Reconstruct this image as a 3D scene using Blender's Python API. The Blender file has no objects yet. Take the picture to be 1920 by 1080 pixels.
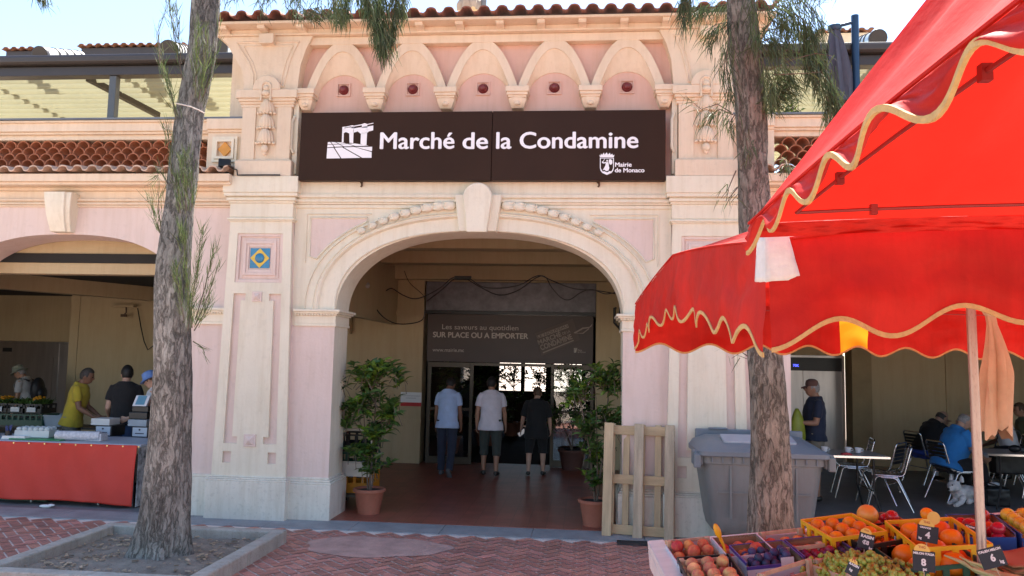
import bpy, bmesh, math, random
import numpy as np
from mathutils import Vector, Matrix, noise
random.seed(7)
SC = bpy.context.scene
COL = SC.collection
R = math.radians

# ---------------------------------------------------------------- camera
FPX, TILT, ROLL, YAW, CD, CH = 1470.0, R(5.25), R(1.2), R(-5.3), 8.9, 1.86
_f = Vector((math.sin(YAW)*math.cos(TILT), math.cos(YAW)*math.cos(TILT), math.sin(TILT)))
_r = Vector((math.cos(YAW), -math.sin(YAW), 0)); _u = _r.cross(_f)
CR = _r*math.cos(ROLL)+_u*math.sin(ROLL); CU = _u*math.cos(ROLL)-_r*math.sin(ROLL); CF = _f
CAM = Vector((0, -CD, CH))
cd = bpy.data.cameras.new('camera'); co = bpy.data.objects.new('camera', cd); COL.objects.link(co)
cd.sensor_width = 36; cd.lens = 36*FPX/1920; cd.clip_start = .05; cd.clip_end = 2000
m = Matrix((CR, CU, -CF)).transposed().to_4x4(); m.translation = CAM; co.matrix_world = m
SC.camera = co

# ---------------------------------------------------------------- light
SUN_EL, SUN_AZ = 63.0, 20.0          # azimuth measured from +Y (behind the market) towards +X
w = bpy.data.worlds.new('World'); SC.world = w; w.use_nodes = True
nt = w.node_tree; bg = nt.nodes['Background']
sky = nt.nodes.new('ShaderNodeTexSky'); sky.sky_type = 'NISHITA'; sky.sun_disc = False
sky.sun_elevation = R(SUN_EL); sky.sun_rotation = R(SUN_AZ)
sky.air_density = 1.0; sky.dust_density = 0.7; sky.ozone_density = 1.0
nt.links.new(sky.outputs[0], bg.inputs[0]); bg.inputs[1].default_value = 0.105
sl = bpy.data.lights.new('sun', 'SUN'); sl.energy = 5.0; sl.angle = R(.55); sl.color = (1, .94, .85)
so = bpy.data.objects.new('sun', sl); COL.objects.link(so)
sd = Vector((math.sin(R(SUN_AZ))*math.cos(R(SUN_EL)), math.cos(R(SUN_AZ))*math.cos(R(SUN_EL)), math.sin(R(SUN_EL))))
so.rotation_euler = sd.to_track_quat('Z', 'Y').to_euler(); so.location = (0, 20, 30)
SC.view_settings.view_transform = 'Standard'; SC.view_settings.look = 'None'
SC.view_settings.exposure = 1.84; SC.view_settings.gamma = 1
SC.cycles.max_bounces = 10; SC.cycles.diffuse_bounces = 5; SC.cycles.transparent_max_bounces = 24
SC.cycles.sample_clamp_indirect = 8

# ---------------------------------------------------------------- helpers
def ray(px, py): return CR*((px-960)/FPX) - CU*((py-540)/FPX) + CF
def at(px, py, Y):                    # point of the vertical plane y = Y that lies on this line of sight
    d = ray(px, py); return CAM + d*((Y-CAM.y)/d.y)
def atz(px, py, Z):
    d = ray(px, py); return CAM + d*((Z-CAM.z)/d.z)

class MB:
    def __init__(s): s.v = []; s.f = []; s.m = []; s.c = None
    def add(s, vs, fs, mi=0):
        o = len(s.v); s.v += [tuple(v) for v in vs]; s.f += [tuple(i+o for i in f) for f in fs]; s.m += [mi]*len(fs); return s
    def box(s, x0, x1, y0, y1, z0, z1, mi=0, M=None):
        vs = [Vector((x, y, z)) for z in (z0, z1) for y in (y0, y1) for x in (x0, x1)]
        if M is not None: vs = [M @ v for v in vs]
        return s.add(vs, [(0, 2, 3, 1), (4, 5, 7, 6), (0, 1, 5, 4), (2, 6, 7, 3), (0, 4, 6, 2), (1, 3, 7, 5)], mi)
    def prism(s, poly, y0, y1, mi=0, plane='XZ', M=None):
        n = len(poly)
        if plane == 'XZ': vs = [(a, y0, b) for a, b in poly]+[(a, y1, b) for a, b in poly]
        elif plane == 'YZ': vs = [(y0, a, b) for a, b in poly]+[(y1, a, b) for a, b in poly]
        else: vs = [(a, b, y0) for a, b in poly]+[(a, b, y1) for a, b in poly]
        if M is not None: vs = [M @ Vector(v) for v in vs]
        fs = [tuple(range(n)), tuple(range(2*n-1, n-1, -1))]+[(i, i+n, (i+1) % n+n, (i+1) % n) for i in range(n)]
        return s.add(vs, fs, mi)
    def rings(s, rings, closed=True, caps=True, mi=0, loop=False):
        n = len(rings[0]); vs = [p for r in rings for p in r]; fs = []
        k = len(rings)
        for i in range(k if loop else k-1):
            for j in range(n if closed else n-1):
                a, b = i*n+j, i*n+(j+1) % n; i2 = (i+1) % k
                fs.append((a, b, i2*n+(j+1) % n, i2*n+j))
        if caps and closed and not loop: fs += [tuple(range(n-1, -1, -1)), tuple(range((k-1)*n, k*n))]
        return s.add(vs, fs, mi)
    def tube(s, pts, r, n=8, mi=0, caps=True, flat=1.0, loop=False):
        pts = [Vector(p) for p in pts]; k = len(pts)
        rr = r if isinstance(r, (list, tuple)) else [r]*k
        rings = []; prev = None
        for i, p in enumerate(pts):
            if loop: t = pts[(i+1) % k]-pts[i-1]
            else: t = pts[min(i+1, k-1)]-pts[max(i-1, 0)]
            t = t.normalized() if t.length > 1e-9 else Vector((0, 0, 1))
            if prev is None: a = t.orthogonal().normalized()
            else:
                a = prev-t*prev.dot(t); a = a.normalized() if a.length > 1e-6 else t.orthogonal().normalized()
            prev = a; b = t.cross(a)
            rings.append([p+(a*math.cos(2*math.pi*j/n)+b*math.sin(2*math.pi*j/n)*flat)*rr[i] for j in range(n)])
        return s.rings(rings, caps=caps, mi=mi, loop=loop)
    def lathe(s, prof, n=24, c=(0, 0, 0), mi=0, M=None):
        c = Vector(c)
        rings = [[c+Vector((r*math.cos(2*math.pi*j/n), r*math.sin(2*math.pi*j/n), z)) for j in range(n)] for r, z in prof]
        if M is not None: rings = [[M @ p for p in q] for q in rings]
        return s.rings(rings, mi=mi)
    def ball(s, c, r, sc=(1, 1, 1), nu=14, nv=9, mi=0, M=None):
        c = Vector(c); rings = []
        for i in range(nv+1):
            th = math.pi*(i+.02)/(nv+.04)
            q = [Vector((r*sc[0]*math.sin(th)*math.cos(2*math.pi*j/nu), r*sc[1]*math.sin(th)*math.sin(2*math.pi*j/nu), -r*sc[2]*math.cos(th))) for j in range(nu)]
            rings.append([(M @ p if M is not None else p)+c for p in q])
        return s.rings(rings, mi=mi)
    def quad(s, a, b, c, d, mi=0): return s.add([a, b, c, d], [(0, 1, 2, 3)], mi)
    def build(s, name, mats, parent=None, smooth=None, bevel=0, seg=2, M=None):
        me = bpy.data.meshes.new(name)
        vs = s.v if M is None else [tuple(M @ Vector(v)) for v in s.v]
        me.from_pydata(vs, [], s.f)
        if not isinstance(mats, (list, tuple)): mats = [mats]
        for mm in mats: me.materials.append(mm)
        if len(mats) > 1: me.polygons.foreach_set('material_index', s.m)
        bm = bmesh.new(); bm.from_mesh(me); bmesh.ops.recalc_face_normals(bm, faces=bm.faces); bm.to_mesh(me); bm.free()
        if parent == 'DATA': return me
        return link(name, me, parent, smooth, bevel, seg)

def link(name, me, parent=None, smooth=None, bevel=0, seg=2):
    if smooth is not None:
        me.polygons.foreach_set('use_smooth', [True]*len(me.polygons))
        if smooth < 180: me.set_sharp_from_angle(angle=R(smooth))
    o = bpy.data.objects.new(name, me); COL.objects.link(o)
    if parent is not None: o.parent = parent
    if bevel:
        b = o.modifiers.new('bevel', 'BEVEL'); b.width = bevel; b.segments = seg; b.limit_method = 'ANGLE'; b.angle_limit = R(40)
    return o

def thing(name, label, cat, loc=(0, 0, 0), rz=0, group=None, M=None):
    o = bpy.data.objects.new(name, None); COL.objects.link(o); o.empty_display_size = .1
    if M is not None: o.matrix_world = M
    else: o.location = loc; o.rotation_euler = (0, 0, rz)
    o['label'] = label; o['category'] = cat
    if group: o['group'] = group
    return o
def tag(o, label, cat, group=None, kind=None):
    if label: o['label'] = label
    if cat: o['category'] = cat
    if group: o['group'] = group
    if kind: o['kind'] = kind
    return o
def struct(o, label=None): o['kind'] = 'structure'; return o
def copy_tree(o, parent=None):
    c = o.copy(); COL.objects.link(c)
    if parent is not None: c.parent = parent
    for ch in list(o.children): copy_tree(ch, c)
    return c
def place(o, loc, rz=0, label=None, group=None):
    o.location = loc; o.rotation_euler = (0, 0, rz)
    if label: o['label'] = label
    if group: o['group'] = group
    return o
def text_mesh(name, txt, mat, size, parent=None, M=None, bold=0.0, width=None, height=None, depth=.002, align='LEFT', spacing=1.0, weight=0.0):
    cu = bpy.data.curves.new(name, 'FONT'); cu.body = txt; cu.size = size; cu.extrude = depth; cu.offset = bold
    cu.align_x = 'LEFT'; cu.space_character = spacing; cu.resolution_u = 4
    tmp = bpy.data.objects.new(name+'_tmp', cu); COL.objects.link(tmp)
    dg = bpy.context.evaluated_depsgraph_get(); dg.update()
    me = bpy.data.meshes.new_from_object(tmp.evaluated_get(dg)); bpy.data.objects.remove(tmp)
    xs = [v.co.x for v in me.vertices]; ys = [v.co.y for v in me.vertices]
    x0, x1 = min(xs), max(xs); y0, y1 = min(ys), max(ys)
    sx = width/(x1-x0) if width else 1; sy = height/(y1-y0) if height else sx
    if width and height is None: sy = sx
    if height and width is None: sx = sy
    for v in me.vertices: v.co.x = (v.co.x-x0)*sx; v.co.y = v.co.y*sy
    me.materials.clear(); me.materials.append(mat)
    if weight:                           # heavier strokes: slightly shifted layers, each a hair further back
        bm = bmesh.new()
        for i, (dx, dy) in enumerate(((0, 0), (-weight, 0), (weight, 0), (0, -weight*.7), (0, weight*.7))):
            k = len(bm.verts); bm.from_mesh(me); bm.verts.ensure_lookup_table()
            for v in bm.verts[k:]: v.co += Vector((dx, dy, -.00025*i))
        bm.to_mesh(me); bm.free()
    if M is not None: me.transform(M)
    return link(name, me, parent)
def wallM(x, y, z):                     # text plane (x right, y up) onto a wall facing -Y
    return Matrix(((1, 0, 0, x), (0, 0, -1, y), (0, 1, 0, z), (0, 0, 0, 1)))

# ---------------------------------------------------------------- materials
MC = {}
def mat(name, col, rough=.7, var=.12, scale=4.0, bump=0.0, bscale=60.0, metal=0.0, spec=.5, streak=0.0, trans=0.0, coat=0.0, col2=None, stretch=None, objrand=0.0, alpha=None, attr=None, speck=0.0, sheen=0.0):
    if name in MC: return MC[name]
    M = bpy.data.materials.new(name); M.use_nodes = True; n = M.node_tree.nodes; L = M.node_tree.links
    b = n['Principled BSDF']; b.inputs['Roughness'].default_value = rough; b.inputs['Metallic'].default_value = metal
    b.inputs['Specular IOR Level'].default_value = spec; b.inputs['Coat Weight'].default_value = coat; b.inputs['Sheen Weight'].default_value = sheen
    tc = n.new('ShaderNodeTexCoord'); mp = n.new('ShaderNodeMapping'); L.new(tc.outputs['Object'], mp.inputs[0])
    if stretch: mp.inputs['Scale'].default_value = stretch
    nz = n.new('ShaderNodeTexNoise'); nz.inputs['Scale'].default_value = scale; nz.inputs['Detail'].default_value = 6; nz.inputs['Roughness'].default_value = .6
    L.new(mp.outputs[0], nz.inputs['Vector'])
    rp = n.new('ShaderNodeValToRGB'); rp.color_ramp.elements[0].position = .3; rp.color_ramp.elements[1].position = .7
    c2 = col2 or [min(1, c*(1+var)) for c in col]
    rp.color_ramp.elements[0].color = (*[c*(1-var) for c in col], 1) if not col2 else (*col, 1); rp.color_ramp.elements[1].color = (*c2, 1)
    L.new(nz.outputs['Fac'], rp.inputs[0]); out = rp.outputs[0]
    if attr:
        at_ = n.new('ShaderNodeAttribute'); at_.attribute_name = attr
        mx = n.new('ShaderNodeMix'); mx.data_type = 'RGBA'; mx.blend_type = 'MULTIPLY'; mx.inputs[0].default_value = 1
        L.new(out, mx.inputs[6]); L.new(at_.outputs['Color'], mx.inputs[7]); out = mx.outputs[2]
    if streak:
        m2 = n.new('ShaderNodeMapping'); m2.inputs['Scale'].default_value = (9, 9, .7); L.new(tc.outputs['Object'], m2.inputs[0])
        n2 = n.new('ShaderNodeTexNoise'); n2.inputs['Scale'].default_value = 1.5; n2.inputs['Detail'].default_value = 8; n2.inputs['Roughness'].default_value = .7
        L.new(m2.outputs[0], n2.inputs['Vector'])
        r2 = n.new('ShaderNodeValToRGB'); r2.color_ramp.elements[0].position = .28; r2.color_ramp.elements[1].position = .55
        d = 1-streak; r2.color_ramp.elements[0].color = (d, d*.97, d*.92, 1); r2.color_ramp.elements[1].color = (1, 1, 1, 1)
        L.new(n2.outputs['Fac'], r2.inputs[0])
        mx = n.new('ShaderNodeMix'); mx.data_type = 'RGBA'; mx.blend_type = 'MULTIPLY'; mx.inputs[0].default_value = 1
        L.new(out, mx.inputs[6]); L.new(r2.outputs[0], mx.inputs[7]); out = mx.outputs[2]
    if speck:
        n3 = n.new('ShaderNodeTexNoise'); n3.inputs['Scale'].default_value = scale*14; n3.inputs['Detail'].default_value = 3; L.new(mp.outputs[0], n3.inputs['Vector'])
        r3 = n.new('ShaderNodeValToRGB'); r3.color_ramp.elements[0].position = .33; r3.color_ramp.elements[1].position = .42
        d = 1-speck; r3.color_ramp.elements[0].color = (d, d, d, 1); r3.color_ramp.elements[1].color = (1, 1, 1, 1); L.new(n3.outputs['Fac'], r3.inputs[0])
        mx = n.new('ShaderNodeMix'); mx.data_type = 'RGBA'; mx.blend_type = 'MULTIPLY'; mx.inputs[0].default_value = 1
        L.new(out, mx.inputs[6]); L.new(r3.outputs[0], mx.inputs[7]); out = mx.outputs[2]
    if objrand:
        oi = n.new('ShaderNodeObjectInfo'); hs = n.new('ShaderNodeHueSaturation')
        mr = n.new('ShaderNodeMapRange'); mr.inputs[3].default_value = .5-objrand*.15; mr.inputs[4].default_value = .5+objrand*.15
        mv = n.new('ShaderNodeMapRange'); mv.inputs[3].default_value = 1-objrand; mv.inputs[4].default_value = 1+objrand
        L.new(oi.outputs['Random'], mr.inputs[0]); L.new(oi.outputs['Random'], mv.inputs[0])
        L.new(mr.outputs[0], hs.inputs['Hue']); L.new(mv.outputs[0], hs.inputs['Value']); L.new(out, hs.inputs['Color']); out = hs.outputs[0]
    L.new(out, b.inputs['Base Color'])
    if bump:
        nb = n.new('ShaderNodeTexNoise'); nb.inputs['Scale'].default_value = bscale; nb.inputs['Detail'].default_value = 6; L.new(mp.outputs[0], nb.inputs['Vector'])
        bp = n.new('ShaderNodeBump'); bp.inputs['Strength'].default_value = bump; bp.inputs['Distance'].default_value = .02
        L.new(nb.outputs['Fac'], bp.inputs['Height']); L.new(bp.outputs[0], b.inputs['Normal'])
    if trans:
        t = n.new('ShaderNodeBsdfTranslucent'); L.new(out, t.inputs['Color']); ms = n.new('ShaderNodeMixShader'); ms.inputs[0].default_value = trans
        L.new(b.outputs[0], ms.inputs[1]); L.new(t.outputs[0], ms.inputs[2]); L.new(ms.outputs[0], n['Material Output'].inputs['Surface'])
    MC[name] = M; return M
def glass(name='window_glass', tint=(.8, .85, .85), refl=.12):
    if name in MC: return MC[name]
    M = bpy.data.materials.new(name); M.use_nodes = True; n = M.node_tree.nodes; L = M.node_tree.links
    for x in list(n):
        if x.type == 'BSDF_PRINCIPLED': n.remove(x)
    t = n.new('ShaderNodeBsdfTransparent'); t.inputs[0].default_value = (*tint, 1)
    g = n.new('ShaderNodeBsdfGlossy'); g.inputs['Roughness'].default_value = .02
    fr = n.new('ShaderNodeFresnel'); fr.inputs[0].default_value = 1.5
    ad = n.new('ShaderNodeMath'); ad.operation = 'ADD'; ad.inputs[1].default_value = refl-.04; L.new(fr.outputs[0], ad.inputs[0])
    ms = n.new('ShaderNodeMixShader'); L.new(ad.outputs[0], ms.inputs[0]); L.new(t.outputs[0], ms.inputs[1]); L.new(g.outputs[0], ms.inputs[2])
    L.new(ms.outputs[0], n['Material Output'].inputs['Surface']); MC[name] = M; return M

CREAM = mat('cream_paint', (.755, .68, .54), .75, .06, 1.2, .14, 30, streak=.10, speck=.04)
PINK = mat('pink_paint', (.70, .555, .49), .75, .06, 1.0, .14, 30, streak=.08, speck=.04)
CREAM_BOUNCE = mat('bounce_warmed_cream_paint', (.735, .59, .44), .75, .06, 1.2, .14, 30, streak=.09, speck=.04)  # cream with the warm bounce of the upper storey mixed into the colour
PINK_BOUNCE = mat('bounce_warmed_pink_paint', (.68, .44, .355), .75, .06, 1.2, .14, 30, streak=.08)  # upper-storey pink, its colour likewise warmed for bounced light
PLINTH = mat('plinth_paint', (.71, .66, .56), .8, .09, 2.0, .25, 22, streak=.15, speck=.10)
TAN = mat('tan_wall_paint', (.48, .37, .215), .75, .08, .8, .1, 30, streak=.08)
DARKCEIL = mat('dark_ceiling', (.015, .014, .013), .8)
STONE = mat('grey_kerb_stone', (.27, .275, .28), .7, .2, 3.5, .2, 40, speck=.15)
PAVE = mat('grey_arcade_pavement', (.16, .16, .165), .55, .2, 2.5, .12, 40, speck=.15)
TERRA = mat('terracotta_tile', (.46, .17, .085), .8, .25, 6, .2, 40, speck=.2)
TERRAOLD = mat('weathered_terracotta', (.56, .40, .30), .85, .25, 6, .3, 40, speck=.25)
BROWNMETAL = mat('dark_brown_metal', (.045, .034, .03), .42, .1, 3)
SIGNB = mat('brown_sign_board', (.036, .017, .010), .45, .10, 1.5, spec=.12)
WHITE = mat('white_lettering', (.86, .84, .86), .5, .03)
BLACKP = mat('black_plastic', (.012, .012, .013), .4, .2)
STEEL = mat('brushed_steel', (.42, .39, .38), .32, .12, 2.0, metal=1.0, stretch=(6, 6, .4))
ALU = mat('aluminium', (.72, .72, .74), .22, .05, 8, metal=1.0)
def face_colors(o, cols, name='tint'):
    me = o.data; ca = me.color_attributes.new(name, 'FLOAT_COLOR', 'CORNER'); buf = []
    for p, c in zip(me.polygons, cols): buf += [*c, 1.0]*p.loop_total
    ca.data.foreach_set('color', buf)

# ================================================================ setting
GROUND = mat('square_paving', (.36, .28, .22), .85, .15, .6)
BRICK = mat('red_paving_brick', (.44, .195, .145), .75, .18, 5, .25, 60, attr='tint', speck=.15)
MORTAR = mat('pale_joint', (.68, .58, .51), .9, .15, 6)
g = MB(); S = 700
g.quad((-S, -S, -.03), (S, -S, -.03), (S, S, -.03), (-S, S, -.03)); struct(g.build('ground', GROUND))
# herringbone brick pavement
b = MB(); cols = []; bw = .105; jt = .0075; c45 = math.cos(R(45))
N = 66
for i in range(-N, N):
    for j in range(-N, N):
        k = (i-j) % 4
        if k not in (0, 3): continue
        x0, y0 = i*bw, j*bw; x1, y1 = (x0+2*bw, y0+bw) if k == 0 else (x0+bw, y0+2*bw)
        q = [(x0+jt, y0+jt), (x1-jt, y0+jt), (x1-jt, y1-jt), (x0+jt, y1-jt)]
        q = [(c45*(a-c)-3.0, c45*(a+c)-2.3) for a, c in q]
        if any(p[1] > -.40 or p[1] < -5.2 or p[0] < -9 or p[0] > 4.5 for p in q): continue
        dz = random.uniform(-.0015, .0015)
        b.add([(p[0], p[1], dz) for p in q], [(0, 1, 2, 3)], 0)
        t = random.uniform(.72, 1.18); cols.append((t*random.uniform(.95, 1.05), t, t*random.uniform(.95, 1.08)))
b.quad((-9, -5.2, -.006), (4.5, -5.2, -.006), (4.5, -.38, -.006), (-9, -.38, -.006), 1); cols.append((1, 1, 1))
o = b.build('brick_pavement', [BRICK, MORTAR]); face_colors(o, cols); struct(o)
# worn cement patch in the bricks
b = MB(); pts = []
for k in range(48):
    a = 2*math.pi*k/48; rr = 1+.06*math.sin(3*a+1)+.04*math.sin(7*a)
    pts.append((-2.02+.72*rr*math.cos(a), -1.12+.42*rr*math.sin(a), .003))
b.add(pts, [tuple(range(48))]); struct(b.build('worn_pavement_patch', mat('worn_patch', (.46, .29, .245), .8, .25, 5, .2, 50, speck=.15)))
# grey kerb slabs along the front
b = MB(); x = -9.0
while x < 4.5:
    l = random.uniform(.9, 1.3); b.box(x+.002, x+l-.002, -.47, -.005, -.02, .006); x += l
struct(b.build('kerb', STONE, bevel=.003, seg=1))
b = MB(); b.box(-12.5, -3.4, -.004, 7, -.02, .004); b.box(.95, 13, -.004, 7, -.02, .004); struct(b.build('arcade_pavement', PAVE))
TILEF = mat('red_floor_tiles', (.30, .088, .055), .40, .2, 3, .05, 30)
n = TILEF.node_tree.nodes; L = TILEF.node_tree.links
bt = n.new('ShaderNodeTexBrick'); bt.offset = 0.0; bt.inputs['Scale'].default_value = 1; bt.inputs['Brick Width'].default_value = .2; bt.inputs['Row Height'].default_value = .2
bt.inputs['Mortar Size'].default_value = .004; bt.inputs['Color1'].default_value = (1, 1, 1, 1); bt.inputs['Color2'].default_value = (.8, .8, .8, 1); bt.inputs['Mortar'].default_value = (.55, .6, .6, 1)
tc = n.new('ShaderNodeTexCoord'); L.new(tc.outputs['Object'], bt.inputs['Vector'])
pb = n['Principled BSDF']; old = pb.inputs['Base Color'].links[0].from_socket
mx = n.new('ShaderNodeMix'); mx.data_type = 'RGBA'; mx.blend_type = 'MULTIPLY'; mx.inputs[0].default_value = 1
L.new(old, mx.inputs[6]); L.new(bt.outputs['Color'], mx.inputs[7]); L.new(mx.outputs[2], pb.inputs['Base Color'])
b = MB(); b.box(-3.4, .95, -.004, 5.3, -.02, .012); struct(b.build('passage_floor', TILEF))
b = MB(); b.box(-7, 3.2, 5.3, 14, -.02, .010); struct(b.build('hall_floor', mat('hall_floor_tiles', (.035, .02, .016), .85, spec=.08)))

# ================================================================ market building
XC = -1.225
def mx_(x): return 2*XC-x
BLD = thing('market_building', 'cream and pink market hall front with arches, pilasters and a tiled eave', 'building')
def arc(cx, hw, z0, h, n, k=44, jit=None):
    out = []
    for i in range(k+1):
        a = math.pi*(1-i/k); c, s = math.cos(a), math.sin(a)
        out.append((cx+hw*math.copysign(abs(c)**(2/n), c), z0+h*abs(s)**(2/n)))
    return out
def wall_arch(x0, x1, z0, z1, cx, hw, zs, h, n, y0, y1):
    a = arc(cx, hw, zs, h, n)
    m = MB()
    # columns of quads keep the concave outline clean
    m.prism([(x0, zs), (x0, z1), (a[0][0], z1), (a[0][0], zs)], y0, y1)
    m.prism([(a[-1][0], zs), (a[-1][0], z1), (x1, z1), (x1, zs)], y0, y1)
    vs = []; k = len(a)
    for y in (y0, y1):
        vs += [(p[0], y, p[1]) for p in a]+[(p[0], y, z1) for p in a]
    fs = []
    for i in range(k-1):
        fs += [(i, i+1, k+i+1, k+i), (2*k+i, 3*k+i, 3*k+i+1, 2*k+i+1), (i, 2*k+i, 2*k+i+1, i+1)]
    m.add(vs, fs)
    return m
def mould(path, r, mb, n=8, loop=False): mb.tube(path, r, n=n, loop=loop)

# --- central bay
zs = 2.30; HW = 1.662
m = wall_arch(-3.42, .97, zs, 3.95, XC, HW, zs, 1.03, 2.4, 0, .5)
m.box(-3.42, XC-HW, 0, .5, 0, zs-.001); m.box(XC+HW, .97, 0, .5, 0, zs-.001)
cw = m.build('wall', CREAM, BLD)
for s in (0, 1):
    x0, x1 = (-3.40, XC-HW) if not s else (XC+HW, .95)
    m = MB(); m.box(x0, x1, -.004, 0, .44, 2.215); m.build('pink_wall_panel', PINK, BLD)
# plinths of the jambs
for s in (-1, 1):
    m = MB(); e = XC+s*HW
    lo, hi = (e-.5, e+.045) if s < 0 else (e-.045, e+.5)
    m.box(lo, hi, -.06, .56, 0, .40)
    for d, z0, z1 in ((.045, .40, .425), (.03, .425, .45), (.015, .45, .475)):
        lo, hi = (e-.49, e+d) if s < 0 else (e-d, e+.49)
        m.box(lo, hi, -d-.004, .5+d, z0, z1)
    m.build('plinth', PLINTH, BLD, bevel=.008)
# imposts
def impost(m, e, s, y1=.5, w=.48):
    for d, z0, z1 in ((.02, 2.205, 2.235), (.012, 2.235, 2.33), (.03, 2.33, 2.35), (.055, 2.35, 2.372), (.075, 2.372, 2.40)):
        lo, hi = (e-w, e+d) if s < 0 else (e-d, e+w)
        m.box(lo, hi, -d-.004, y1+d, z0, z1)
    k = 0
    while k*.034 < w-.02:                  # egg moulding
        x = e-w+.02+k*.034 if s < 0 else e+.02+k*.034
        m.ball((x, -.036, 2.342), .017, nu=8, nv=5); k += 1
for s in (-1, 1):
    m = MB(); impost(m, XC+s*HW, s); m.build('impost', CREAM, BLD, bevel=.004, seg=1)
# archivolt
ai = arc(XC, HW, 2.40, .93, 2.4, 64); ao = arc(XC, 2.035, 2.40, 1.235, 2.25, 64)
prof = [(0, .02), (0, -.022), (.03, -.03), (.06, -.022), (.50, -.022), (.52, -.04), (.56, -.062), (.60, -.066), (.63, -.05), (.66, -.05), (.68, -.062), (.71, -.05), (.73, -.026), (.95, -.022), (.965, -.045), (.985, -.045), (1, -.03), (1, .02)]
m = MB(); m.rings([[(p[0]+(q[0]-p[0])*s, y, p[1]+(q[1]-p[1])*s) for s, y in prof] for p, q in zip(ai, ao)], closed=True, caps=True)
m.build('archivolt', CREAM, BLD, smooth=35)
# keystone
m = MB()
m.prism([(XC-.272, 3.745), (XC+.272, 3.745), (XC+.215, 3.315), (XC-.215, 3.315)], -.13, .02)
m.prism([(XC-.165*math.cos(math.pi*i/16), 3.70+.165*math.sin(math.pi*i/16)) for i in range(17)]+[(XC+.115, 3.295), (XC-.115, 3.295)], -.20, -.12)
m.build('keystone', CREAM, BLD, bevel=.012)
# flower garlands
for s in (-1, 1):
    m = MB()
    for k in range(9):
        t = k/8; x = XC+s*(.34+1.03*t); z = 3.628-.30*t**1.75-.005; sl = -s*(.06+.5*t)
        rr = .062*(1-.35*t)
        Mx = Matrix.Rotation(-math.atan(sl), 3, 'Y')
        m.ball((x, -.055, z), rr, (1.25, .75, .95), 12, 8, M=Mx)
        for a in (-1, 0, 1):
            m.ball((x+s*rr*.35, -.075, z+a*rr*.5), rr*.6, (1.3, .6, .55), 8, 6, M=Mx)
        m.ball((x+s*rr*1.15, -.06, z-s*sl*rr*0), rr*.55, (.5, .9, 1.35), 8, 6, M=Mx)
    m.build('garland', CREAM, BLD, smooth=60)
# spandrel panels
for s in (-1, 1):
    f = (lambda x: x) if s < 0 else mx_
    ce = arc(XC, 2.09, 2.40, 1.27, 2.25, 64)
    cur = [p for p in ce if p[0] < XC-.9 and 2.97 < p[1] < 3.475]
    poly = [(cur[0][0]+.0, cur[0][1])] and [(-3.225, cur[0][1]+.03)]+cur+[(cur[-1][0], 3.485), (-3.225, 3.485)]
    m = MB(); m.prism([(f(a), c) for a, c in poly], -.005, .002); pp = m.build('spandrel_panel', PINK, BLD)
    m = MB(); m.tube([(f(a), -.006, c) for a, c in poly], .013, n=6, loop=True)
    big = [(a-.05 if i in (0, len(poly)-1) else a, c+(.045 if c > 3.47 else 0)) for i, (a, c) in enumerate(poly)]
    m.tube([(f(-3.275), -.004, 2.95), (f(-3.275), -.004, 3.53), (f(-2.5), -.004, 3.53)], .010, n=6)
    m.build('frame', CREAM, pp, smooth=60)
# entablature of the central bay
def band(m, x0, x1, steps):
    for d, z0, z1 in steps: m.box(x0, x1, -d, .02, z0, z1)
m = MB(); band(m, -3.42, .97, ((.02, 3.60, 3.64), (.035, 3.642, 3.665), (.055, 3.665, 3.70), (.045, 3.70, 3.715), (.07, 3.715, 3.757), (.05, 3.757, 3.948)))
m.build('entablature', CREAM, BLD, bevel=.006)
# hooks under the sign
for x in (-2.62, .14):
    m = MB(); m.tube([(x, -.055, 3.90), (x+.01, -.075, 3.88), (x+.012, -.075, 3.855), (x, -.065, 3.845)], .012, n=6); m.ball((x, -.055, 3.905), .02)
    m.build('hook', mat('rusty_iron', (.10, .06, .04), .8), BLD, smooth=60)

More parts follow.
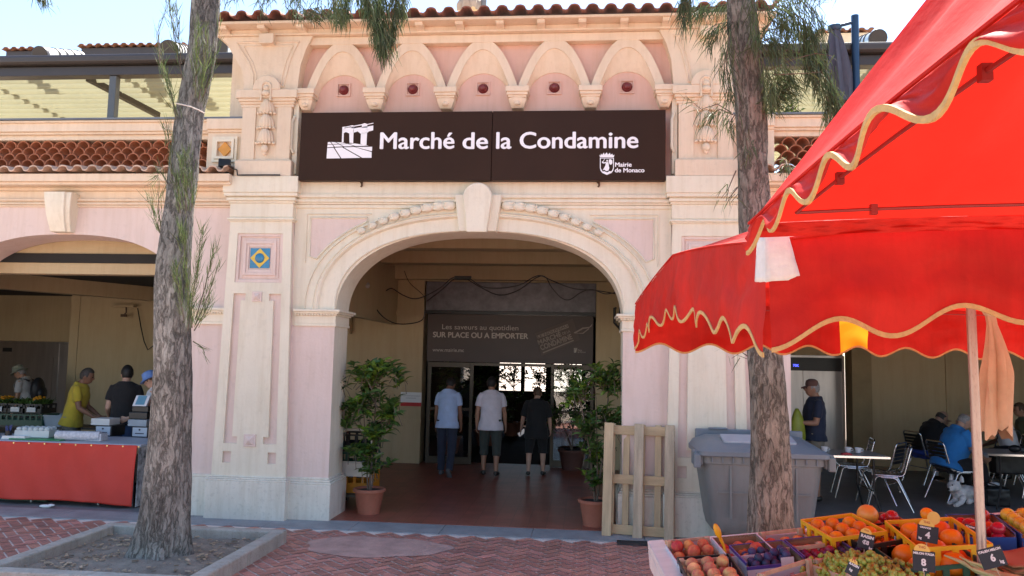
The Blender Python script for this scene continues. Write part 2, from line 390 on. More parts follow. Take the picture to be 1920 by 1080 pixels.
# --- pilasters (lower order)
def pil_poly(u0, u1, z0, z1, cx):
    def hw(z): return .375+.065*(3.40-z)/2.9
    return [(cx+u0*hw(z0), z0), (cx+u1*hw(z0), z0), (cx+u1*hw(z1), z1), (cx+u0*hw(z1), z1)]
BLUE = mat('blue_glazed_tile', (.035, .20, .36), .25, .2, 8); YEL = mat('yellow_glazed_tile', (.72, .45, .04), .3, .12, 8)
for cx in (-3.80, mx_(-3.80)):
    P_ = MB()
    P_.prism(pil_poly(-1, 1, .46, 3.42, cx), -.058, 0)
    pil = P_.build('pilaster', PINK, BLD)
    m = MB()
    rc = [(-1, -.73, .47, 3.42), (.73, 1, .47, 3.42), (-.5, .5, .92, 2.49), (-.36, .36, 2.49, 2.57), (-.36, .36, .84, .92), (-.73, .73, 2.57, 2.70), (-.73, .73, 3.28, 3.42),
          (-.73, .73, .75, .84), (-.73, .73, .47, .62), (-.5, .5, .62, .75)]
    for u0, u1, z0, z1 in rc: m.prism(pil_poly(u0, u1, z0, z1, cx), -.09, -.05)
    m.build('raised_facing', CREAM, pil)
    m = MB()
    for u, z0, z1, y in ((.73, 2.70, 3.28, -.078), (.60, 2.755, 3.225, -.067), (.52, 2.785, 3.195, -.084), (.44, 2.82, 3.16, -.072)):
        m.prism(pil_poly(-u, -u+.09, z0, z1, cx), y, -.05); m.prism(pil_poly(u-.09, u, z0, z1, cx), y, -.05)
        m.prism(pil_poly(-u+.09, u-.09, z0, z0+.036, cx), y, -.05); m.prism(pil_poly(-u+.09, u-.09, z1-.036, z1, cx), y, -.05)
    for zc, r_ in ((2.535, .058), (.88, .07)):
        m.box(cx-r_, cx+r_, -.105, -.05, zc-r_, zc+r_)
        rg = [[(cx-a, y, zc-a), (cx+a, y, zc-a), (cx+a, y, zc+a), (cx-a, y, zc+a)] for a, y in ((r_*.72, -.104), (r_*.62, -.112), (.004, -.135))]
        m.rings(rg)
    m.build('square_frame', PINK, pil, bevel=.003, seg=1)
    m = MB(); a = .118; m.box(cx-a, cx+a, -.070, -.05, 2.99-a, 2.99+a); tl = m.build('glazed_tile', BLUE, pil)
    m = MB(); m.prism([(cx-a*.98, 2.99), (cx, 2.99+a*.98), (cx+a*.98, 2.99), (cx, 2.99-a*.98)], -.075, -.071); m.build('diamond_inlay', YEL, tl)
    m = MB(); m.ball((cx, -.076, 2.99), .058, (1, .55, 1)); m.build('boss', BLUE, tl, smooth=180)
    # plinth
    m = MB(); m.box(cx-.475, cx+.475, -.165, 0, 0, .425)
    for d, z0, z1 in ((.015, .425, .445), (.005, .445, .462), (-.012, .462, .48)): m.box(cx-.46-d, cx+.46+d, -.125-d*2, 0, z0, z1)
    m.build('plinth', PLINTH, pil, bevel=.008)
    # necking, entablature block
    m = MB()
    for hw_, d, z0, z1 in ((.39, .105, 3.42, 3.438), (.405, .12, 3.438, 3.462), (.385, .10, 3.462, 3.475), (.385, .10, 3.475, 3.64), (.40, .115, 3.64, 3.665), (.42, .135, 3.665, 3.70), (.41, .12, 3.70, 3.715), (.445, .155, 3.715, 3.757), (.455, .165, 3.757, 3.95)):
        m.box(cx-hw_, cx+hw_, -d, .02, z0, z1)
    m.build('capital', CREAM, pil, bevel=.006)

# --- attic storey
m = MB(); m.box(-3.45, mx_(-3.45), .06, .5, 3.95, 5.69); m.build('attic_wall', PINK_BOUNCE, BLD)
for a_, b_ in ((-4.12, -3.44), (mx_(-3.44), mx_(-4.12))): m = MB(); m.box(a_, b_, 0, .5, 3.95, 5.72); m.build('attic_pier', CREAM_BOUNCE, BLD)
CK = [XC+(k-2)*.845 for k in range(5)]
for cx in CK:
    K = 36; rg = []
    for i in range(K+1):
        a = math.pi*(1-i/K); c, s = math.cos(a), math.sin(a)
        inner = (cx+.31*c, 4.925+.31*s)
        mid = (cx+.345*c, 4.96+.53*(1-abs(c)**2.1))
        outer = (cx+.4215*c, 5.05+.57*(1-abs(c)**2.15))
        q = []
        for t, y in ((0, .07), (0, .048), (.35, .02), (.7, -.012), (1, -.035)):
            q.append((inner[0]+(mid[0]-inner[0])*t, y, inner[1]+(mid[1]-inner[1])*t))
        for t, y in ((.0, -.05), (.95, -.05), (1, .07)):
            q.append((mid[0]+(outer[0]-mid[0])*t, y, mid[1]+(outer[1]-mid[1])*t))
        rg.append(q)
    m = MB(); m.rings(rg); ba = m.build('blind_arch', CREAM_BOUNCE, BLD, smooth=40)
    m = MB(); a = .083
    for x0, x1, z0, z1 in ((-a, a, -a, -a+.016), (-a, a, a-.016, a), (-a, -a+.016, -a+.016, a-.016), (a-.016, a, -a+.016, a-.016)):
        m.box(cx+x0, cx+x1, .040, .062, 5.055+z0, 5.055+z1)
    m.build('square_frame', PINK_BOUNCE, ba)
    m = MB(); m.ball((cx, .035, 5.055), .048); m.lathe([(.062, 0), (.05, .02), (.03, .03)], 14, M=Matrix.Translation((cx, .06, 5.055)) @ Matrix.Rotation(R(90), 4, 'X'))
    m.build('knob', mat('dark_red_glaze', (.16, .022, .025), .3, .2, 9), ba, smooth=50)
for k in range(6):
    cx = XC+(k-2.5)*.845
    m = MB(); w0 = .135 if 0 < k < 5 else .12
    m.box(cx-w0, cx+w0, -.13, .06, 4.955, 5.02); m.box(cx-w0+.012, cx+w0-.012, -.115, .06, 4.92, 4.955); m.box(cx-w0+.026, cx+w0-.026, -.10, .06, 4.895, 4.92)
    rg = []
    for t in range(8):
        tt = t/7; ww = w0-.03-(.04*tt**1.5); z = 4.895-.115*tt; d = .095-.05*tt**2
        rg.append([(cx-ww, .06, z), (cx-ww, -d*.8, z), (cx-ww*.5, -d, z), (cx+ww*.5, -d, z), (cx+ww, -d*.8, z), (cx+ww, .06, z)])
    m.rings(rg); m.ball((cx, -.075, 4.83), .035, (1.2, .8, .8), 10, 6)
    m.build('corbel', CREAM_BOUNCE, BLD, bevel=.004, seg=1)
m = MB(); m.box(-3.44, mx_(-3.44), -.056, .06, 5.575, 5.672); m.build('frieze', CREAM_BOUNCE, BLD, bevel=.004, seg=1)
FL = [(-4.425, 5.673), (-4.34, 5.59), (-4.226, 5.416), (-4.123, 5.247), (-4.10, 5.12), (-4.098, 5.0)]; FRr = [(-3.432, 5.0), (-3.425, 5.12), (-3.406, 5.311), (-3.349, 5.509), (-3.269, 5.673)]
for s in (-1, 1):
    f = (lambda x: x) if s < 0 else mx_
    cxp = f(-3.79)
    U = MB(); U.box(cxp-.30, cxp+.30, -.085, 0, 4.155, 4.83)
    up = U.build('attic_pilaster', CREAM_BOUNCE, BLD, bevel=.004, seg=1)
    m = MB()
    for hw_, d, z0, z1 in ((.345, .15, 3.952, 4.14), (.33, .135, 4.14, 4.155), (.325, .10, 4.80, 4.835), (.335, .115, 4.835, 4.865), (.35, .135, 4.865, 4.90), (.375, .155, 4.90, 5.0)):
        m.box(cxp-hw_, cxp+hw_, -d, 0, z0, z1)
    ring = []
    for i in range(25):
        a = math.pi*i/24; ring.append((cxp+.17*math.cos(a), 5.0+.17*math.sin(a)))
    m.prism(ring, -.159, 0)
    m.build('capital', CREAM_BOUNCE, up, bevel=.005, seg=1)
    m = MB()                                    # stiles either side of the hanging ornament
    for a, c in ((-.30, -.135), (.135, .30)): m.box(cxp+a, cxp+c, -.103, -.08, 4.158, 4.797)
    m.build('stile', CREAM_BOUNCE, up)
    m = MB()                                    # hanging ornament
    ho = [(cxp+.058*math.cos(math.pi*i/12), -.158, 5.03+.058*math.sin(math.pi*i/12)) for i in range(13)]
    m.tube([(cxp+.058, -.158, 4.86)]+ho+[(cxp-.058, -.158, 4.86)], .014, n=6)
    m.ball((cxp, -.16, 5.015), .034, (1, .6, 1)); m.ball((cxp, -.165, 4.95), .05, (1, .6, .7))
    for k, (z, rr) in enumerate(((4.80, .10), (4.62, .10), (4.44, .105))):
        n_ = 7
        for j in range(n_):
            a = (j-(n_-1)/2)/((n_-1)/2)
            m.ball((cxp+a*rr*.62, -.105-.045*(1-a*a), z), rr*.36, (.75, .55, 2.3), 8, 7, M=Matrix.Rotation(-a*.28, 3, 'Y'))
        for j in range(6):
            a = (j-2.5)/2.5; m.ball((cxp+a*rr*.98, -.115-.03*(1-a*a), z-rr*.78), rr*.22, (1, .7, .8), 7, 5)
    m.ball((cxp, -.12, 4.29), .05, (.9, .6, 1)); m.ball((cxp, -.115, 4.24), .025, (1, .6, 1.2))
    m.build('flower_drop', CREAM_BOUNCE, up, smooth=60)
    m = MB(); pts = FL+FRr
    m.prism([(f(a), c) for a, c in pts], -.10, .5)
    m.prism([(f(-3.90), 5.673), (f(-3.90), 5.58), (f(-3.885), 5.555), (f(-3.735), 5.555), (f(-3.72), 5.58), (f(-3.72), 5.673)], -.19, -.10)
    inn = [(-4.205, 5.60), (-4.05, 5.36), (-3.985, 5.20), (-3.975, 5.055), (-3.60, 5.055), (-3.575, 5.20), (-3.53, 5.40), (-3.43, 5.60)]
    m.tube([(f(a), -.10, c) for a, c in inn], .014, n=6, loop=True)
    in2 = [(-4.12, 5.555), (-4.0, 5.35), (-3.945, 5.20), (-3.94, 5.09), (-3.635, 5.09), (-3.62, 5.20), (-3.58, 5.38), (-3.50, 5.555)]
    m.tube([(f(a), -.10, c) for a, c in in2], .009, n=6, loop=True)
    m.build('flared_console', CREAM_BOUNCE, up, bevel=.003, seg=1)
    # link scallop beside the sign
    m = MB(); x = f(-3.45)
    m.box(x-.03, x+.03, -.05, .06, 4.0, 4.95); m.tube([(x-.01, -.06, 4.25), (x-.035, -.075, 4.30), (x-.035, -.075, 4.62), (x-.01, -.06, 4.70)], .018, n=6)
    m.build('side_moulding', CREAM, up)
# cornice, brackets, tiles
m = MB(); x0, x1 = -4.44, mx_(-4.44)
m.box(x0, x1, -.115, .5, 5.70, 5.752); m.box(x0-.02, x1+.02, -.13, .5, 5.675, 5.699)
m.box(x0-.1, x1+.1, -.29, .5, 5.753, 5.785); m.build('cornice', CREAM_BOUNCE, BLD, bevel=.004, seg=1)
k = 0; x = x0+.11
while x < x1:
    m = MB(); rg = []
    m.prism([(-.26, 5.752), (-.26, 5.732), (-.245, 5.715), (-.17, 5.708), (-.118, 5.69), (-.118, 5.752)], x-.045, x+.045, plane='YZ')
    m.build('bracket', CREAM_BOUNCE, BLD); x += .4745
def tile_sheet(m, x0, x1, y0, z0, y1, z1, pitch=.205, amp=.042, rows=3, th=.016, drop=.0):
    nx = int((x1-x0)/pitch*12)
    for r_ in range(rows):
        ya, yb = y0+(y1-y0)*r_/rows-.04, y0+(y1-y0)*(r_+1)/rows
        za, zb = z0+(z1-z0)*r_/rows+.022, z0+(z1-z0)*(r_+1)/rows
        top = []; 
        for i in range(nx+1):
            x = x0+(x1-x0)*i/nx; ph = (x-x0)/pitch
            tt = abs((ph % 1)-.5)*2; w_ = amp*(math.sqrt(max(0, 1-(tt/.62)**2))*1.0 if tt < .62 else -.75*math.sqrt(max(0, 1-((1-tt)/.38)**2))*.8)
            j = .006*math.sin(int(ph)*12.9898+r_*4.1)
            top.append((x, w_+j))
        rg = [[(x, ya, za+w_) for x, w_ in top], [(x, yb, zb+w_) for x, w_ in top], [(x, yb, zb+w_-th) for x, w_ in top], [(x, ya, za+w_-th) for x, w_ in top]]
        m.rings(rg, closed=False, caps=False, loop=True)
m = MB(); tile_sheet(m, x0-.12, x1+.12, -.33, 5.812, 1.3, 6.25, rows=5); m.build('roof_tiles', mat('roof_terracotta', (.25, .095, .06), .85, .3, 6, .2, 40, speck=.3), BLD, smooth=50)
m = MB(); m.box(x0-.1, x1+.1, .5, 1.3, 3.96, 5.75); m.build('roof_core', CREAM_BOUNCE, BLD)

# --- arcade bays left and right
for s in (-1, 1):
    f = (lambda x: x) if s < 0 else mx_
    X0, X1 = -12.2, -4.15
    m = MB()
    for cx, a0, a1 in ((-6.28, -8.45, X1), (-10.62, X0-.8, -8.45)):
        mm = wall_arch(-1, 1, 0, 1, 0, 1, 0, 1, 2, 0, 1) if False else None
        lo, hi = (a0, a1) if s < 0 else (mx_(a1), mx_(a0))
        w_ = wall_arch(lo, hi, 2.25, 3.80, f(cx), 1.56, 2.25, 1.02, 2.5, .01, .5)
        m.add(w_.v, w_.f)
        for q0, q1 in ((lo, f(cx)-1.56), (f(cx)+1.56, hi)): m.box(q0, q1, .01, .5, 0, 2.249)
    m.build('arcade_wall', PINK, BLD)
    for cx in (-6.28, -10.62):
        for d in (-1, 1):
            e = f(cx)+d*1.56
            m = MB(); impost(m, e, d, .5, .60); m.build('impost', CREAM, BLD, bevel=.004, seg=1)
            lo, hi = (e-.6, e+.045) if d < 0 else (e-.045, e+.6)
            m = MB(); m.box(lo, hi, -.05, .55, 0, .44); m.box(lo, hi-.02 if d < 0 else hi, -.03, .53, .44, .47); m.build('plinth', PLINTH, BLD, bevel=.006)
    # keystone consoles
    for cx in (-6.30, -10.64):
        m = MB(); c = f(cx); rg = []
        for t in range(9):
            tt = t/8; ww = .165-.045*tt; z = 3.755-.47*tt; d = .20-.10*tt+.03*math.sin(tt*math.pi)
            rg.append([(c-ww, .02, z), (c-ww, -d, z), (c+ww*.62, -d, z), (c+ww*.66, -d+.03, z), (c+ww, -d+.035, z), (c+ww, .02, z)])
        m.rings(rg); m.build('console', CREAM, BLD, bevel=.008)
    lo, hi = (X0, X1) if s < 0 else (mx_(X1), mx_(X0))
    m = MB(); band(m, lo, hi, ((.015, 3.605, 3.628), (.035, 3.63, 3.655), (.02, 3.655, 3.672), (.045, 3.672, 3.70)))
    m.box(lo, hi, -.01, .5, 3.70, 3.80)
    m.box(lo, hi, -.05, .5, 3.80, 3.84); m.box(lo, hi, -.20, .5, 3.84, 3.872); m.box(lo, hi, -.235, .5, 3.872, 3.965)
    m.build('ledge', CREAM_BOUNCE, BLD, bevel=.005, seg=1)
    m = MB(); tile_sheet(m, lo, hi, -.25, 3.995, .10, 4.06, pitch=.185, amp=.036, rows=1); m.build('ledge_tiles', TERRAOLD, BLD, smooth=50)
    # parapet with stacked-tile screen
    e1 = -4.57
    m = MB()
    q0, q1 = (lo, f(e1)) if s < 0 else (f(e1), hi)
    m.box(q0, q1, .10, .42, 4.47, 4.53); m.box(q0, q1, .06, .46, 4.53, 4.56); m.box(q0, q1, .03, .48, 4.56, 4.665); m.box(q0, q1, .0, .5, 4.665, 4.69)
    qa, qb = (f(e1), f(-4.1)) if s < 0 else (f(-4.1), f(e1))
    m.box(qa, qb, .02, .46, 3.97, 4.53); m.box(qa, qb, 0, .48, 4.53, 4.56); m.box(qa, qb, -.03, .5, 4.56, 4.69)
    xx = -8.45; a_, b_ = sorted((f(xx-.3), f(xx+.3))); m.box(a_, b_, .02, .46, 3.97, 4.53)
    m.build('parapet', CREAM_BOUNCE, BLD, bevel=.004, seg=1)
    m = MB(); q0, q1 = (lo, f(-4.1)) if s < 0 else (f(-4.1), hi); m.box(q0, q1, -.02, .5, 4.692, 4.715); m.build('coping', mat('dull_zinc', (.16, .155, .16), .4, .2, 3, metal=.6), BLD)
    m = MB(); c = f(-4.335); z = 4.315
    for a, d in ((.155, .035), (.12, .05)):
        for x0_, x1_, z0_, z1_ in ((-a, a, -a, -a+.03), (-a, a, a-.03, a), (-a, -a+.03, -a+.03, a-.03), (a-.03, a, -a+.03, a-.03)): m.box(c+x0_, c+x1_, -d+.02, .02, z+z0_, z+z1_)
    fr = m.build('square_frame', CREAM, BLD)
    m = MB(); m.prism([(c-.085, z), (c, z+.09), (c+.085, z), (c, z-.09)], -.01, .02); m.build('diamond_tile', mat('orange_glazed_tile', (.62, .26, .02), .3, .15, 9), fr)
    m = MB(); rngt = random.Random(5+s)
    p = .163; r_ = .0785
    xs = -4.67
    for row in range(6):
        zc = 3.995+row*.078
        x = xs-(p/2 if row % 2 else 0)
        while x > -8.15:
            cc = (f(x)+rngt.uniform(-.006, .006)); zz = zc+rngt.uniform(-.006, .006); k2 = 12; ri = r_-.010; ya, yb = .12+rngt.uniform(-.02, .02), .40
            rg = []
            for q in range(k2+1):
                a = R(-4)+R(188)*q/k2
                rg.append([(cc+r_*math.cos(a), ya, zz+r_*math.sin(a)), (cc+r_*math.cos(a), yb, zz+r_*math.sin(a)), (cc+ri*math.cos(a), yb, zz+ri*math.sin(a)), (cc+ri*math.cos(a), ya, zz+ri*math.sin(a))])
            m.rings(rg); x -= p
    m.build('tile_screen', TERRA, BLD, smooth=50)
    # terrace floor behind the parapet (roof of the gallery)
    m = MB(); q0, q1 = (X0-2, f(-3.45)) if s < 0 else (f(-3.45), mx_(X0)+2); m.box(q0, q1, .5, 14.2, 3.55, 3.75); m.build('terrace_slab', TAN, BLD)
m = MB(); m.box(-3.44, mx_(-3.44), .5, 14.2, 3.86, 3.95); m.build('terrace_slab', TAN, BLD)

# --- gallery behind the arches
m = MB()
m.box(-9.42, -3.36, 5.0, 5.3, 0, 3.55); m.box(-3.35, -2.86, 4.93, 5.3, 0, 3.86); m.box(.21, .75, 4.93, 5.3, 0, 3.86); m.box(.76, 3.35, 5.0, 5.3, 0, 3.55)
m.box(-2.86, .21, 4.95, 5.25, 3.24, 3.86)
m.box(-9.6, -9.43, 5.0, 6.3, 0, 3.55); m.box(-14, -9.43, 6.3, 6.5, 0, 3.55)
m.box(3.36, 3.5, 5.0, 6.7, 0, 3.55); m.box(3.36, 4.95, 6.7, 6.9, 0, 3.55); m.box(5.3, 14, 6.25, 6.6, 0, 3.55)
gw = m.build('gallery_wall', TAN, BLD)
for bx_ in ((5.3, 13, 6.22, 6.249, .80, .90), (-3.36, -2.85, 4.915, 4.929, .72, .78), (-3.36, -2.85, 4.905, 4.929, 2.62, 2.70)): m = MB(); m.box(*bx_); m.build('wall_rail', TAN, BLD)
for bx_ in ((6.62, 6.66, 6.225, 6.249, .9, 3.5), (7.6, 7.85, 6.15, 6.249, 0, 3.5)): m = MB(); m.box(*bx_); m.build('wall_strip', TAN, BLD)
m = MB(); m.box(4.951, 5.299, 6.2, 6.6, 0, 2.975); m.build('pier', mat('dark_brown_paint', (.30, .22, .11), .7), BLD)
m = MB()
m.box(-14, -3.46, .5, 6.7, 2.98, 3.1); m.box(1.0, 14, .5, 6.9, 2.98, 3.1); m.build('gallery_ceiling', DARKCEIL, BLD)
m = MB(); m.box(-14, -3.46, .52, .72, 2.84, 3.54); m.box(1.0, 14, .52, .72, 2.84, 3.54)
m.box(-3.45, -3.36, .5, 5, 2.45, 3.86); m.box(.91, 1.0, .5, 5, 2.45, 3.86)
Md = Matrix.Translation((-8.2, 2.6, 2.87)) @ Matrix.Rotation(R(-28), 4, 'Z'); m.box(-.13, .13, -2.0, 2.6, -.12, .12, M=Md)
Md = Matrix.Translation((6.2, 2.6, 2.87)) @ Matrix.Rotation(R(28), 4, 'Z'); m.box(-.13, .13, -2.0, 2.6, -.12, .12, M=Md)
for y, z0 in ((1.1, 3.52), (2.4, 3.48), (3.7, 3.42)): m.box(-3.36, .91, y, y+.32, z0, 3.859)
m.box(-3.36, .91, 4.72, 4.92, 3.26, 3.859)
m.build('beam', TAN, BLD)
m = MB(); m.tube([(-7.05, 4.90, 0), (-7.05, 4.90, 2.97)], .055, n=10); m.tube([(-7.22, 4.97, 0), (-7.22, 4.97, 2.97)], .02, n=8); m.build('downpipe', TAN, BLD, smooth=50)

# hall shell behind the doors
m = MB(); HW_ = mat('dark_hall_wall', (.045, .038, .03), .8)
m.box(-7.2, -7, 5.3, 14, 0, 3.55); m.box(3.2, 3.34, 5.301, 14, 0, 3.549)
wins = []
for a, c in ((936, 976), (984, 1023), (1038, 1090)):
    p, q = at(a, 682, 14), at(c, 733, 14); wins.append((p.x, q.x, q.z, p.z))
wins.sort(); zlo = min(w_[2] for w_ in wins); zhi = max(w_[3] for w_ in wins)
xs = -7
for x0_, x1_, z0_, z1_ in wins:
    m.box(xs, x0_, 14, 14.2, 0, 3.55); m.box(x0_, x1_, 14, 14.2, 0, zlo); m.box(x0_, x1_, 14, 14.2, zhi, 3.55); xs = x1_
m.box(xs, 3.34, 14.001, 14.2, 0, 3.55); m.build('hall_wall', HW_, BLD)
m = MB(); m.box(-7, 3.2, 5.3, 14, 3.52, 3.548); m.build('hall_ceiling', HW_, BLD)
m = MB(); m.box(-14.3, -14, 0, 6.5, 0, 3.55); m.box(14, 14.3, 0, 6.6, 0, 3.55); m.box(-14, -12.9, .05, .4, 0, 3.79); m.box(10.5, 14, .05, .4, 0, 3.79); m.build('end_wall', TAN, BLD)
# roller shutter housing and lintel track over the doors
m = MB(); x0, x1 = at(799, 560, 4.94).x, .205
m.box(x0, x1, 4.93, 5.2, 2.715, 3.235); m.build('roller_shutter', mat('galvanised_sheet', (.17, .165, .18), .5, .3, 7, metal=.35, speck=.15), BLD, bevel=.01)
m = MB(); m.box(x0, x1, 4.90, 5.2, 2.66, 2.714); m.build('shutter_rail', BLACKP, BLD)
# glazed door screen
DX = [at(p, 760, 5.0).x for p in (800, 886, 1032, 1114)]
zt = 1.80
FRM = mat('bronze_door_frame', (.09, .07, .05), .4, metal=.4)
for a, c in ((DX[0], DX[1]), (DX[2], DX[3]-.01)):
    m = MB()
    for x0_, x1_, z0_, z1_ in ((a, a+.06, .02, zt), (c-.06, c, .02, zt), (a+.06, c-.06, zt-.09, zt), (a+.06, c-.06, .02, .14), (a+.06, c-.06, .95, 1.0)): m.box(x0_, x1_, 4.99, 5.05, z0_, z1_)
    d = m.build('glazed_door', FRM, BLD, bevel=.004, seg=1)
    m = MB(); m.box(a+.06, c-.06, 5.015, 5.022, .14, .95); m.box(a+.06, c-.06, 5.015, 5.022, 1.0, zt-.09); m.build('pane', glass(), d)
m = MB(); m.box(DX[1], DX[2], 4.99, 5.06, zt-.05, zt); m.build('door_header', FRM, BLD)
# lifts
def lift(xa, xb, zt_, y, lab):
    m = MB(); m.box(xa-.05, xa, y-.05, y, 0, zt_+.05); m.box(xb, xb+.05, y-.05, y, 0, zt_+.05); m.box(xa, xb, y-.05, y, zt_, zt_+.05)
    d = m.build('lift_front', STEEL, BLD, bevel=.004, seg=1)
    q = MB(); c = (xa+xb)/2; q.box(xa, c-.004, y-.025, y-.004, .02, zt_-.25); q.box(c+.004, xb, y-.025, y-.004, .02, zt_-.25); q.build('lift_door', STEEL, d)
    q = MB(); q.box(xa, xb, y-.035, y-.004, zt_-.25, zt_); q.build('lift_header', BLACKP if lab else STEEL, d)
    return d
e = at(222, 648, 6.3); e0 = at(0, 648, 6.3)
lift(e0.x-.15, e.x, e.z, 6.3, False)
q = MB(); q.box(e0.x+.1, e0.x+.3, 6.255, 6.264, e.z-.17, e.z-.09); q.build('sign_plate', BLACKP, BLD)
e2 = at(110, 650, 6.28); m = MB()
q2 = at(143, 650, 6.28)
lift(e2.x+.04, e2.x+.95, e.z, 6.29, False)
la, lb = at(1468, 672, 6.69), at(1577, 672, 6.69)
d = lift(la.x-.35, lb.x, lb.z, 6.7, True)
em = bpy.data.materials.new('blue_display'); em.use_nodes = True; pb = em.node_tree.nodes['Principled BSDF']; pb.inputs['Emission Color'].default_value = (.08, .10, 1, 1); pb.inputs['Emission Strength'].default_value = .9; pb.inputs['Base Color'].default_value = (.01, .01, .05, 1)
p = at(1493, 685, 6.66)
text_mesh('display', '70K', em, .1, d, wallM(p.x-.06, 6.662, p.z-.025), bold=.002, height=.05, depth=.001)

# ---------------------------------------------------------------- main sign
SG = thing('sign', 'long dark brown sign board reading Marché de la Condamine above the arch', 'sign', (XC, 0, 3.945))
SGO = Matrix.Translation((-XC, 0, -3.945))
ys = -.17
sL, sR = at(562, 280, ys).x, at(1248, 280, ys).x
sB, sT = at(905, 338, ys).z, at(905, 208.5, ys).z
seam = at(922, 280, ys).x
for a, c in ((sL, seam-.003), (seam+.003, sR)):
    m = MB(); m.box(a, c, ys, -.075, sB, sT); m.build('panel', SIGNB, SG, bevel=.003, seg=1, M=SGO)
def stext(txt, px0, pxr, pybase, h, bold=.0, name='lettering', par=SG, org=SGO, y=ys, width=True, mt=WHITE):
    a = at(px0, pybase, y); b_ = at(pxr, pybase, y)
    return text_mesh(name, txt, mt, .1, par, org @ wallM(a.x, y-.002, a.z), bold=bold, width=(b_.x-a.x) if width else None, height=None if width else h)
# the line is set as separate words so that each sits where it does on the board
def word(txt, px0, pxr, pybase, ref=None, bold=0, weight=0, par=SG, org=SGO, y=ys, mt=WHITE, hpx=None):
    a = at(px0, pybase, y); b_ = at(pxr, pybase, y)
    o = text_mesh('lettering', txt, mt, .1, par, None, width=b_.x-a.x, weight=weight)
    if hpx:
        ysx = [v.co.y for v in o.data.vertices]; k = hpx/FPX*(a-CAM).dot(CF)/(max(ysx)-min(0, min(ysx)) if min(ysx) > -.01 else max(ysx))
        for v in o.data.vertices: v.co.y *= k
    o.data.transform(org @ wallM(a.x, y-.002, a.z)); return o
word('Marché', 713, 851, 279, weight=.0062, hpx=32.5); word('de', 868, 914, 279, weight=.0062, hpx=32.5); word('la', 931, 958, 278.5, weight=.0062, hpx=32.5); word('Condamine', 975, 1196, 278, weight=.0062, hpx=32.5)
word('Mairie', 1153.5, 1184, 312.5, weight=.0022, hpx=8.5); word('de Monaco', 1153, 1208, 323, weight=.0022, hpx=8.5)
def emblem(pix, name='emblem', par=SG, org=SGO, y=ys, mt=WHITE, dy=.0025):
    m = MB()
    for poly in pix:
        pts = [at(px, py, y) for px, py in poly]
        m.prism([(p.x, p.z) for p in pts], y-dy, y+.001)
    return m.build(name, mt, par, M=org)
Z4 = lambda l: [(590+a/5.818, 210+b/5.818) for a, b in l]
bridge = [Z4([(303, 165), (330, 160), (318, 215), (316, 330), (296, 330)]), Z4([(320, 180), (400, 165), (430, 158), (420, 215), (378, 235), (340, 218), (318, 232)]), Z4([(378, 232), (425, 215), (420, 340), (380, 335)]),
          Z4([(425, 215), (430, 178), (515, 165), (575, 155), (570, 225), (505, 240), (470, 212), (430, 225)]), Z4([(505, 235), (572, 222), (565, 368), (500, 350)]), Z4([(570, 160), (640, 148), (638, 200), (590, 212), (570, 232)]),
          Z4([(330, 163), (400, 148), (400, 156), (330, 171)]), Z4([(400, 148), (410, 145), (430, 150), (430, 175), (400, 178)]), Z4([(430, 150), (515, 134), (515, 144), (430, 160)]), Z4([(515, 134), (545, 122), (575, 132), (575, 170), (515, 172)]), Z4([(575, 132), (641, 118), (641, 126), (575, 141)])]
floor = [Z4([(145, 330), (170, 328), (188, 350), (142, 352)]), Z4([(180, 328), (225, 330), (258, 348), (197, 350)]), Z4([(238, 330), (300, 332), (345, 345), (270, 348)]), Z4([(142, 358), (192, 356), (208, 380), (138, 386)]), Z4([(200, 356), (268, 354), (308, 376), (220, 380)]), Z4([(278, 354), (360, 348), (425, 372), (322, 376)]), Z4([(370, 346), (440, 344), (590, 368), (445, 372)]),
         Z4([(138, 394), (206, 390), (280, 505), (130, 507)]), Z4([(218, 390), (300, 386), (500, 500), (292, 505)]), Z4([(318, 386), (430, 382), (622, 438), (620, 500), (520, 500)]), Z4([(445, 382), (628, 380), (624, 428)])]
emblem(bridge, 'bridge_emblem'); emblem(floor, 'floor_emblem')
Z5 = lambda l: [(1100+a/12.0, 270+b/12.0) for a, b in l]
crest = [Z5([(300, 300), (285, 245), (310, 262), (325, 218), (345, 250), (385, 196), (405, 240), (450, 188), (480, 240), (520, 198), (540, 245), (575, 220), (590, 260), (625, 240), (608, 300)])]
crest += [Z5([(298, 312), (612, 312), (612, 326), (298, 326)]), Z5([(298, 326), (316, 326), (316, 540), (298, 540)]), Z5([(594, 326), (612, 326), (612, 540), (594, 540)]),
          Z5([(298, 540), (316, 540), (345, 600), (365, 622), (395, 612), (460, 640), (520, 608), (550, 622), (575, 590), (594, 540), (612, 540), (596, 600), (560, 650), (455, 697), (350, 650), (312, 595)]),
          Z5([(430, 420), (480, 400), (495, 440), (500, 500), (510, 540), (490, 600), (440, 610), (400, 580), (360, 590), (420, 490)]), Z5([(340, 400), (360, 390), (385, 415), (440, 400), (445, 425), (385, 440), (345, 425)]), Z5([(365, 390), (405, 330), (412, 335), (375, 398)]), Z5([(445, 395), (442, 365), (462, 352), (480, 368), (476, 396)]),
          Z5([(500, 350), (540, 340), (575, 370), (580, 430), (550, 468), (515, 455), (495, 400)])]
emblem(crest, 'crest_emblem')

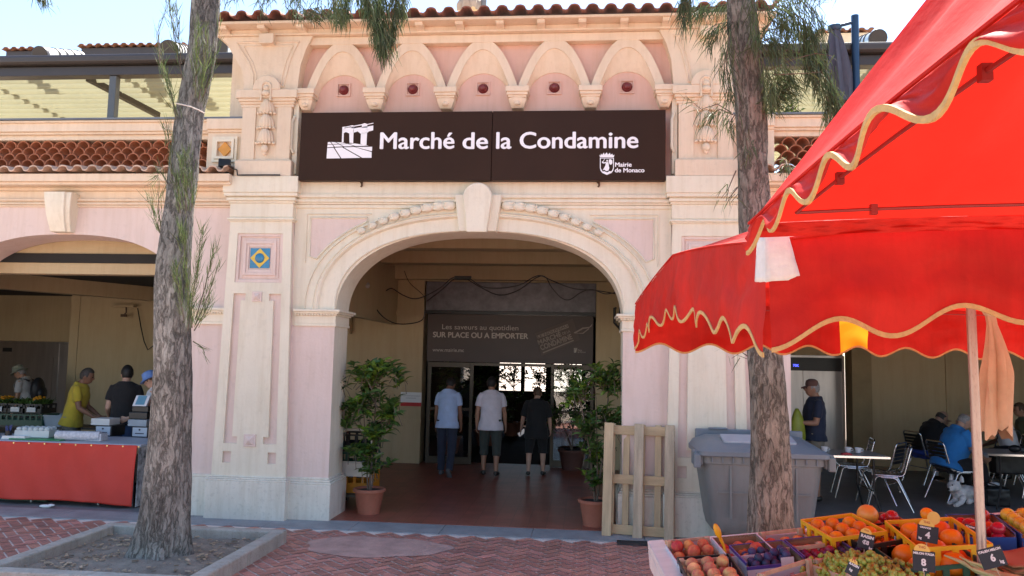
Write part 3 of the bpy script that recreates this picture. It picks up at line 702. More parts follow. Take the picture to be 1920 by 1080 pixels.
# ---------------------------------------------------------------- banner over the door
BN = thing('banner', 'dark brown banner over the doors reading sur place ou a emporter', 'banner', (-1.3, 4.9, 1.8)); BNO = Matrix.Translation((1.3, -4.9, -1.8)); yb = 4.93
bx0, bx1 = at(801, 640, yb).x, at(1112, 640, yb).x
m = MB(); m.box(bx0, bx1, yb, yb+.03, 1.81, 2.655); m.build('board', mat('brown_banner_vinyl', (.070, .047, .038), .5, .08, 2), BN, M=BNO)
PALE = mat('pale_lettering', (.50, .44, .38), .6, .03); PALE2 = mat('grey_tag_print', (.30, .25, .21), .6, .03); TAGB = mat('tag_board_print', (.105, .078, .062), .6, .05)
word('Les saveurs au quotidien', 829, 972, 617, bold=.0, par=BN, org=BNO, y=yb, mt=PALE, hpx=9)
word('SUR PLACE OU A EMPORTER', 812, 990, 632, bold=.001, par=BN, org=BNO, y=yb, mt=PALE, hpx=10.5, weight=.004)
word('www.mairie.mc', 811, 870, 659, bold=.0, par=BN, org=BNO, y=yb, mt=PALE, hpx=6.5)
Z7 = lambda l: [(780+a/4.8, 510+b/4.8) for a, b in l]
emblem([Z7([(1070, 552), (1410, 420), (1475, 610), (1130, 755)])], 'tag_print', BN, BNO, yb, TAGB, .002)
emblem([Z7([(1085, 575), (1365, 468), (1376, 500), (1096, 600)]), Z7([(1140, 722), (1418, 610), (1421, 620), (1144, 732)]), Z7([(1420, 545), (1500, 500), (1560, 495), (1588, 465), (1580, 490), (1555, 505), (1505, 512), (1440, 550), (1500, 548), (1555, 505), (1560, 512), (1505, 556), (1425, 552)])], 'tag_bar', BN, BNO, yb, PALE2, .004)
def tilted(txt, p0, p1, hpx, mt, bold=.001, dy=.0045):
    a, b_ = at(*Z7([p0])[0], yb), at(*Z7([p1])[0], yb); ang = math.atan2(b_.z-a.z, b_.x-a.x)
    o = text_mesh('lettering', txt, mt, .1, BN, None, bold=bold, width=math.hypot(b_.x-a.x, b_.z-a.z))
    k = hpx/4.8/FPX*(a-CAM).dot(CF)/max(v.co.y for v in o.data.vertices)
    for v in o.data.vertices: v.co.y *= k
    o.data.transform(BNO @ wallM(a.x, yb-dy, a.z) @ Matrix.Rotation(ang, 4, 'Z'))
tilted('LE NOUVEAU', (1098, 596), (1368, 494), 22, TAGB, .002, .006); tilted('MARCHÉ', (1105, 655), (1312, 575), 52, PALE2, .003); tilted('DE LA', (1322, 568), (1392, 542), 24, PALE2, .002); tilted('CONDAMINE', (1128, 705), (1410, 600), 48, PALE2, .003)
emblem([Z7([(1422, 685), (1428, 685), (1428, 728), (1422, 728)]), Z7([(1428, 685), (1452, 685), (1452, 690), (1428, 690)]), Z7([(1432, 695), (1448, 692), (1440, 728), (1430, 722)])], 'crest_emblem', BN, BNO, yb, PALE, .002)
word('Mairie', 1083, 1091, 658, par=BN, org=BNO, y=yb, mt=PALE, bold=0, hpx=3); word('de Monaco', 1083, 1098, 661.5, par=BN, org=BNO, y=yb, mt=PALE, bold=0, hpx=3)

# notice on the wall
p0, p1 = at(752, 735, 4.92), at(790, 762, 4.92)
NT = thing('notice', 'white notice with a red bottom stripe on the tan pier beside the doors', 'notice', (p0.x, 4.92, p1.z)); NO = Matrix.Translation((-p0.x, -4.92, -p1.z))
m = MB(); m.box(p0.x, p1.x, 4.905, 4.92, p1.z, p0.z); m.build('board', mat('white_paper', (.72, .72, .70), .6, .04), NT, M=NO)
zz = p1.z+(p0.z-p1.z)*.27; m = MB(); m.box(p0.x, p1.x, 4.902, 4.9049, p1.z, zz); m.build('stripe', mat('notice_red', (.45, .02, .02), .6), NT, M=NO)
m = MB()
for k, (a, c) in enumerate(((.06, .92), (.25, .75))):
    zq = p0.z-(p0.z-p1.z)*(.28+.16*k); x = p0.x+(p1.x-p0.x)*a
    while x < p0.x+(p1.x-p0.x)*c: m.box(x, x+.014, 4.9025, 4.9049, zq, zq+.010); x += .021
m.build('print', mat('grey_print', (.3, .3, .3), .7), NT, M=NO)
# wall boxes and lamp
for (px, py, w_, h_, lab) in ((694, 588, .08, .10, 'small tan junction box high on the left back wall'), (655, 609, .05, .16, 'narrow tan box behind the left impost of the big arch')):
    c = at(px, py, 4.99); b = MB(); b.box(c.x-w_, c.x+w_, 4.90, 4.999, c.z-h_, c.z+h_); b.box(c.x-w_*.8, c.x+w_*.8, 4.885, 4.901, c.z-h_*.8, c.z+h_*.8)
    tag(b.build('junction_box', TAN, bevel=.01), lab, 'box')
def camdev(c, lab):
    t = thing('security_camera', lab, 'camera', c)
    b = MB(); b.box(-.03, .03, -.02, .1, -.03, .03); b.tube([(0, 0, 0), (0, .09, .03)], .015, n=6); b.build('bracket', BLACKP, t)
    b = MB(); b.tube([(.02, .02, -.02), (-.03, -.16, -.06)], .05, n=12); b.build('housing', mat('grey_white_plastic', (.45, .44, .42), .4), t, smooth=50, bevel=.008)
    b = MB(); b.tube([(-.031, -.162, -.0605), (-.034, -.17, -.062)], .035, n=12); b.build('lens', BLACKP, t)
c = at(729, 578, 4.88); camdev(c, 'grey security camera on the tan back wall under a hanging cable')
c = at(686, 532, 3.0); camdev(c, 'grey camera hanging under the first ceiling beam of the passage')
c = at(421, 308, -.14)
t = thing('floodlight', 'small black floodlight standing on the tile ledge beside the left pilaster', 'light', (c.x, -.14, 3.99))
b = MB(); b.box(-.07, .07, -.06, .05, .06, .17, M=Matrix.Rotation(R(25), 4, 'Z') @ Matrix.Rotation(R(-20), 4, 'X')); b.build('housing', BLACKP, t, bevel=.015)
b = MB(); b.tube([(0, 0, 0), (0, 0, .09)], .015, n=6); b.box(-.05, .05, -.04, .04, 0, .012); b.build('foot', BLACKP, t)
b = MB(); pts = [at(*p, -.10) for p in ((430, 314), (441, 318), (450, 322), (451, 334), (460, 338.5), (480, 338), (500, 339), (530, 338))]
pts = [Vector((p.x, -.185, max(p.z, 3.957))) for p in pts]; b.tube(pts, .009, n=6); tag(b.build('cable', BLACKP, smooth=60), 'thin black cable running from the floodlight along the pilaster capital', 'cable')
c = at(232, 574, 4.9); t = thing('wall_lamp', 'tan strip lamp on a short bracket high on the left back wall', 'lamp', (c.x, 4.9, c.z))
b = MB(); b.box(-.22, .22, -.05, .05, -.02, .03); b.build('lamp_body', TAN, t, bevel=.006)
b = MB(); b.tube([(.05, 0, -.02), (.07, -.02, -.12), (.03, -.03, -.17)], .014, n=6); b.box(-.02, .08, -.05, 0, -.20, -.15); b.build('bracket', mat('rusty_iron', (.10, .06, .04), .8), t)
b = MB(); pts = [at(258, 578, 4.93), at(264, 612, 4.93), at(270, 640, 4.93), at(277, 656, 4.93), at(288, 648, 4.93)]; b.tube(pts, .010, n=6); tag(b.build('cable', BLACKP, smooth=60), 'dark cable hanging beside the downpipe on the left back wall', 'cable')
# hanging cables in the passage
def cable(pts, lab, Y=3.9, r=.009):
    P3 = [at(a, c, Y) for a, c in pts]; out = []
    for i in range(len(P3)-1):
        a, c = P3[i], P3[i+1]
        pm, pn = P3[max(0, i-1)], P3[min(len(P3)-1, i+2)]
        for k in range(6):
            t = k/6; out.append(.5*((2*a)+(c-pm)*t+(2*pm-5*a+4*c-pn)*t*t+(-pm+3*a-3*c+pn)*t**3))
    out.append(P3[-1]); b = MB(); b.tube(out, r, n=6); tag(b.build('cable', BLACKP, smooth=60), lab, 'cable')
cable([(690, 546), (705, 578), (722, 597), (745, 607), (775, 606), (793, 598), (797, 578)], 'lowest black cable looping down in front of the left back wall', 3.6)
cable([(724, 545), (735, 541), (755, 553), (775, 560), (795, 556), (825, 540), (845, 523), (860, 519), (880, 522), (905, 538), (940, 540), (975, 534), (1000, 520), (1015, 517), (1035, 526), (1075, 541), (1120, 545), (1160, 552)], 'upper black cable swagged in waves across the shutter housing', 3.85)
cable([(800, 565), (830, 542), (850, 524), (868, 520), (900, 538), (935, 553), (970, 545), (1005, 521), (1022, 519), (1035, 540), (1052, 558), (1068, 562), (1090, 548), (1110, 543), (1135, 551), (1155, 548)], 'lower black cable swagged below the upper one across the shutter housing', 3.95)
cable([(758, 508), (768, 530), (790, 550), (796, 560), (797, 580)], 'thin black cable hanging down from the ceiling beam at left', 4.0, .006)
c = at(868, 521, 3.83); b = MB(); b.box(c.x-.14, c.x+.14, 3.80, 3.86, c.z-.03, c.z+.03); tag(b.build('cable_box', BLACKP, bevel=.008), 'flat black connector box on the swagged cables', 'box')
c = at(1152, 605, 4.2); b = MB(); b.tube([c+Vector((.02, .1, .25)), c+Vector((0, 0, .24)), c, c+Vector((.09, 0, -.10)), c+Vector((.10, .1, -.11))], .022, n=8); b.tube([c+Vector((.09, .1, .25)), c+Vector((.09, 0, .24)), c+Vector((.09, 0, -.10))], .018, n=8)
tag(b.build('wall_bracket', BLACKP, smooth=50), 'dark metal hanger bracket on the right wall of the passage', 'bracket')

# ---------------------------------------------------------------- terrace pergolas
FAB = mat('cream_yellow_canvas', (.50, .49, .34), .7, .05, 2, trans=.17)
def pergola(s, xa, xb, lab):
    zb = at(100, 142, 1.0).z; z2 = at(100, 124, 1.0).z; z3 = at(100, 107, 1.0).z
    t = thing('pergola', lab, 'pergola', ((xa+xb)/2, 1.0, 3.75)); O = Matrix.Translation((-(xa+xb)/2, -1.0, -3.75))
    m = MB(); m.box(xa, xb, 1.0, 1.16, zb, z2-.01); m.build('front_beam', BROWNMETAL, t, bevel=.005, M=O)
    m = MB(); m.rings([[(x, .93+.02*math.cos(a)*0+dy, z2+dz) for dy, dz in ((0, .0), (-.03, .03), (-.035, .09), (-.02, z3-z2-.01), (0, z3-z2), (.25, z3-z2), (.25, 0))] for a, x in ((0, xa), (0, xb))]); m.build('gutter', BROWNMETAL, t, bevel=.006, M=O)
    m = MB(); y = 1.2; prof_ = []
    while y < 6: prof_ += [(y, zb+.075), (y+.10, zb+.092), (y+.19, zb+.085), (y+.205, zb+.045), (y+.215, zb+.045)]; y += .22
    m.rings([[(x, py_, pz_) for py_, pz_ in prof_] for x in np.linspace(xa, xb, 9)], closed=False, caps=False); m.build('canvas_roof', FAB, t, M=O)
    for x in [xa+.1+k*(xb-xa-.2)/3 for k in range(4)]:
        m = MB(); m.box(x-.05, x+.05, 1.02, 1.12, 3.75, zb-.002); m.box(x-.05, x+.05, 5.9, 6.0, 3.75, zb+.2); m.box(x-.04, x+.04, 1.161, 6.0, zb+.13, zb+.2)
        m.build('post', mat('grey_steel_post', (.10, .105, .11), .45, .1), t, bevel=.004, seg=1, M=O)
    return t, O, zb
xp = at(50, 180, 1.07).x
wL = (-4.35-xp)*3/2.0
tL, OL, zb = pergola(-1, xp-.1-3.1, -4.2, 'dark brown terrace pergola with cream canvas roof left of the gable')
p, q = at(165, 147, 1.3), at(297, 216, 2.6)
m = MB(); m.tube([p, q], .055, n=4); m.build('diagonal_arm', BROWNMETAL, tL, M=OL)
tR, OR_, _ = pergola(1, mx_(-4.2), mx_(xp-.1-3.1), 'dark brown terrace pergola with cream canvas roof right of the gable')

# awning cassettes and huts on the roof beyond
CASS = mat('white_cassette', (.60, .58, .54), .35, .05)
def cassette(pa, pb, Y, r, lab, cm=CASS):
    a, b_ = at(*pa, Y), at(*pb, Y+.9)
    t = thing('awning_cassette', lab, 'awning', a)
    d = (b_-a); m = MB(); m.tube([(0, 0, 0), d], r, n=16); m.build('barrel', cm, t, smooth=50)
    m = MB(); u = d.normalized(); m.tube([-u*.05, u*.02], r*1.18, n=16); m.build('end_cap', BROWNMETAL, t, smooth=50, bevel=.01)
    for k in (.3, .5, .7, .9):
        m = MB(); m.tube([d*k-u*.015, d*k+u*.015], r*1.12, n=16); m.build('clip', BROWNMETAL, t, smooth=50)
cassette((78, 102), (150, 108), 1.35, .10, 'white awning barrel with dark end cap lying on the left pergola, nearer the picture edge')
cassette((318, 92), (345, 98), 1.5, .11, 'short white awning barrel beside the left trunk, in front of the longer tiled hut')
cassette((405, 88), (440, 110), 2.2, .16, 'pale awning barrel between the left trunk and the flared gable')
cassette((1645, 72), (1610, 84), 1.5, .10, 'pale blue-grey awning barrel on the right pergola behind the red canopy', mat('blue_grey_metal', (.35, .42, .50), .35, metal=.2))
def hut(pl, pr, pb, Y, lab, open_=False, depth=2.5):
    a, b_ = at(*pl, Y), at(*pr, Y); zb_ = at(pl[0], pb, Y).z-1.2
    t = thing('rooftop_hut', lab, 'hut', ((a.x+b_.x)/2, Y, 3.75)); O = Matrix.Translation((-(a.x+b_.x)/2, -Y, -3.75))
    m = MB(); z = min(a.z, b_.z)
    if open_:
        for x in (a.x+.25, (a.x+b_.x)/2+.25, b_.x-.4): m.box(x, x+.22, Y+.2, Y+.4, 3.75, z-.262)
        m.box(a.x+.25, a.x+.9, Y+.41, Y+depth-.2, 3.75, z-.262)
    else: m.box(a.x+.3, b_.x-.3, Y+.25, Y+depth-.2, 3.75, z-.262)
    m.build('wall', mat('dark_timber_wall', (.07, .04, .03), .7) if not open_ else CREAM_BOUNCE, t, M=O)
    m = MB(); m.box(a.x, b_.x, Y, Y+depth, z-.26, z-.03); m.build('eave', BROWNMETAL if not open_ else CREAM_BOUNCE, t, M=O)
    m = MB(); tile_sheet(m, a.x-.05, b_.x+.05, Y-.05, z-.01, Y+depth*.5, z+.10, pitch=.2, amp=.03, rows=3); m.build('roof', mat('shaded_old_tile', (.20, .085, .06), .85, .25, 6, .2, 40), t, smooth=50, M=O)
hut((12, 94), (62, 92), 112, 7.5, 'small dark hut with tiled eave at the far left skyline')
hut((153, 88), (345, 80), 112, 7.2, 'long dark hut with tiled eave on the skyline left of the near trunk')
hut((1535, 60), (1632, 57), 95, 7.6, 'open tiled belvedere with peach posts on the right skyline', True)
# folded parasols
def folded(pt, pb, Y, lab, fabc, polec, r=.13, side=1, hpx=None):
    a, b_ = at(*pt, Y), at(*pb, Y)
    t = thing('folded_parasol', lab, 'parasol', (b_.x, Y, 3.75))
    O = Matrix.Translation((-b_.x, -Y, -3.75))
    m = MB(); rings = []; K = 26
    H = a.z-b_.z
    for i in range(15):
        tt = i/14; rr = r*(.35+.75*math.sin(min(1, tt*1.25)*math.pi*.55))*(1-.12*tt)
        rings.append([(a.x+(b_.x-a.x)*tt+rr*(1+.22*math.cos(7*2*math.pi*j/K+tt*1.5))*math.cos(2*math.pi*j/K), Y+rr*(1+.22*math.cos(7*2*math.pi*j/K+tt*1.5))*math.sin(2*math.pi*j/K), a.z-H*tt) for j in range(K)])
    m.rings(rings); m.build('folded_canopy', fabc, t, smooth=60, M=O)
    m = MB(); x = b_.x+side*r*1.25; m.tube([(x, Y-.03, 3.75), (x, Y-.03, a.z+.16)], .045, n=12); m.build('mast', polec, t, smooth=50, M=O)
    m = MB(); m.lathe([(r*.5, -.02), (r*.62, .0), (r*.62, .04), (r*.3, .06)], 16, c=(a.x, Y, a.z)); m.tube([(a.x, Y, a.z+.03), (x, Y-.03, a.z+.08)], .022, n=8); m.build('cap', polec, t, smooth=50, M=O)
folded((1565, 55), (1578, 192), .9, 'closed charcoal parasol with a navy mast on the right terrace', mat('charcoal_canvas', (.075, .075, .10), .8, .15, 5), mat('navy_steel', (.02, .05, .10), .35, metal=.3), .135)
folded((881, -10), (881, 22), 2.5, 'pale beige folded parasol top standing above the tiled gable', mat('beige_canvas', (.45, .36, .28), .8, .15, 5), mat('grey_mast', (.2, .2, .2), .5), .17)
# ---------------------------------------------------------------- tree planter
PLM = mat('planter_kerb_stone', (.40, .37, .32), .85, .18, 4, .3, 40, speck=.2, streak=.2)
px0, px1, py0, py1 = -4.80, -2.93, -2.95, -1.10
t = thing('tree_planter', 'square pale stone kerb around the bare earth of the left tree', 'planter', (-3.87, -2.0, 0))
O = Matrix.Translation((3.87, 2.0, 0))
for x0, x1, y0, y1 in ((px0, px1, py1-.13, py1), (px0, px0+.13, py0, py1-.132), (px1-.13, px1, py0, -2.02), (px1-.13, px1, -2.018, py1-.132), (px0+.132, px1-.132, py0, py0+.13)):
    m = MB(); m.box(x0, x1, y0, y1, -.02, .125); m.build('kerb_stone', PLM, t, bevel=.014, M=O)
EARTH = mat('dry_earth', (.235, .20, .16), .95, .3, 6, .6, 30, speck=.35)
b = MB(); n_ = 60; vs = []
for i in range(n_+1):
    for j in range(n_+1):
        x = px0+.05+(px1-px0-.1)*i/n_; y = py0+.05+(py1-py0-.1)*j/n_
        r_ = math.hypot(x+3.72, y+2.1)
        vs.append((x, y, .035+.06*math.exp(-(r_/.5)**2)+.022*noise.noise(Vector((x*4, y*4, 0)))+.012*noise.noise(Vector((x*14, y*14, 3)))))
fs = [(i*(n_+1)+j, (i+1)*(n_+1)+j, (i+1)*(n_+1)+j+1, i*(n_+1)+j+1) for i in range(n_) for j in range(n_)]
b.add(vs, fs); o = b.build('planter_soil', EARTH, smooth=180); tag(o, None, None, kind='structure')
b = MB(); rg = random.Random(3); cols = []
for k in range(420):
    x, y = rg.uniform(px0+.15, px1-.15), rg.uniform(py0+.15, py1-.15)
    if math.hypot(x+3.72, y+2.1) < .3: continue
    s_ = rg.uniform(.004, .016); a = rg.uniform(0, 6.3); z = .052+.06*math.exp(-(math.hypot(x+3.72, y+2.1)/.5)**2)+.022*noise.noise(Vector((x*4, y*4, 0)))
    M_ = Matrix.Translation((x, y, z)) @ Matrix.Rotation(a, 4, 'Z') @ Matrix.Rotation(rg.uniform(-.4, .4), 4, 'X')
    b.box(-s_*1.6, s_*1.6, -s_*.6, s_*.6, -s_*.3, s_*.3, M=M_); c = rg.uniform(.5, 1.6); cols += [(c, c*.92, c*.8)]*6
o = b.build('bark_litter', mat('litter', (.33, .27, .21), .9, .2, 30, attr='tint')); face_colors(o, cols); tag(o, None, None, kind='stuff')

# ---------------------------------------------------------------- trees
def bark(name, c1, c2):
    M = bpy.data.materials.new(name); M.use_nodes = True; n = M.node_tree.nodes; L = M.node_tree.links; pb = n['Principled BSDF']; pb.inputs['Roughness'].default_value = .9; pb.inputs['Specular IOR Level'].default_value = .2
    tc = n.new('ShaderNodeTexCoord'); w0 = n.new('ShaderNodeTexNoise'); w0.inputs['Scale'].default_value = 7; w0.inputs['Detail'].default_value = 4; L.new(tc.outputs['Object'], w0.inputs['Vector'])
    sb_ = n.new('ShaderNodeVectorMath'); sb_.operation = 'SCALE'; sb_.inputs['Scale'].default_value = .10; L.new(w0.outputs['Color'], sb_.inputs[0])
    ad0 = n.new('ShaderNodeVectorMath'); L.new(tc.outputs['Object'], ad0.inputs[0]); L.new(sb_.outputs[0], ad0.inputs[1])
    mp = n.new('ShaderNodeMapping'); mp.inputs['Scale'].default_value = (1, 1, .19); L.new(ad0.outputs[0], mp.inputs[0])
    vo = n.new('ShaderNodeTexNoise'); vo.inputs['Scale'].default_value = 19; vo.inputs['Detail'].default_value = 9; vo.inputs['Roughness'].default_value = .62; L.new(mp.outputs[0], vo.inputs['Vector'])
    s1 = n.new('ShaderNodeMath'); s1.operation = 'SUBTRACT'; s1.inputs[1].default_value = .5; L.new(vo.outputs['Fac'], s1.inputs[0])
    s2 = n.new('ShaderNodeMath'); s2.operation = 'ABSOLUTE'; L.new(s1.outputs[0], s2.inputs[0])
    vr = n.new('ShaderNodeMapRange'); vr.inputs[1].default_value = 0; vr.inputs[2].default_value = .055; vr.inputs[3].default_value = .02; vr.inputs[4].default_value = .30; L.new(s2.outputs[0], vr.inputs[0])
    nz = n.new('ShaderNodeTexNoise'); nz.inputs['Scale'].default_value = 42; nz.inputs['Detail'].default_value = 9; nz.inputs['Roughness'].default_value = .72; L.new(mp.outputs[0], nz.inputs['Vector'])
    ad = n.new('ShaderNodeMath'); ad.operation = 'MULTIPLY_ADD'; ad.inputs[1].default_value = .9; L.new(nz.outputs['Fac'], ad.inputs[0]); L.new(vr.outputs[0], ad.inputs[2])
    rp = n.new('ShaderNodeValToRGB'); e = rp.color_ramp.elements; e[0].position = .30; e[0].color = (*[c*.33 for c in c1], 1); e[1].position = .98; e[1].color = (*c2, 1); k = rp.color_ramp.elements.new(.62); k.color = (*c1, 1); L.new(ad.outputs[0], rp.inputs[0])
    n2 = n.new('ShaderNodeTexNoise'); n2.inputs['Scale'].default_value = 2.6; n2.inputs['Detail'].default_value = 5; L.new(tc.outputs['Object'], n2.inputs['Vector'])
    mr = n.new('ShaderNodeMapRange'); mr.inputs[1].default_value = .35; mr.inputs[2].default_value = .65; mr.inputs[3].default_value = .68; mr.inputs[4].default_value = 1.25; L.new(n2.outputs['Fac'], mr.inputs[0])
    mx = n.new('ShaderNodeMix'); mx.data_type = 'RGBA'; mx.blend_type = 'MULTIPLY'; mx.inputs[0].default_value = 1; L.new(rp.outputs[0], mx.inputs[6]); L.new(mr.outputs[0], mx.inputs[7]); L.new(mx.outputs[2], pb.inputs['Base Color'])
    bp = n.new('ShaderNodeBump'); bp.inputs['Strength'].default_value = 1.0; bp.inputs['Distance'].default_value = .02; L.new(ad.outputs[0], bp.inputs['Height']); L.new(bp.outputs[0], pb.inputs['Normal'])
    return M
BARK1 = bark('grey_brown_bark', (.175, .165, .145), (.41, .395, .355)); BARK2 = bark('brown_bark', (.165, .148, .12), (.38, .345, .285))
NEEDLE = mat('casuarina_needle', (.085, .115, .048), .6, .25, 3, trans=.35, attr='tint')
TWIG = mat('twig_bark', (.12, .09, .065), .9, .3, 20)
def trunk(tab, Y, seed, M, root, Rt, flare=0.0, thin=.87):
    b = MB(); n_ = 64; zs_ = [p[1] for p in tab]; K = 260; rgs = []
    for i in range(K+1):
        z = zs_[0]-.1+(zs_[-1]-zs_[0]+.1)*i/K
        x = float(np.interp(z, zs_, [p[0] for p in tab])); r = thin*float(np.interp(z, zs_, [p[2] for p in tab]))
        y = Y+.06*math.sin(z*1.3+seed); q = []
        for j in range(n_):
            a = 2*math.pi*j/n_; d = Vector((math.cos(a), math.sin(a), 0))
            rr = r*(1+flare*math.exp(-max(z, 0)/.22)*(.5+.5*math.sin(5*a+seed)))
            rr += .026*noise.noise(Vector((d.x*2.2, d.y*2.2, z*.9))+Vector((seed, 0, 0)))+.010*noise.noise(Vector((d.x*9, d.y*9, z*2.2)))+.006*noise.noise(Vector((d.x*24, d.y*24, z*6)))
            q.append((x+rr*d.x, y+rr*d.y, z))
        rgs.append(q)
    b.rings(rgs)
    # branch scars
    return b.build('trunk', M, root, smooth=180, M=Rt)
def needles(b, cols, pts, n_, ln, droop, spread, tan=.35, wid=.0034, base=(1, 1, 1), jit=.03, rg=random):
    seg = [(pts[i+1]-pts[i]) for i in range(len(pts)-1)]
    for k in range(n_):
        t = rg.random()**.9*(len(pts)-1)*.9999; i = int(t); p = pts[i]+seg[i]*(t-i)
        p = p+Vector((rg.gauss(0, jit), rg.gauss(0, jit), rg.gauss(0, jit)))
        d = seg[i].normalized()*tan+Vector((rg.gauss(0, spread), rg.gauss(0, spread), rg.gauss(0, spread)*.6-droop)); d.normalize()
        l = ln*rg.uniform(.55, 1.15); sd_ = d.orthogonal().normalized(); sd_ = Matrix.Rotation(rg.uniform(0, 6.28), 3, d) @ sd_
        q = p+d*l*.55; e = q+(d+Vector((0, 0, -droop*.5))).normalized()*l*.45; w_ = wid*rg.uniform(.7, 1.2)
        b.add([p-sd_*w_, p+sd_*w_, q+sd_*w_*.9, q-sd_*w_*.9, e+sd_*w_*.15, e-sd_*w_*.15], [(0, 1, 2, 3), (3, 2, 4, 5)])
        c = rg.uniform(.55, 1.35); h = rg.uniform(.85, 1.25); cc = (base[0]*c*h, base[1]*c, base[2]*c*.9); cols += [cc, cc]
def sprig(b, tw, cols, pix, Y, n_, ln, droop, spread, **kw):
    yy = Y if isinstance(Y, (list, tuple)) else [Y]*len(pix)
    pts = [at(p[0], p[1], y) for p, y in zip(pix, yy)]
    tw.tube(pts, [.006*(1-.7*i/(len(pts)-1)) for i in range(len(pts))], n=5)
    needles(b, cols, pts, n_, ln, droop, spread, **kw)
def crown(tw, b, cols, base, top, R_, n_, rg):
    # limbs and drooping sprays of the crown above the picture
    for k in range(n_):
        z = base.z+(top-base.z)*rg.random()**.8; a = rg.uniform(0, 6.28); rr = R_*(.45+.55*rg.random())*(1-.55*max(0, (z-base.z)/(top-base.z)))
        p0 = Vector((base.x, base.y, z)); p2 = p0+Vector((rr*math.cos(a), rr*math.sin(a), rr*.25)); p1 = (p0+p2)/2+Vector((0, 0, .15)); p3 = p2+Vector((.25*math.cos(a), .25*math.sin(a), -.35*rg.random()-.1))
        tw.tube([p0, p1, p2, p3], [.03, .02, .01, .004], n=5)
        for q in range(5):
            s0 = p1+(p2-p1)*rg.random(); e = s0+Vector((rg.gauss(0, .22), rg.gauss(0, .22), -rg.uniform(.15, .5)))
            needles(b, cols, [s0, (s0+e)/2+Vector((0, 0, .05)), e], 34, .24, .5, .35, wid=.006, rg=rg)
        needles(b, cols, [p1, p2, p3], 60, .26, .55, .35, wid=.006, rg=rg)
# ---- left tree
TL = thing('casuarina_tree', 'grey trunked casuarina growing from the square stone planter', 'tree', (-3.72, -2.1, 0)); OL_ = Matrix.Translation((3.72, 2.1, 0))
tabL = [(-3.73, 0, .285), (-3.72, .12, .262), (-3.71, .268, .248), (-3.698, .454, .234), (-3.693, .733, .220), (-3.689, 1.2, .198), (-3.679, 1.677, .186), (-3.689, 2.158, .178), (-3.70, 2.645, .162), (-3.691, 3.14, .142), (-3.68, 3.64, .150), (-3.666, 4.14, .142), (-3.62, 4.65, .145), (-3.62, 5.17, .150), (-3.55, 6.4, .12), (-3.5, 8.2, .05)]
trunk(tabL, -2.1, 1.3, BARK1, TL, OL_, .34)
rg = random.Random(11); b = MB(); tw = MB(); cols = []
kw = dict(rg=rg)
# hanging bunch over the frieze
for pix, n_ in (([(700, -60), (712, 0), (716, 50), (722, 100)], 620), ([(735, -60), (742, -10), (738, 40), (728, 80)], 420), ([(690, -60), (690, -5), (700, 40), (715, 90)], 420), ([(672, -60), (675, -15), (690, 20)], 240), ([(650, -40), (648, 5), (640, 36)], 240), ([(625, -50), (628, 0), (632, 30)], 130), ([(752, -40), (757, 0), (752, 30)], 160)):
    sprig(b, tw, cols, pix, rg.uniform(-2.6, -2.2), n_, .17, .75, .30, **kw)
for k in range(16):                                 # darker band of twigs against the sky
    x = rg.uniform(405, 640); y0 = rg.uniform(-60, -30); y1 = rg.uniform(-8, 32 if x > 470 else 8)
    sprig(b, tw, cols, [(x, y0), (x+rg.uniform(-8, 8), (y0+y1)/2), (x+rg.uniform(-14, 14), y1)], rg.uniform(-1.6, -1.1), 46, .12, .5, .4, base=(.75, .8, 1.0), **kw)
for k in range(9):
    x = rg.uniform(505, 660); y = rg.uniform(24, 34)
    sprig(b, tw, cols, [(x, y-10), (x+12, y), (x+26, y+2)], rg.uniform(-1.4, -.9), 40, .11, .45, .4, base=(.6, .55, .5), **kw)
sprig(b, tw, cols, [(60, -40), (75, -12), (88, 4)], -2.5, 70, .12, .5, .35, **kw); sprig(b, tw, cols, [(90, -40), (80, -14), (74, 0)], -2.5, 50, .1, .5, .35, **kw)
# water shoots on the trunk
up = dict(tan=1.0, jit=.016, wid=.0024, rg=rg, base=(1.35, 1.4, 1.15))
for pix, n_, Yq in (([(343, 150), (331, 90), (322, 40), (316, -10)], 130, -2.2), ([(340, 120), (334, 60), (330, 10)], 90, -2.2), ([(332, 215), (318, 170), (305, 130), (298, 70)], 90, -2.22), ([(330, 225), (322, 180), (315, 140)], 80, -2.25), ([(322, 330), (318, 270), (312, 235)], 80, -2.25),
        ([(315, 345), (300, 320), (290, 338)], 40, -2.25), ([(306, 450), (290, 410), (280, 370)], 70, -2.2), ([(304, 445), (298, 400), (297, 360)], 70, -2.2), ([(360, 615), (352, 540), (345, 470), (340, 425)], 240, -2.33), ([(352, 620), (362, 550), (372, 490), (378, 430)], 260, -2.33), ([(345, 600), (335, 540), (328, 500)], 120, -2.36), ([(366, 600), (384, 540), (396, 490), (402, 465)], 90, -2.2), ([(366, 610), (388, 560), (408, 500)], 70, -2.2), ([(364, 620), (382, 590), (396, 560)], 60, -2.2), ([(362, 640), (378, 650), (384, 662)], 20, -2.2),
        ([(350, 395), (345, 340), (340, 300)], 140, -2.33), ([(338, 400), (334, 365), (330, 330)], 90, -2.33), ([(360, 390), (358, 340), (352, 290)], 120, -2.33), ([(375, 200), (392, 150), (402, 100), (410, 40)], 90, -2.1), ([(372, 190), (382, 130), (388, 60)], 150, -2.28), ([(366, 180), (368, 110), (372, 50)], 150, -2.28), ([(300, 120), (296, 60), (318, 0)], 40, -2.25)):
    sprig(b, tw, cols, pix, Yq, int(n_*.75), .15, -.12, .30, **up)
crown(tw, b, cols, Vector((-3.55, -2.1, 5.9)), 9.3, 1.5, 26, rg)
o = b.build('crown', NEEDLE, TL, M=OL_); face_colors(o, cols); tw.build('twigs', TWIG, TL, M=OL_)
b = MB()
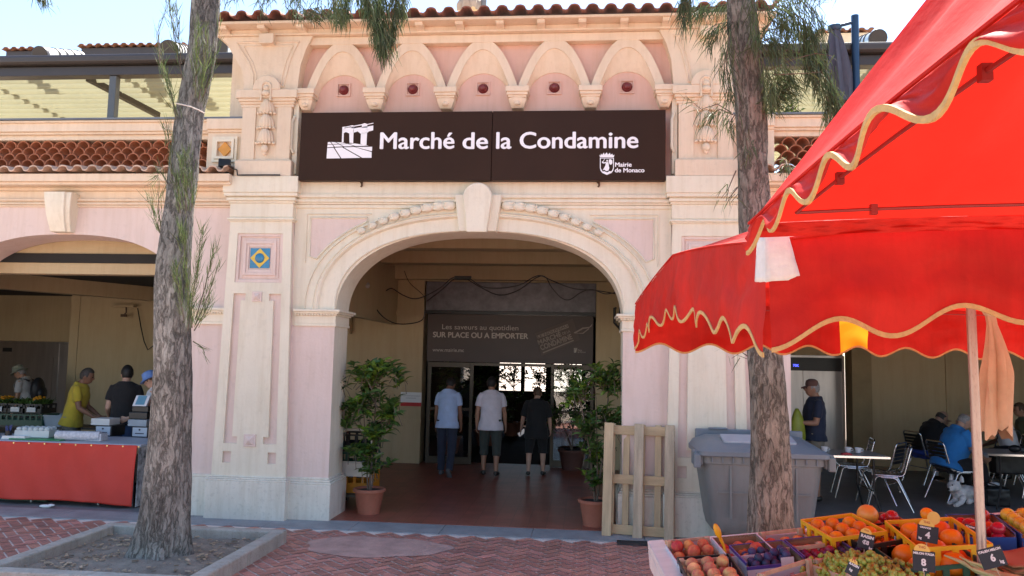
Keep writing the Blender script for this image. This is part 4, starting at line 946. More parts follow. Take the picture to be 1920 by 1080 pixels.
pts = [at(330, 194, -2.24), at(342, 196, -2.27), at(358, 200, -2.27), at(372, 206, -2.25), at(383, 212, -2.2)]; b.tube(pts, .006, n=6); tag(b.build('cord', mat('pale_cord', (.55, .5, .45), .7)), 'thin pale cord tied round the left trunk high up', 'cord')
# ---- right tree
TR = thing('casuarina_tree', 'brown trunked casuarina rising behind the fruit stand in front of the grey bin', 'tree', (1.56, -2.1, 0)); OR2 = Matrix.Translation((-1.56, 2.1, 0))
tabR = [(1.56, 0, .21), (1.553, .3, .195), (1.55, .566, .186), (1.55, .913, .172), (1.543, 1.35, .163), (1.537, 1.79, .157), (1.515, 2.47, .147), (1.467, 3.157, .134), (1.434, 3.62, .128), (1.42, 4.1, .132), (1.389, 4.34, .134), (1.36, 4.58, .138), (1.32, 5.06, .122), (1.25, 6.4, .10), (1.2, 8, .05)]
trunk(tabR, -2.1, 4.1, BARK2, TR, OR2, .08, .93)
b = MB(); tw = MB(); cols = []
dk = dict(rg=rg, base=(.8, .85, .9))
for pix, n_, Yq in (([(1400, -10), (1380, 35), (1352, 55), (1325, 75)], 190, -2.2), ([(1375, 40), (1345, 45), (1318, 60)], 120, -2.1), ([(1368, 60), (1362, 110), (1366, 160), (1370, 185)], 180, -2.35), ([(1366, 80), (1358, 120), (1360, 150)], 90, -2.3), ([(1290, -30), (1284, 5), (1282, 40)], 200, -2.4), ([(1300, -30), (1292, 0), (1285, 30)], 120, -2.4),
        ([(1380, 5), (1340, 12), (1290, 16)], 180, -1.7), ([(1375, 10), (1330, 18), (1300, 22)], 160, -1.6), ([(1370, 210), (1345, 195), (1315, 205), (1285, 180)], 60, -2.25), ([(1375, 215), (1350, 205), (1330, 215), (1320, 225)], 100, -2.25), ([(1378, 215), (1368, 230), (1372, 250)], 90, -2.3),
        ([(1420, 20), (1470, 10), (1510, 40), (1530, 75)], 380, -2.3), ([(1425, 0), (1480, -15), (1525, 20), (1545, 60)], 300, -2.2), ([(1430, 60), (1455, 30), (1475, 50), (1480, 95)], 330, -2.35), ([(1425, 80), (1450, 70), (1462, 110)], 260, -2.4), ([(1480, 20), (1500, 60), (1512, 105), (1520, 140)], 420, -2.1), ([(1505, 40), (1522, 90), (1528, 140), (1545, 175)], 420, -2.05), ([(1530, 75), (1536, 120), (1552, 170), (1566, 205)], 380, -2.0), ([(1545, 120), (1560, 165), (1572, 195), (1578, 215)], 280, -2.0), ([(1550, 180), (1560, 205), (1556, 235)], 220, -2.05),
        ([(1436, 190), (1450, 160), (1470, 150), (1495, 150)], 260, -2.2), ([(1436, 200), (1455, 180), (1480, 165)], 300, -2.2), ([(1430, 110), (1440, 150), (1446, 185)], 200, -2.35), ([(1445, 130), (1490, 110), (1530, 100), (1560, 105)], 50, -2.3), ([(1450, 140), (1500, 138), (1540, 135)], 40, -2.3),
        ([(1440, 150), (1462, 128), (1488, 140)], 200, -2.2), ([(1380, 320), (1365, 355), (1352, 372)], 24, -2.2), ([(1384, 350), (1368, 370), (1362, 385)], 24, -2.2), ([(1455, 320), (1470, 300), (1480, 320)], 40, -2.2), ([(1462, 330), (1475, 310), (1488, 325)], 40, -2.2), ([(1402, 668), (1390, 660), (1372, 672)], 16, -2.25), ([(1560, 0), (1545, -10), (1520, -10)], 60, -2.0), ([(1620, -40), (1560, -25), (1500, -10)], 110, -2.1), ([(1410, -20), (1415, 40), (1418, 90)], 200, -2.4), ([(1398, 250), (1402, 280), (1404, 300)], 50, -2.36)):
    sprig(b, tw, cols, pix, Yq, int(n_*.62), .19 if n_ > 90 else .13, .6 if n_ > 60 else .3, .30, **(dk if rg.random() < .6 else kw))
crown(tw, b, cols, Vector((1.28, -2.1, 5.9)), 8.6, 1.3, 15, rg)
o = b.build('crown', NEEDLE, TR, M=OR2); face_colors(o, cols); tw.build('twigs', TWIG, TR, M=OR2)

# ---------------------------------------------------------------- leafy pot plants
LEAF = mat('glossy_leaf', (.085, .155, .035), .36, .25, 6, trans=.25, attr='tint')
POT = mat('terracotta_pot', (.36, .125, .075), .75, .12, 4, .1, 40, speck=.1); SOIL = mat('potting_soil', (.03, .022, .016), .95)
def leaf(b, cols, p, d, l, w_, rg, tint):
    d = d.normalized(); s_ = d.cross(Vector((rg.gauss(0, .4), rg.gauss(0, .4), 1))); s_ = s_.normalized() if s_.length > 1e-4 else d.orthogonal().normalized(); nrm = s_.cross(d)
    v = []
    for t, ww, h in ((0, .12, 0), (.3, .9, .04), (.6, .95, .03), (1, .05, -.10)): 
        c = p+d*l*t+nrm*l*h; v += [c-s_*w_*ww+nrm*w_*.35*ww, c, c+s_*w_*ww+nrm*w_*.35*ww]
    fs = []
    for k in range(3): fs += [(3*k, 3*k+1, 3*k+4, 3*k+3), (3*k+1, 3*k+2, 3*k+5, 3*k+4)]
    b.add(v, fs); cols += [tint]*6
def pot_plant(loc, pot_h, pot_r, blobs, stems, lab, seed, nleaf=700, lsz=.095, potm=POT, group='potted shrubs in the entrance'):
    rg = random.Random(seed); t = thing('potted_plant', lab, 'plant', loc, group=group)
    m = MB(); m.lathe([(pot_r*.70, 0), (pot_r*.72, .02), (pot_r*.93, pot_h*.86), (pot_r*.94, pot_h*.87), (pot_r*1.04, pot_h*.88), (pot_r*1.05, pot_h*.985), (pot_r*1.0, pot_h), (pot_r*.92, pot_h), (pot_r*.90, pot_h*.9), (0.005, pot_h*.9)], 36); pt = m.build('pot', potm, t, smooth=40)
    m = MB(); m.lathe([(pot_r*.89, pot_h*.89), (pot_r*.89, pot_h*.91), (pot_r*.4, pot_h*.925), (.004, pot_h*.93)], 20); m.build('soil', SOIL, pt)
    m = MB()
    for pts, r in stems: m.tube([Vector(p) for p in pts], [r*(1-.65*i/(len(pts)-1)) for i in range(len(pts))], n=7)
    b = MB(); cols = []; tot = sum(r[3] for r in blobs)
    for bx, by, bz, wgt, rx, rz_ in blobs:
        n_ = int(nleaf*wgt/tot); tips = []
        for k in range(max(4, n_//8)):
            while True:
                u = Vector((rg.uniform(-1, 1), rg.uniform(-1, 1), rg.uniform(-1, 1)))
                if u.length < 1: break
            u = u*(.4+.6*u.length)
            c = Vector((bx+u.x*rx, by+u.y*rx, bz+u.z*rz_)); tips.append(c)
            st = Vector((bx*.6, by*.6, bz-rz_*.6)) if rg.random() < .5 else c+Vector((rg.gauss(0, .06), rg.gauss(0, .06), -.16))
            m.tube([st, (st+c)/2+Vector((0, 0, .02)), c], [.005, .004, .002], n=4)
            out = (c-Vector((bx, by, bz-.1))).normalized()
            young = rg.random() < .25
            for q in range(8):
                a = q*2.4; d = (out*.5+Vector((math.cos(a), math.sin(a), rg.uniform(-.35, .75)))).normalized()
                g_ = rg.uniform(.55, 1.25); tint = (1.9*g_, 1.7*g_, .9*g_) if young else (g_*rg.uniform(.8, 1.2), g_, g_)
                leaf(b, cols, c-out*.02*q, d, lsz*rg.uniform(.6, 1.15), lsz*.19, rg, tint)
    m.build('stem', TWIG, t, smooth=50); o = b.build('leaves', LEAF, t); face_colors(o, cols); return t
c = atz(691, 962, .01)
pot_plant((c.x, c.y, .012), .29, .185, [(-.02, 0, 1.62, 3.0, .31, .27), (-.16, 0, 1.32, 2.0, .25, .22), (.16, .05, 1.22, 1.5, .20, .28), (.05, 0, .98, 1.0, .20, .2), (-.06, 0, .74, 1.4, .27, .15), (.04, 0, .54, .6, .22, .10), (-.42, -.05, 1.52, .40, .09, .11), (-.30, 0, 1.12, .4, .10, .15), (.30, .1, 1.62, .3, .09, .14)],
          [([(0, 0, .26), (.02, .01, .8), (.04, 0, 1.3), (.05, 0, 1.75)], .014), ([(.02, 0, .26), (.10, .03, .9), (.2, .05, 1.4)], .010), ([(-.02, 0, .26), (-.06, 0, .8), (-.14, 0, 1.45)], .010)], 'bushy glossy shrub in a terracotta pot beside the left jamb of the big arch', 21, 1150, .145)
c = atz(1115, 985, .01)
pot_plant((c.x, c.y, .012), .29, .185, [(.12, .1, 1.65, 2.6, .27, .22), (-.22, 0, 1.52, 1.8, .20, .24), (.16, .1, 1.22, 1.8, .28, .26), (-.1, 0, 1.12, 1.2, .2, .22), (0, .05, .82, 1.5, .26, .18), (-.02, 0, .55, .9, .2, .14)],
          [([(0, 0, .26), (-.06, .0, .8), (-.16, 0, 1.3), (-.24, 0, 1.75)], .013), ([(.02, 0, .26), (.10, .03, .9), (.16, .05, 1.75)], .013), ([(.03, 0, .26), (.02, 0, .8), (.0, 0, 1.45)], .010)], 'tall shrub in a terracotta pot half hidden behind the wooden pallet', 22, 1150, .12)
c = atz(1072, 880, .01)
pot_plant((c.x, c.y, .012), .34, .24, [(0, 0, 1.45, 2, .40, .45), (-.35, 0, .9, 1.2, .3, .3), (.1, 0, .95, 1, .35, .3)], [([(0, 0, .3), (.02, .01, .9), (.04, 0, 1.6)], .015), ([(0, 0, .3), (-.15, .01, .7), (-.3, 0, 1.0)], .01)], 'dark shaggy shrub in a brown pot farther inside beside the right glazed door', 23, 750, .09, mat('dark_brown_pot', (.10, .04, .03), .7))
for k, (px, Yq, hh, sd) in enumerate(((845, 6.6, 1.6, 31), (912, 8.2, 1.5, 32), (962, 10.5, 1.42, 33), (1010, 10.8, 1.48, 34), (1068, 8.5, 1.6, 35))):
    x = at(px, 720, Yq).x
    pot_plant((x, Yq, .01), .34, .24, [(0, 0, hh, 2.2, .55, .40), (.1, 0, hh-.55, 1.2, .45, .35), (-.1, 0, hh-.95, 1.0, .4, .3)], [([(0, 0, .3), (.02, .01, .9), (.04, 0, hh)], .015)],
              ['dark leafy shrub inside the hall behind the left glazed door', 'dark shrub in the hall just inside the open doorway, left of the bright windows', 'dark shrub silhouetted under the left of two bright hall windows', 'dark shrub silhouetted under the right of two bright hall windows', 'dark shrub behind the right glazed door'][k], sd, 520, .12, POT, 'shrubs inside the dark hall')
# bush on the right terrace
c = at(1472, 205, .75)
t = pot_plant((c.x, .78, 3.75), .3, .2, [(0, 0, 1.18, 2, .30, .22), (.1, 0, .98, 1, .3, .2)], [([(0, 0, .26), (0, 0, 1.2)], .012)], 'round green bush behind the right parapet, beside the trunk', 41, 500, .07, group=None)
# ---------------------------------------------------------------- people
def skin(name, c): return mat(name, c, .55, .12, 7, .05, 60)
SK1 = skin('tanned_skin', (.36, .19, .12)); SK2 = skin('fair_skin', (.48, .29, .21)); SK3 = skin('brown_skin', (.24, .12, .075))
def cloth(name, c, var=.12, b_=.25, **k): return mat(name, c, .85, var, 6, b_, 18, sheen=.1, **k)
PENDING = []
def solid(mb, mats, name, parent, voxel=.010, smooth_it=4, wr=0.0, seed=0.0, M=None):
    # one continuous surface from overlapping lofts; all of them are evaluated together at the end of the script
    o = mb.build(name, mats, parent)
    r_ = o.modifiers.new('r', 'REMESH'); r_.mode = 'VOXEL'; r_.voxel_size = voxel
    s_ = o.modifiers.new('s', 'SMOOTH'); s_.factor = .5; s_.iterations = smooth_it
    PENDING.append((o, wr, seed)); return o
def finish_solids():
    dg = bpy.context.evaluated_depsgraph_get(); dg.update()
    new = [bpy.data.meshes.new_from_object(o.evaluated_get(dg)) for o, _, _ in PENDING]
    for (o, wr, seed), me in zip(PENDING, new):
        old = o.data; o.modifiers.clear(); o.data = me; me.name = o.name
        if wr:
            n_ = len(me.vertices); co_ = np.empty(n_*3, np.float32); no_ = np.empty(n_*3, np.float32)
            me.vertices.foreach_get('co', co_); me.vertex_normals.foreach_get('vector', no_)
            f = np.array([noise.noise(Vector((x*7+seed, y*7, z*11)))+.5*noise.noise(Vector((x*17, y*17+seed, z*24))) for x, y, z in co_.reshape(-1, 3)], np.float32)
            me.vertices.foreach_set('co', (co_.reshape(-1, 3)+no_.reshape(-1, 3)*(f*wr)[:, None]).ravel()); me.update()
        me.polygons.foreach_set('use_smooth', [True]*len(me.polygons))
def loft(mb, pts, rad, n=18, side=Vector((1, 0, 0)), sq=2.0):
    pts = [Vector(p) for p in pts]; K = len(pts); rg = []
    for i, p in enumerate(pts):
        t = (pts[min(i+1, K-1)]-pts[max(i-1, 0)]).normalized()
        s_ = side-t*side.dot(t); s_ = s_.normalized() if s_.length > .15 else (Vector((0, 1, 0))-t*t.y).normalized()
        f = t.cross(s_); rx, ry = rad[i] if isinstance(rad[i], tuple) else (rad[i], rad[i])
        q = []
        for j in range(n):
            a = 2*math.pi*j/n; c, s2 = math.cos(a), math.sin(a)
            q.append(p+s_*rx*math.copysign(abs(c)**(2/sq), c)+f*ry*math.copysign(abs(s2)**(2/sq), s2))
        rg.append(q)
    mb.rings(rg); e0 = rad[0] if isinstance(rad[0], tuple) else (rad[0], rad[0]); e1 = rad[-1] if isinstance(rad[-1], tuple) else (rad[-1], rad[-1])
    return mb
def interp(pts, rad, k=4):
    P, Q = [], []
    for i in range(len(pts)-1):
        for j in range(k):
            t = j/k; P.append(Vector(pts[i]).lerp(Vector(pts[i+1]), t)); a, c = rad[i], rad[i+1]
            tt = t*t*(3-2*t); Q.append((a[0]+(c[0]-a[0])*tt, a[1]+(c[1]-a[1])*tt))
    P.append(Vector(pts[-1])); Q.append(rad[-1]); return P, Q
DOWN = Vector((0, 0, -1))
def person(label, loc, rz, H=1.74, skinm=SK1, hairm=None, hairk='short', shirt=None, trous=None, trlen=1.0, slv=.62, shoes=None, pelvis=None, lean=0, twist=0, head=(0, 0), girth=1.0, belly=0.0,
           armL=((-.12, .02, -1), (-.05, .12, -1)), armR=((.12, .02, -1), (.05, .12, -1)), legL=((-.03, .02, -1), (0, -.03, -1)), legR=((.03, .02, -1), (0, -.03, -1)), footL=None, footR=None, hem=.06, dress=False, hat=None, hatm=None, group=None, socks=None, curl=.9):
    k = H/1.75
    t = thing('person', label, 'person', loc, rz, group)
    pel = Vector((0, 0, .93*k)) if pelvis is None else Vector(pelvis)
    Rl = Matrix.Rotation(-R(lean), 3, 'X') @ Matrix.Rotation(R(twist), 3, 'Z')
    def T(x, y, z): return pel+Rl @ Vector((x*k, y*k, z*k))
    g = girth
    tor_p = [T(0, 0, -.10), T(0, 0, -.02), T(0, -.005+belly*.3, .09), T(0, .005+belly*.4, .22), T(0, .01, .36), T(0, 0, .47), T(0, -.005, .525), T(0, .0, .56)]
    tor_r = [(.11*k*g, .085*k*g), (.165*k*g, .115*k*g), (.150*k*g, (.108+belly*.5)*k*g), (.150*k*g, (.112+belly*.6)*k*g), (.172*k*g, .118*k*g), (.168*k, .095*k), (.10*k, .065*k), (.058*k, .058*k)]
    TP, TR_ = interp(tor_p, tor_r, 4)
    side = Rl @ Vector((1, 0, 0))
    body = MB(); loft(body, TP, TR_, side=side)
    neck = T(0, .005, .55); hd = neck+Rl @ (Matrix.Rotation(-R(head[0]), 3, 'X') @ Vector((0, .035*k, .125*k)))
    Hm = Matrix.Rotation(R(rz)*0, 3, 'Z') @ (Rl @ Matrix.Rotation(R(head[1]), 3, 'Z') @ Matrix.Rotation(-R(head[0]), 3, 'X'))
    for s in (-1, 1): loft(body, [T(0, 0, .50), T(s*.10, 0, .472), T(s*.15, 0, .45)], [.05*k, .044*k, .042*k], side=Vector((0, 1, 0)))
    loft(body, [T(0, 0, .50), neck, neck.lerp(hd, .8)], [.062*k, .056*k, .058*k])
    body.ball(hd, k, (.077, .096, .115), 18, 14, M=Hm)
    body.ball(hd+Hm @ Vector((0, .022, -.058))*k, k, (.058, .070, .066), 14, 10, M=Hm)
    body.ball(hd+Hm @ Vector((0, .100, -.022))*k, k, (.013, .020, .024), 8, 6, M=Hm)
    body.ball(hd+Hm @ Vector((0, .088, -.070))*k, k, (.024, .012, .009), 8, 6, M=Hm)
    body.ball(hd+Hm @ Vector((0, .080, .018))*k, k, (.052, .018, .010), 8, 6, M=Hm)
    for s in (-1, 1): body.ball(hd+Hm @ Vector((s*.078, -.004, -.012))*k, k, (.010, .022, .034), 8, 8, M=Hm)
    sl = MB(); tr = MB(); shs = []; sk_ = []
    ends = {}
    for s, arm in ((-1, armL), (1, armR)):
        sh = T(s*.172*(.5+.5*g), 0, .458); d1 = Vector(arm[0]).normalized(); d2 = Vector(arm[1]).normalized()
        el = sh+d1*.285*k; wr = el+d2*.25*k
        P, Q = interp([sh-d1*.03*k, sh+d1*.08*k, sh+d1*.18*k, el, el+d2*.08*k, wr], [(.044*k*g, .046*k*g), (.048*k*g, .050*k*g), (.045*k*g, .047*k*g), (.039*k, .039*k), (.041*k, .040*k), (.027*k, .024*k)], 3)
        loft(body, P, Q, 14)
        # hand: palm, four fingers, thumb
        f_ = d2; up = side*s-f_*f_.dot(side*s); up = up.normalized() if up.length > .2 else f_.orthogonal().normalized()
        thumbdir = Vector((0, 1, 0))-f_*f_.y; thumbdir = thumbdir.normalized() if thumbdir.length > .2 else Vector((0, 0, 1))
        nrm = f_.cross(thumbdir).normalized()
        if nrm.dot(up) > 0: nrm = -nrm                  # palm faces the body
        loft(body, [wr, wr+f_*.035*k, wr+f_*.085*k], [(.028*k, .020*k), (.038*k, .017*k), (.039*k, .014*k)], 12, side=thumbdir)
        for q in range(4):
            b0 = wr+f_*.082*k+thumbdir*(.029-.0195*q)*k; ln = (.070, .078, .073, .058)[q]*k
            a1 = .35*curl; c1 = b0+(f_*math.cos(a1)+nrm*math.sin(a1))*ln*.45; a2 = .95*curl; c2 = c1+(f_*math.cos(a2)+nrm*math.sin(a2))*ln*.32; a3 = 1.4*curl; c3 = c2+(f_*math.cos(a3)+nrm*math.sin(a3))*ln*.25
            body.tube([b0, c1, c2, c3], [.0098*k, .0090*k, .0084*k, .0065*k], n=8)
        tb = wr+f_*.03*k+thumbdir*.030*k; t1 = tb+(f_*.75+thumbdir*.65).normalized()*.04*k; t2 = t1+(f_*.95+nrm*.35+thumbdir*.1).normalized()*.03*k
        body.tube([tb-thumbdir*.012*k, tb, t1, t2], [.013*k, .012*k, .0105*k, .008*k], n=8)
        ends['R' if s > 0 else 'L'] = (wr+f_*.08*k, nrm, f_)
        if slv: loft(sl, *interp([sh-d1*.035*k-Vector((s*.02*k, 0, 0)), sh+d1*.06*k, sh+d1*.285*k*slv], [(.058*k*g, .060*k*g), (.066*k*g, .066*k*g), (.067*k*g, .063*k*g)], 3), 16); loft(sl, [T(0, 0, .50), T(s*.10, 0, .478), sh+Vector((0, 0, -.01*k))], [(.066*k, .072*k), (.060*k, .062*k), (.056*k, .056*k)], 14, side=Vector((0, 1, 0)))
    for s, leg, ft in ((-1, legL, footL), (1, legR, footR)):
        hp = pel+Vector((s*.088*k*g, 0, -.03*k)); d1 = Vector(leg[0]).normalized(); d2 = Vector(leg[1]).normalized()
        kn = hp+d1*.42*k; an = kn+d2*.40*k
        P, Q = interp([hp-d1*.06*k, hp+d1*.06*k, hp+d1*.22*k, kn, kn+d2*.12*k, kn+d2*.27*k, an], [(.085*k*g, .095*k*g), (.088*k*g, .095*k*g), (.074*k*g, .080*k*g), (.056*k, .056*k), (.056*k, .060*k), (.044*k, .045*k), (.034*k, .038*k)], 3)
        loft(body, P, Q, 16)
        fd = Vector(ft).normalized() if ft else Vector((s*.12, 1, -.02)).normalized()
        dn = (d2-fd*d2.dot(fd)).normalized()
        heel = an+dn*.035*k-fd*.045*k
        loft(body, [heel, an+dn*.03*k, an+dn*.045*k+fd*.09*k, an+dn*.055*k+fd*.155*k], [(.030*k, .034*k), (.036*k, .042*k), (.040*k, .026*k), (.030*k, .016*k)], 12)
        if shoes:
            m = MB(); loft(m, *interp([heel-fd*.016*k, heel+fd*.02*k, an+dn*.040*k+fd*.03*k, an+dn*.048*k+fd*.10*k, an+dn*.055*k+fd*.165*k, an+dn*.058*k+fd*.195*k], [(.028*k, .036*k), (.040*k, .046*k), (.043*k, .042*k), (.049*k, .033*k), (.044*k, .024*k), (.022*k, .014*k)], 3), 14); shs.append(m)
        if socks: m = MB(); loft(m, [an-d2*.10*k, an+dn*.01*k], [(.043*k, .046*k), (.045*k, .05*k)], 14); sk_.append(m)
        if trous and not dress:
            L_ = trlen; pts = [hp-d1*.07*k, hp+d1*.06*k, hp+d1*.22*k, kn]; rr = [(.100*k*g, .112*k*g), (.104*k*g, .112*k*g), (.090*k*g, .097*k*g), (.078*k, .080*k)]
            if L_ > .6: pts += [kn+d2*.15*k, an-d2*.0*k if L_ >= 1 else kn+d2*.40*k*(L_-.5)*2]; rr += [(.070*k, .073*k), (.063*k, .066*k) if L_ >= 1 else (.082*k, .084*k)]
            elif L_ > .5: pts += [kn+d2*.06*k]; rr += [(.083*k, .085*k)]
            loft(tr, *interp(pts, rr, 3), 18)
    bo = solid(body, skinm, 'body', t, .0095*k)
    # eyes
    m = MB()
    for s in (-1, 1): m.ball(hd+Hm @ Vector((s*.031, .083, .002))*k, .010*k, nu=8, nv=6)
    m.build('eyes', mat('dark_eye', (.02, .015, .012), .2), bo, smooth=180)
    if trous and not dress:
        loft(tr, *interp([T(0, 0, -.13), T(0, 0, -.02), T(0, belly*.3, .06), T(0, belly*.35, .09)], [(.125*k*g, .105*k*g), (.178*k*g, .128*k*g), (.166*k*g, (.120+belly*.5)*k*g), (.158*k*g, (.114+belly*.5)*k*g)], 3), 20, side=side)
        solid(tr, trous, 'trousers', t, .011*k, 4, .0045, 3.0)
    if shirt:
        if dress:
            d1, d2 = Vector(legL[0]).normalized(), 0
            P, Q = interp([T(0, 0, -.52), T(0, 0, -.30), T(0, 0, -.02)], [(.235*k*g, .17*k*g), (.215*k*g, .165*k*g), (.198*k*g, .15*k*g)], 5)
        else: P, Q = interp([T(0, 0, -hem-.02), T(0, 0, -.02)], [(.218*k*g, .170*k*g), (.208*k*g, (.156+belly*.3)*k*g)], 4)
        P2, Q2 = [], []
        for p, q in list(zip(TP, TR_))[5:-1]: P2.append(p); Q2.append((q[0]+.030*k, q[1]+.030*k))
        loft(sl, P+P2, Q+Q2, 22, side=side)
        loft(sl, [T(0, 0, .49), T(0, .003, .55)], [.088*k, .070*k], 16)
        solid(sl, shirt, 'shirt' if not dress else 'tunic', t, .011*k, 5, .006, 1.7)
    for i, m in enumerate(shs): solid(m, shoes, 'shoe', t, .008, 3)
    for i, m in enumerate(sk_): m.build('sock', socks, t, smooth=60)
    if hairm:
        m = MB(); m.ball(hd+Hm @ Vector((0, -.004, .006))*k, k, (.085, .104, .122), 26, 20, M=Hm)
        inv = Hm.inverted(); nv_ = []
        for v in m.v:
            d = inv @ ((Vector(v)-hd)/k); a = d.y/.1; z = d.z/.115; face = False
            if hairk == 'bald': face = z > .35 or (a > .15 and z > -2) or z < -.55
            elif hairk == 'thin': face = (a > .05 and z < .75) or z < -.45 or (z > .70)
            else: face = (a > .25 and z < .55) or (a > -.35 and z < -.15) or z < (-.62 if hairk == 'short' else -.95)
            f = .86 if face else 1+.03*noise.noise(d*60)
            nv_.append(tuple(hd+(Vector(v)-hd)*f))
        m.v = nv_; m.build('hair', hairm, bo, smooth=180)
    if hat == 'bucket':
        m = MB(); Mh = Matrix.Translation(hd+Hm @ Vector((0, 0, .03))*k) @ Hm.to_4x4()
        m.lathe([(.155*k, -.025*k), (.15*k, -.018*k), (.098*k, .012*k), (.094*k, .05*k), (.085*k, .088*k), (.05*k, .105*k), (.002, .108*k)], 26, M=Mh); m.build('hat', hatm, t, smooth=50)
    elif hat == 'cap':
        m = MB(); Mh = Matrix.Translation(hd+Hm @ Vector((0, 0, .028))*k) @ Hm.to_4x4()
        m.lathe([(.090*k, 0), (.092*k, .03*k), (.080*k, .075*k), (.045*k, .098*k), (.002, .103*k)], 24, M=Mh)
        rgp = [[tuple(Mh @ Vector((.075*k*math.cos(a)*(1-.12*q), (.055+.075*q+(.02*math.sin(a)))*k, (.006-.02*q-.03*q*math.cos(a)**2)*k))) for a in [math.pi*i/12 for i in range(13)]] for q in (0, .5, 1)]
        m.rings(rgp, closed=False, caps=False); m.build('cap', hatm, t, smooth=50)
    t2 = {'root': t, 'ends': ends, 'head': hd, 'T': T, 'k': k, 'H': Hm}
    return t2
HB = mat('black_hair', (.012, .010, .009), .6, .3, 50); HG = mat('grey_hair', (.28, .27, .26), .6, .3, 50); HD = mat('dark_grey_hair', (.05, .045, .04), .6, .4, 50); HBr = mat('brown_hair', (.07, .04, .022), .6, .3, 50)
LEATH = mat('dark_shoe_leather', (.02, .017, .015), .4); GREYSH = mat('grey_shoe', (.10, .10, .105), .7)
c = at(835, 893, 3.63)
WALK = 'people walking into the market'
Z0 = .014
x = atz(836, 893, 0)
person('man in a light blue short-sleeved shirt and navy jeans walking in through the arch', (x.x, x.y, Z0), R(-4), 1.60, SK3, HB, 'short', cloth('light_blue_cotton', (.40, .54, .80)), cloth('navy_denim', (.022, .030, .055)), 1.0, .66, GREYSH, lean=5, twist=-8, head=(22, 0), hem=.10,
       armL=((-.14, -.02, -1), (-.06, .10, -1)), armR=((.14, .06, -1), (.04, .30, -1)), legL=((-.03, .10, -1), (0, -.02, -1)), legR=((.03, -.10, -1), (0, -.42, -1)), footR=(.1, .55, -.85), group=WALK)
x = atz(918, 893, 0)
person('man in a loose white shirt, dark knee-length shorts and black shoes walking in', (x.x, x.y, Z0), R(3), 1.60, SK1, HB, 'short', cloth('white_linen', (.66, .63, .70)), cloth('olive_grey_cotton', (.045, .055, .048)), .62, .70, LEATH, lean=2, twist=7, head=(6, -14), hem=.13, girth=1.06,
       armL=((-.22, -.06, -1), (-.04, .06, -1)), armR=((.20, .05, -1), (.10, .16, -1)), legL=((-.05, .14, -1), (0, -.05, -1)), legR=((.05, -.12, -1), (0, -.26, -1)), group=WALK)
x = atz(1004, 893, 0)
pr = person('woman in black top and black knee-length shorts with bare calves, holding a phone', (x.x, x.y, Z0), R(-3), 1.45, SK2, HBr, 'short', cloth('black_jersey', (.008, .008, .009)), cloth('black_cotton_shorts', (.009, .009, .010)), .56, .95, LEATH, lean=3, twist=-6, head=(14, 10), girth=1.14, hem=.20,
       armL=((-.30, -.05, -1), (-.20, .32, -1)), armR=((.26, .05, -1), (.05, .30, -1)), legL=((-.07, -.10, -1), (0, -.24, -1)), legR=((.08, .12, -1), (0, -.02, -1)), group=WALK)
e = pr['ends']['L']; m = MB(); m.box(-.035, .035, -.006, .006, -.07, .07, M=pr['root'].matrix_world.copy() if False else Matrix.Translation(e[0]+e[1]*.02) @ Matrix.Rotation(R(50), 4, 'Y'))
o = m.build('phone', mat('silver_phone', (.5, .5, .52), .3, metal=.6), bevel=.005); o.location = (x.x, x.y, Z0); o.rotation_euler = (0, 0, R(-3)); tag(o, 'small silver phone in the left hand of the woman in black', 'phone')

# left stall customers and sellers
STALLP = 'people around the book and vegetable stall'
x = at(48, 800, 4.2)
pr = person('man in a pale bucket hat and light shirt with a black rucksack behind the crates', (x.x, 4.2, 0), R(100), 1.64, SK1, HG, 'short', cloth('pale_grey_shirt', (.42, .40, .38)), cloth('grey_trousers', (.08, .08, .085)), 1, .66, LEATH, lean=10, head=(16, 0), hat='bucket', hatm=cloth('striped_green_cotton', (.14, .15, .09), .3, col2=(.36, .36, .28), stretch=(1, 1, 8)), group=STALLP)
T = pr['T']; m = MB(); m.ball(T(0, -.22, .28), 1, (.15, .11, .22), 14, 10); m.ball(T(0, -.30, .20), 1, (.12, .06, .12), 12, 8)
bk = solid(m, mat('black_nylon', (.012, .012, .014), .5, .2, 8), 'bag', None, .012); rt = pr['root']
m = MB()
for s in (-1, 1): m.tube([T(s*.10, -.14, .46), T(s*.12, .02, .535), T(s*.125, .13, .42), T(s*.14, .10, .22), T(s*.13, -.12, .12)], .018, n=6)
m.build('strap', BLACKP, bk, smooth=50)
bk.name = 'rucksack'; bk.location = rt.location; bk.rotation_euler = rt.rotation_euler; tag(bk, 'black rucksack on the back of the man in the bucket hat', 'rucksack')
x = at(136, 780, 2.0)
person('man in a yellow T-shirt and camouflage trousers, turned right, behind the stall', (x.x, 2.0, 0), R(-72), 1.66, SK3, HD, 'short', cloth('yellow_cotton', (.50, .38, .035)), cloth('camouflage_cotton', (.05, .05, .045), .2, col2=(.30, .29, .26)), 1, .66, LEATH, lean=10, head=(6, 0), hem=.09,
       armL=((-.05, .25, -1), (.1, .75, -.6)), armR=((.08, .2, -1), (-.1, .85, -.55)), group=STALLP)
x = at(232, 780, 1.75)
person('man in a black T-shirt and blue jeans with his back to the square', (x.x, 1.75, 0), R(22), 1.70, SK2, HB, 'short', cloth('black_cotton', (.008, .008, .010)), cloth('blue_denim', (.05, .09, .19)), 1, .62, LEATH, lean=1, head=(4, 12), hem=.05,
       armL=((-.16, -.05, -1), (-.05, .75, -.45)), armR=((.14, .03, -1), (.0, .7, -.5)), group=STALLP)
x = at(302, 780, 1.55)
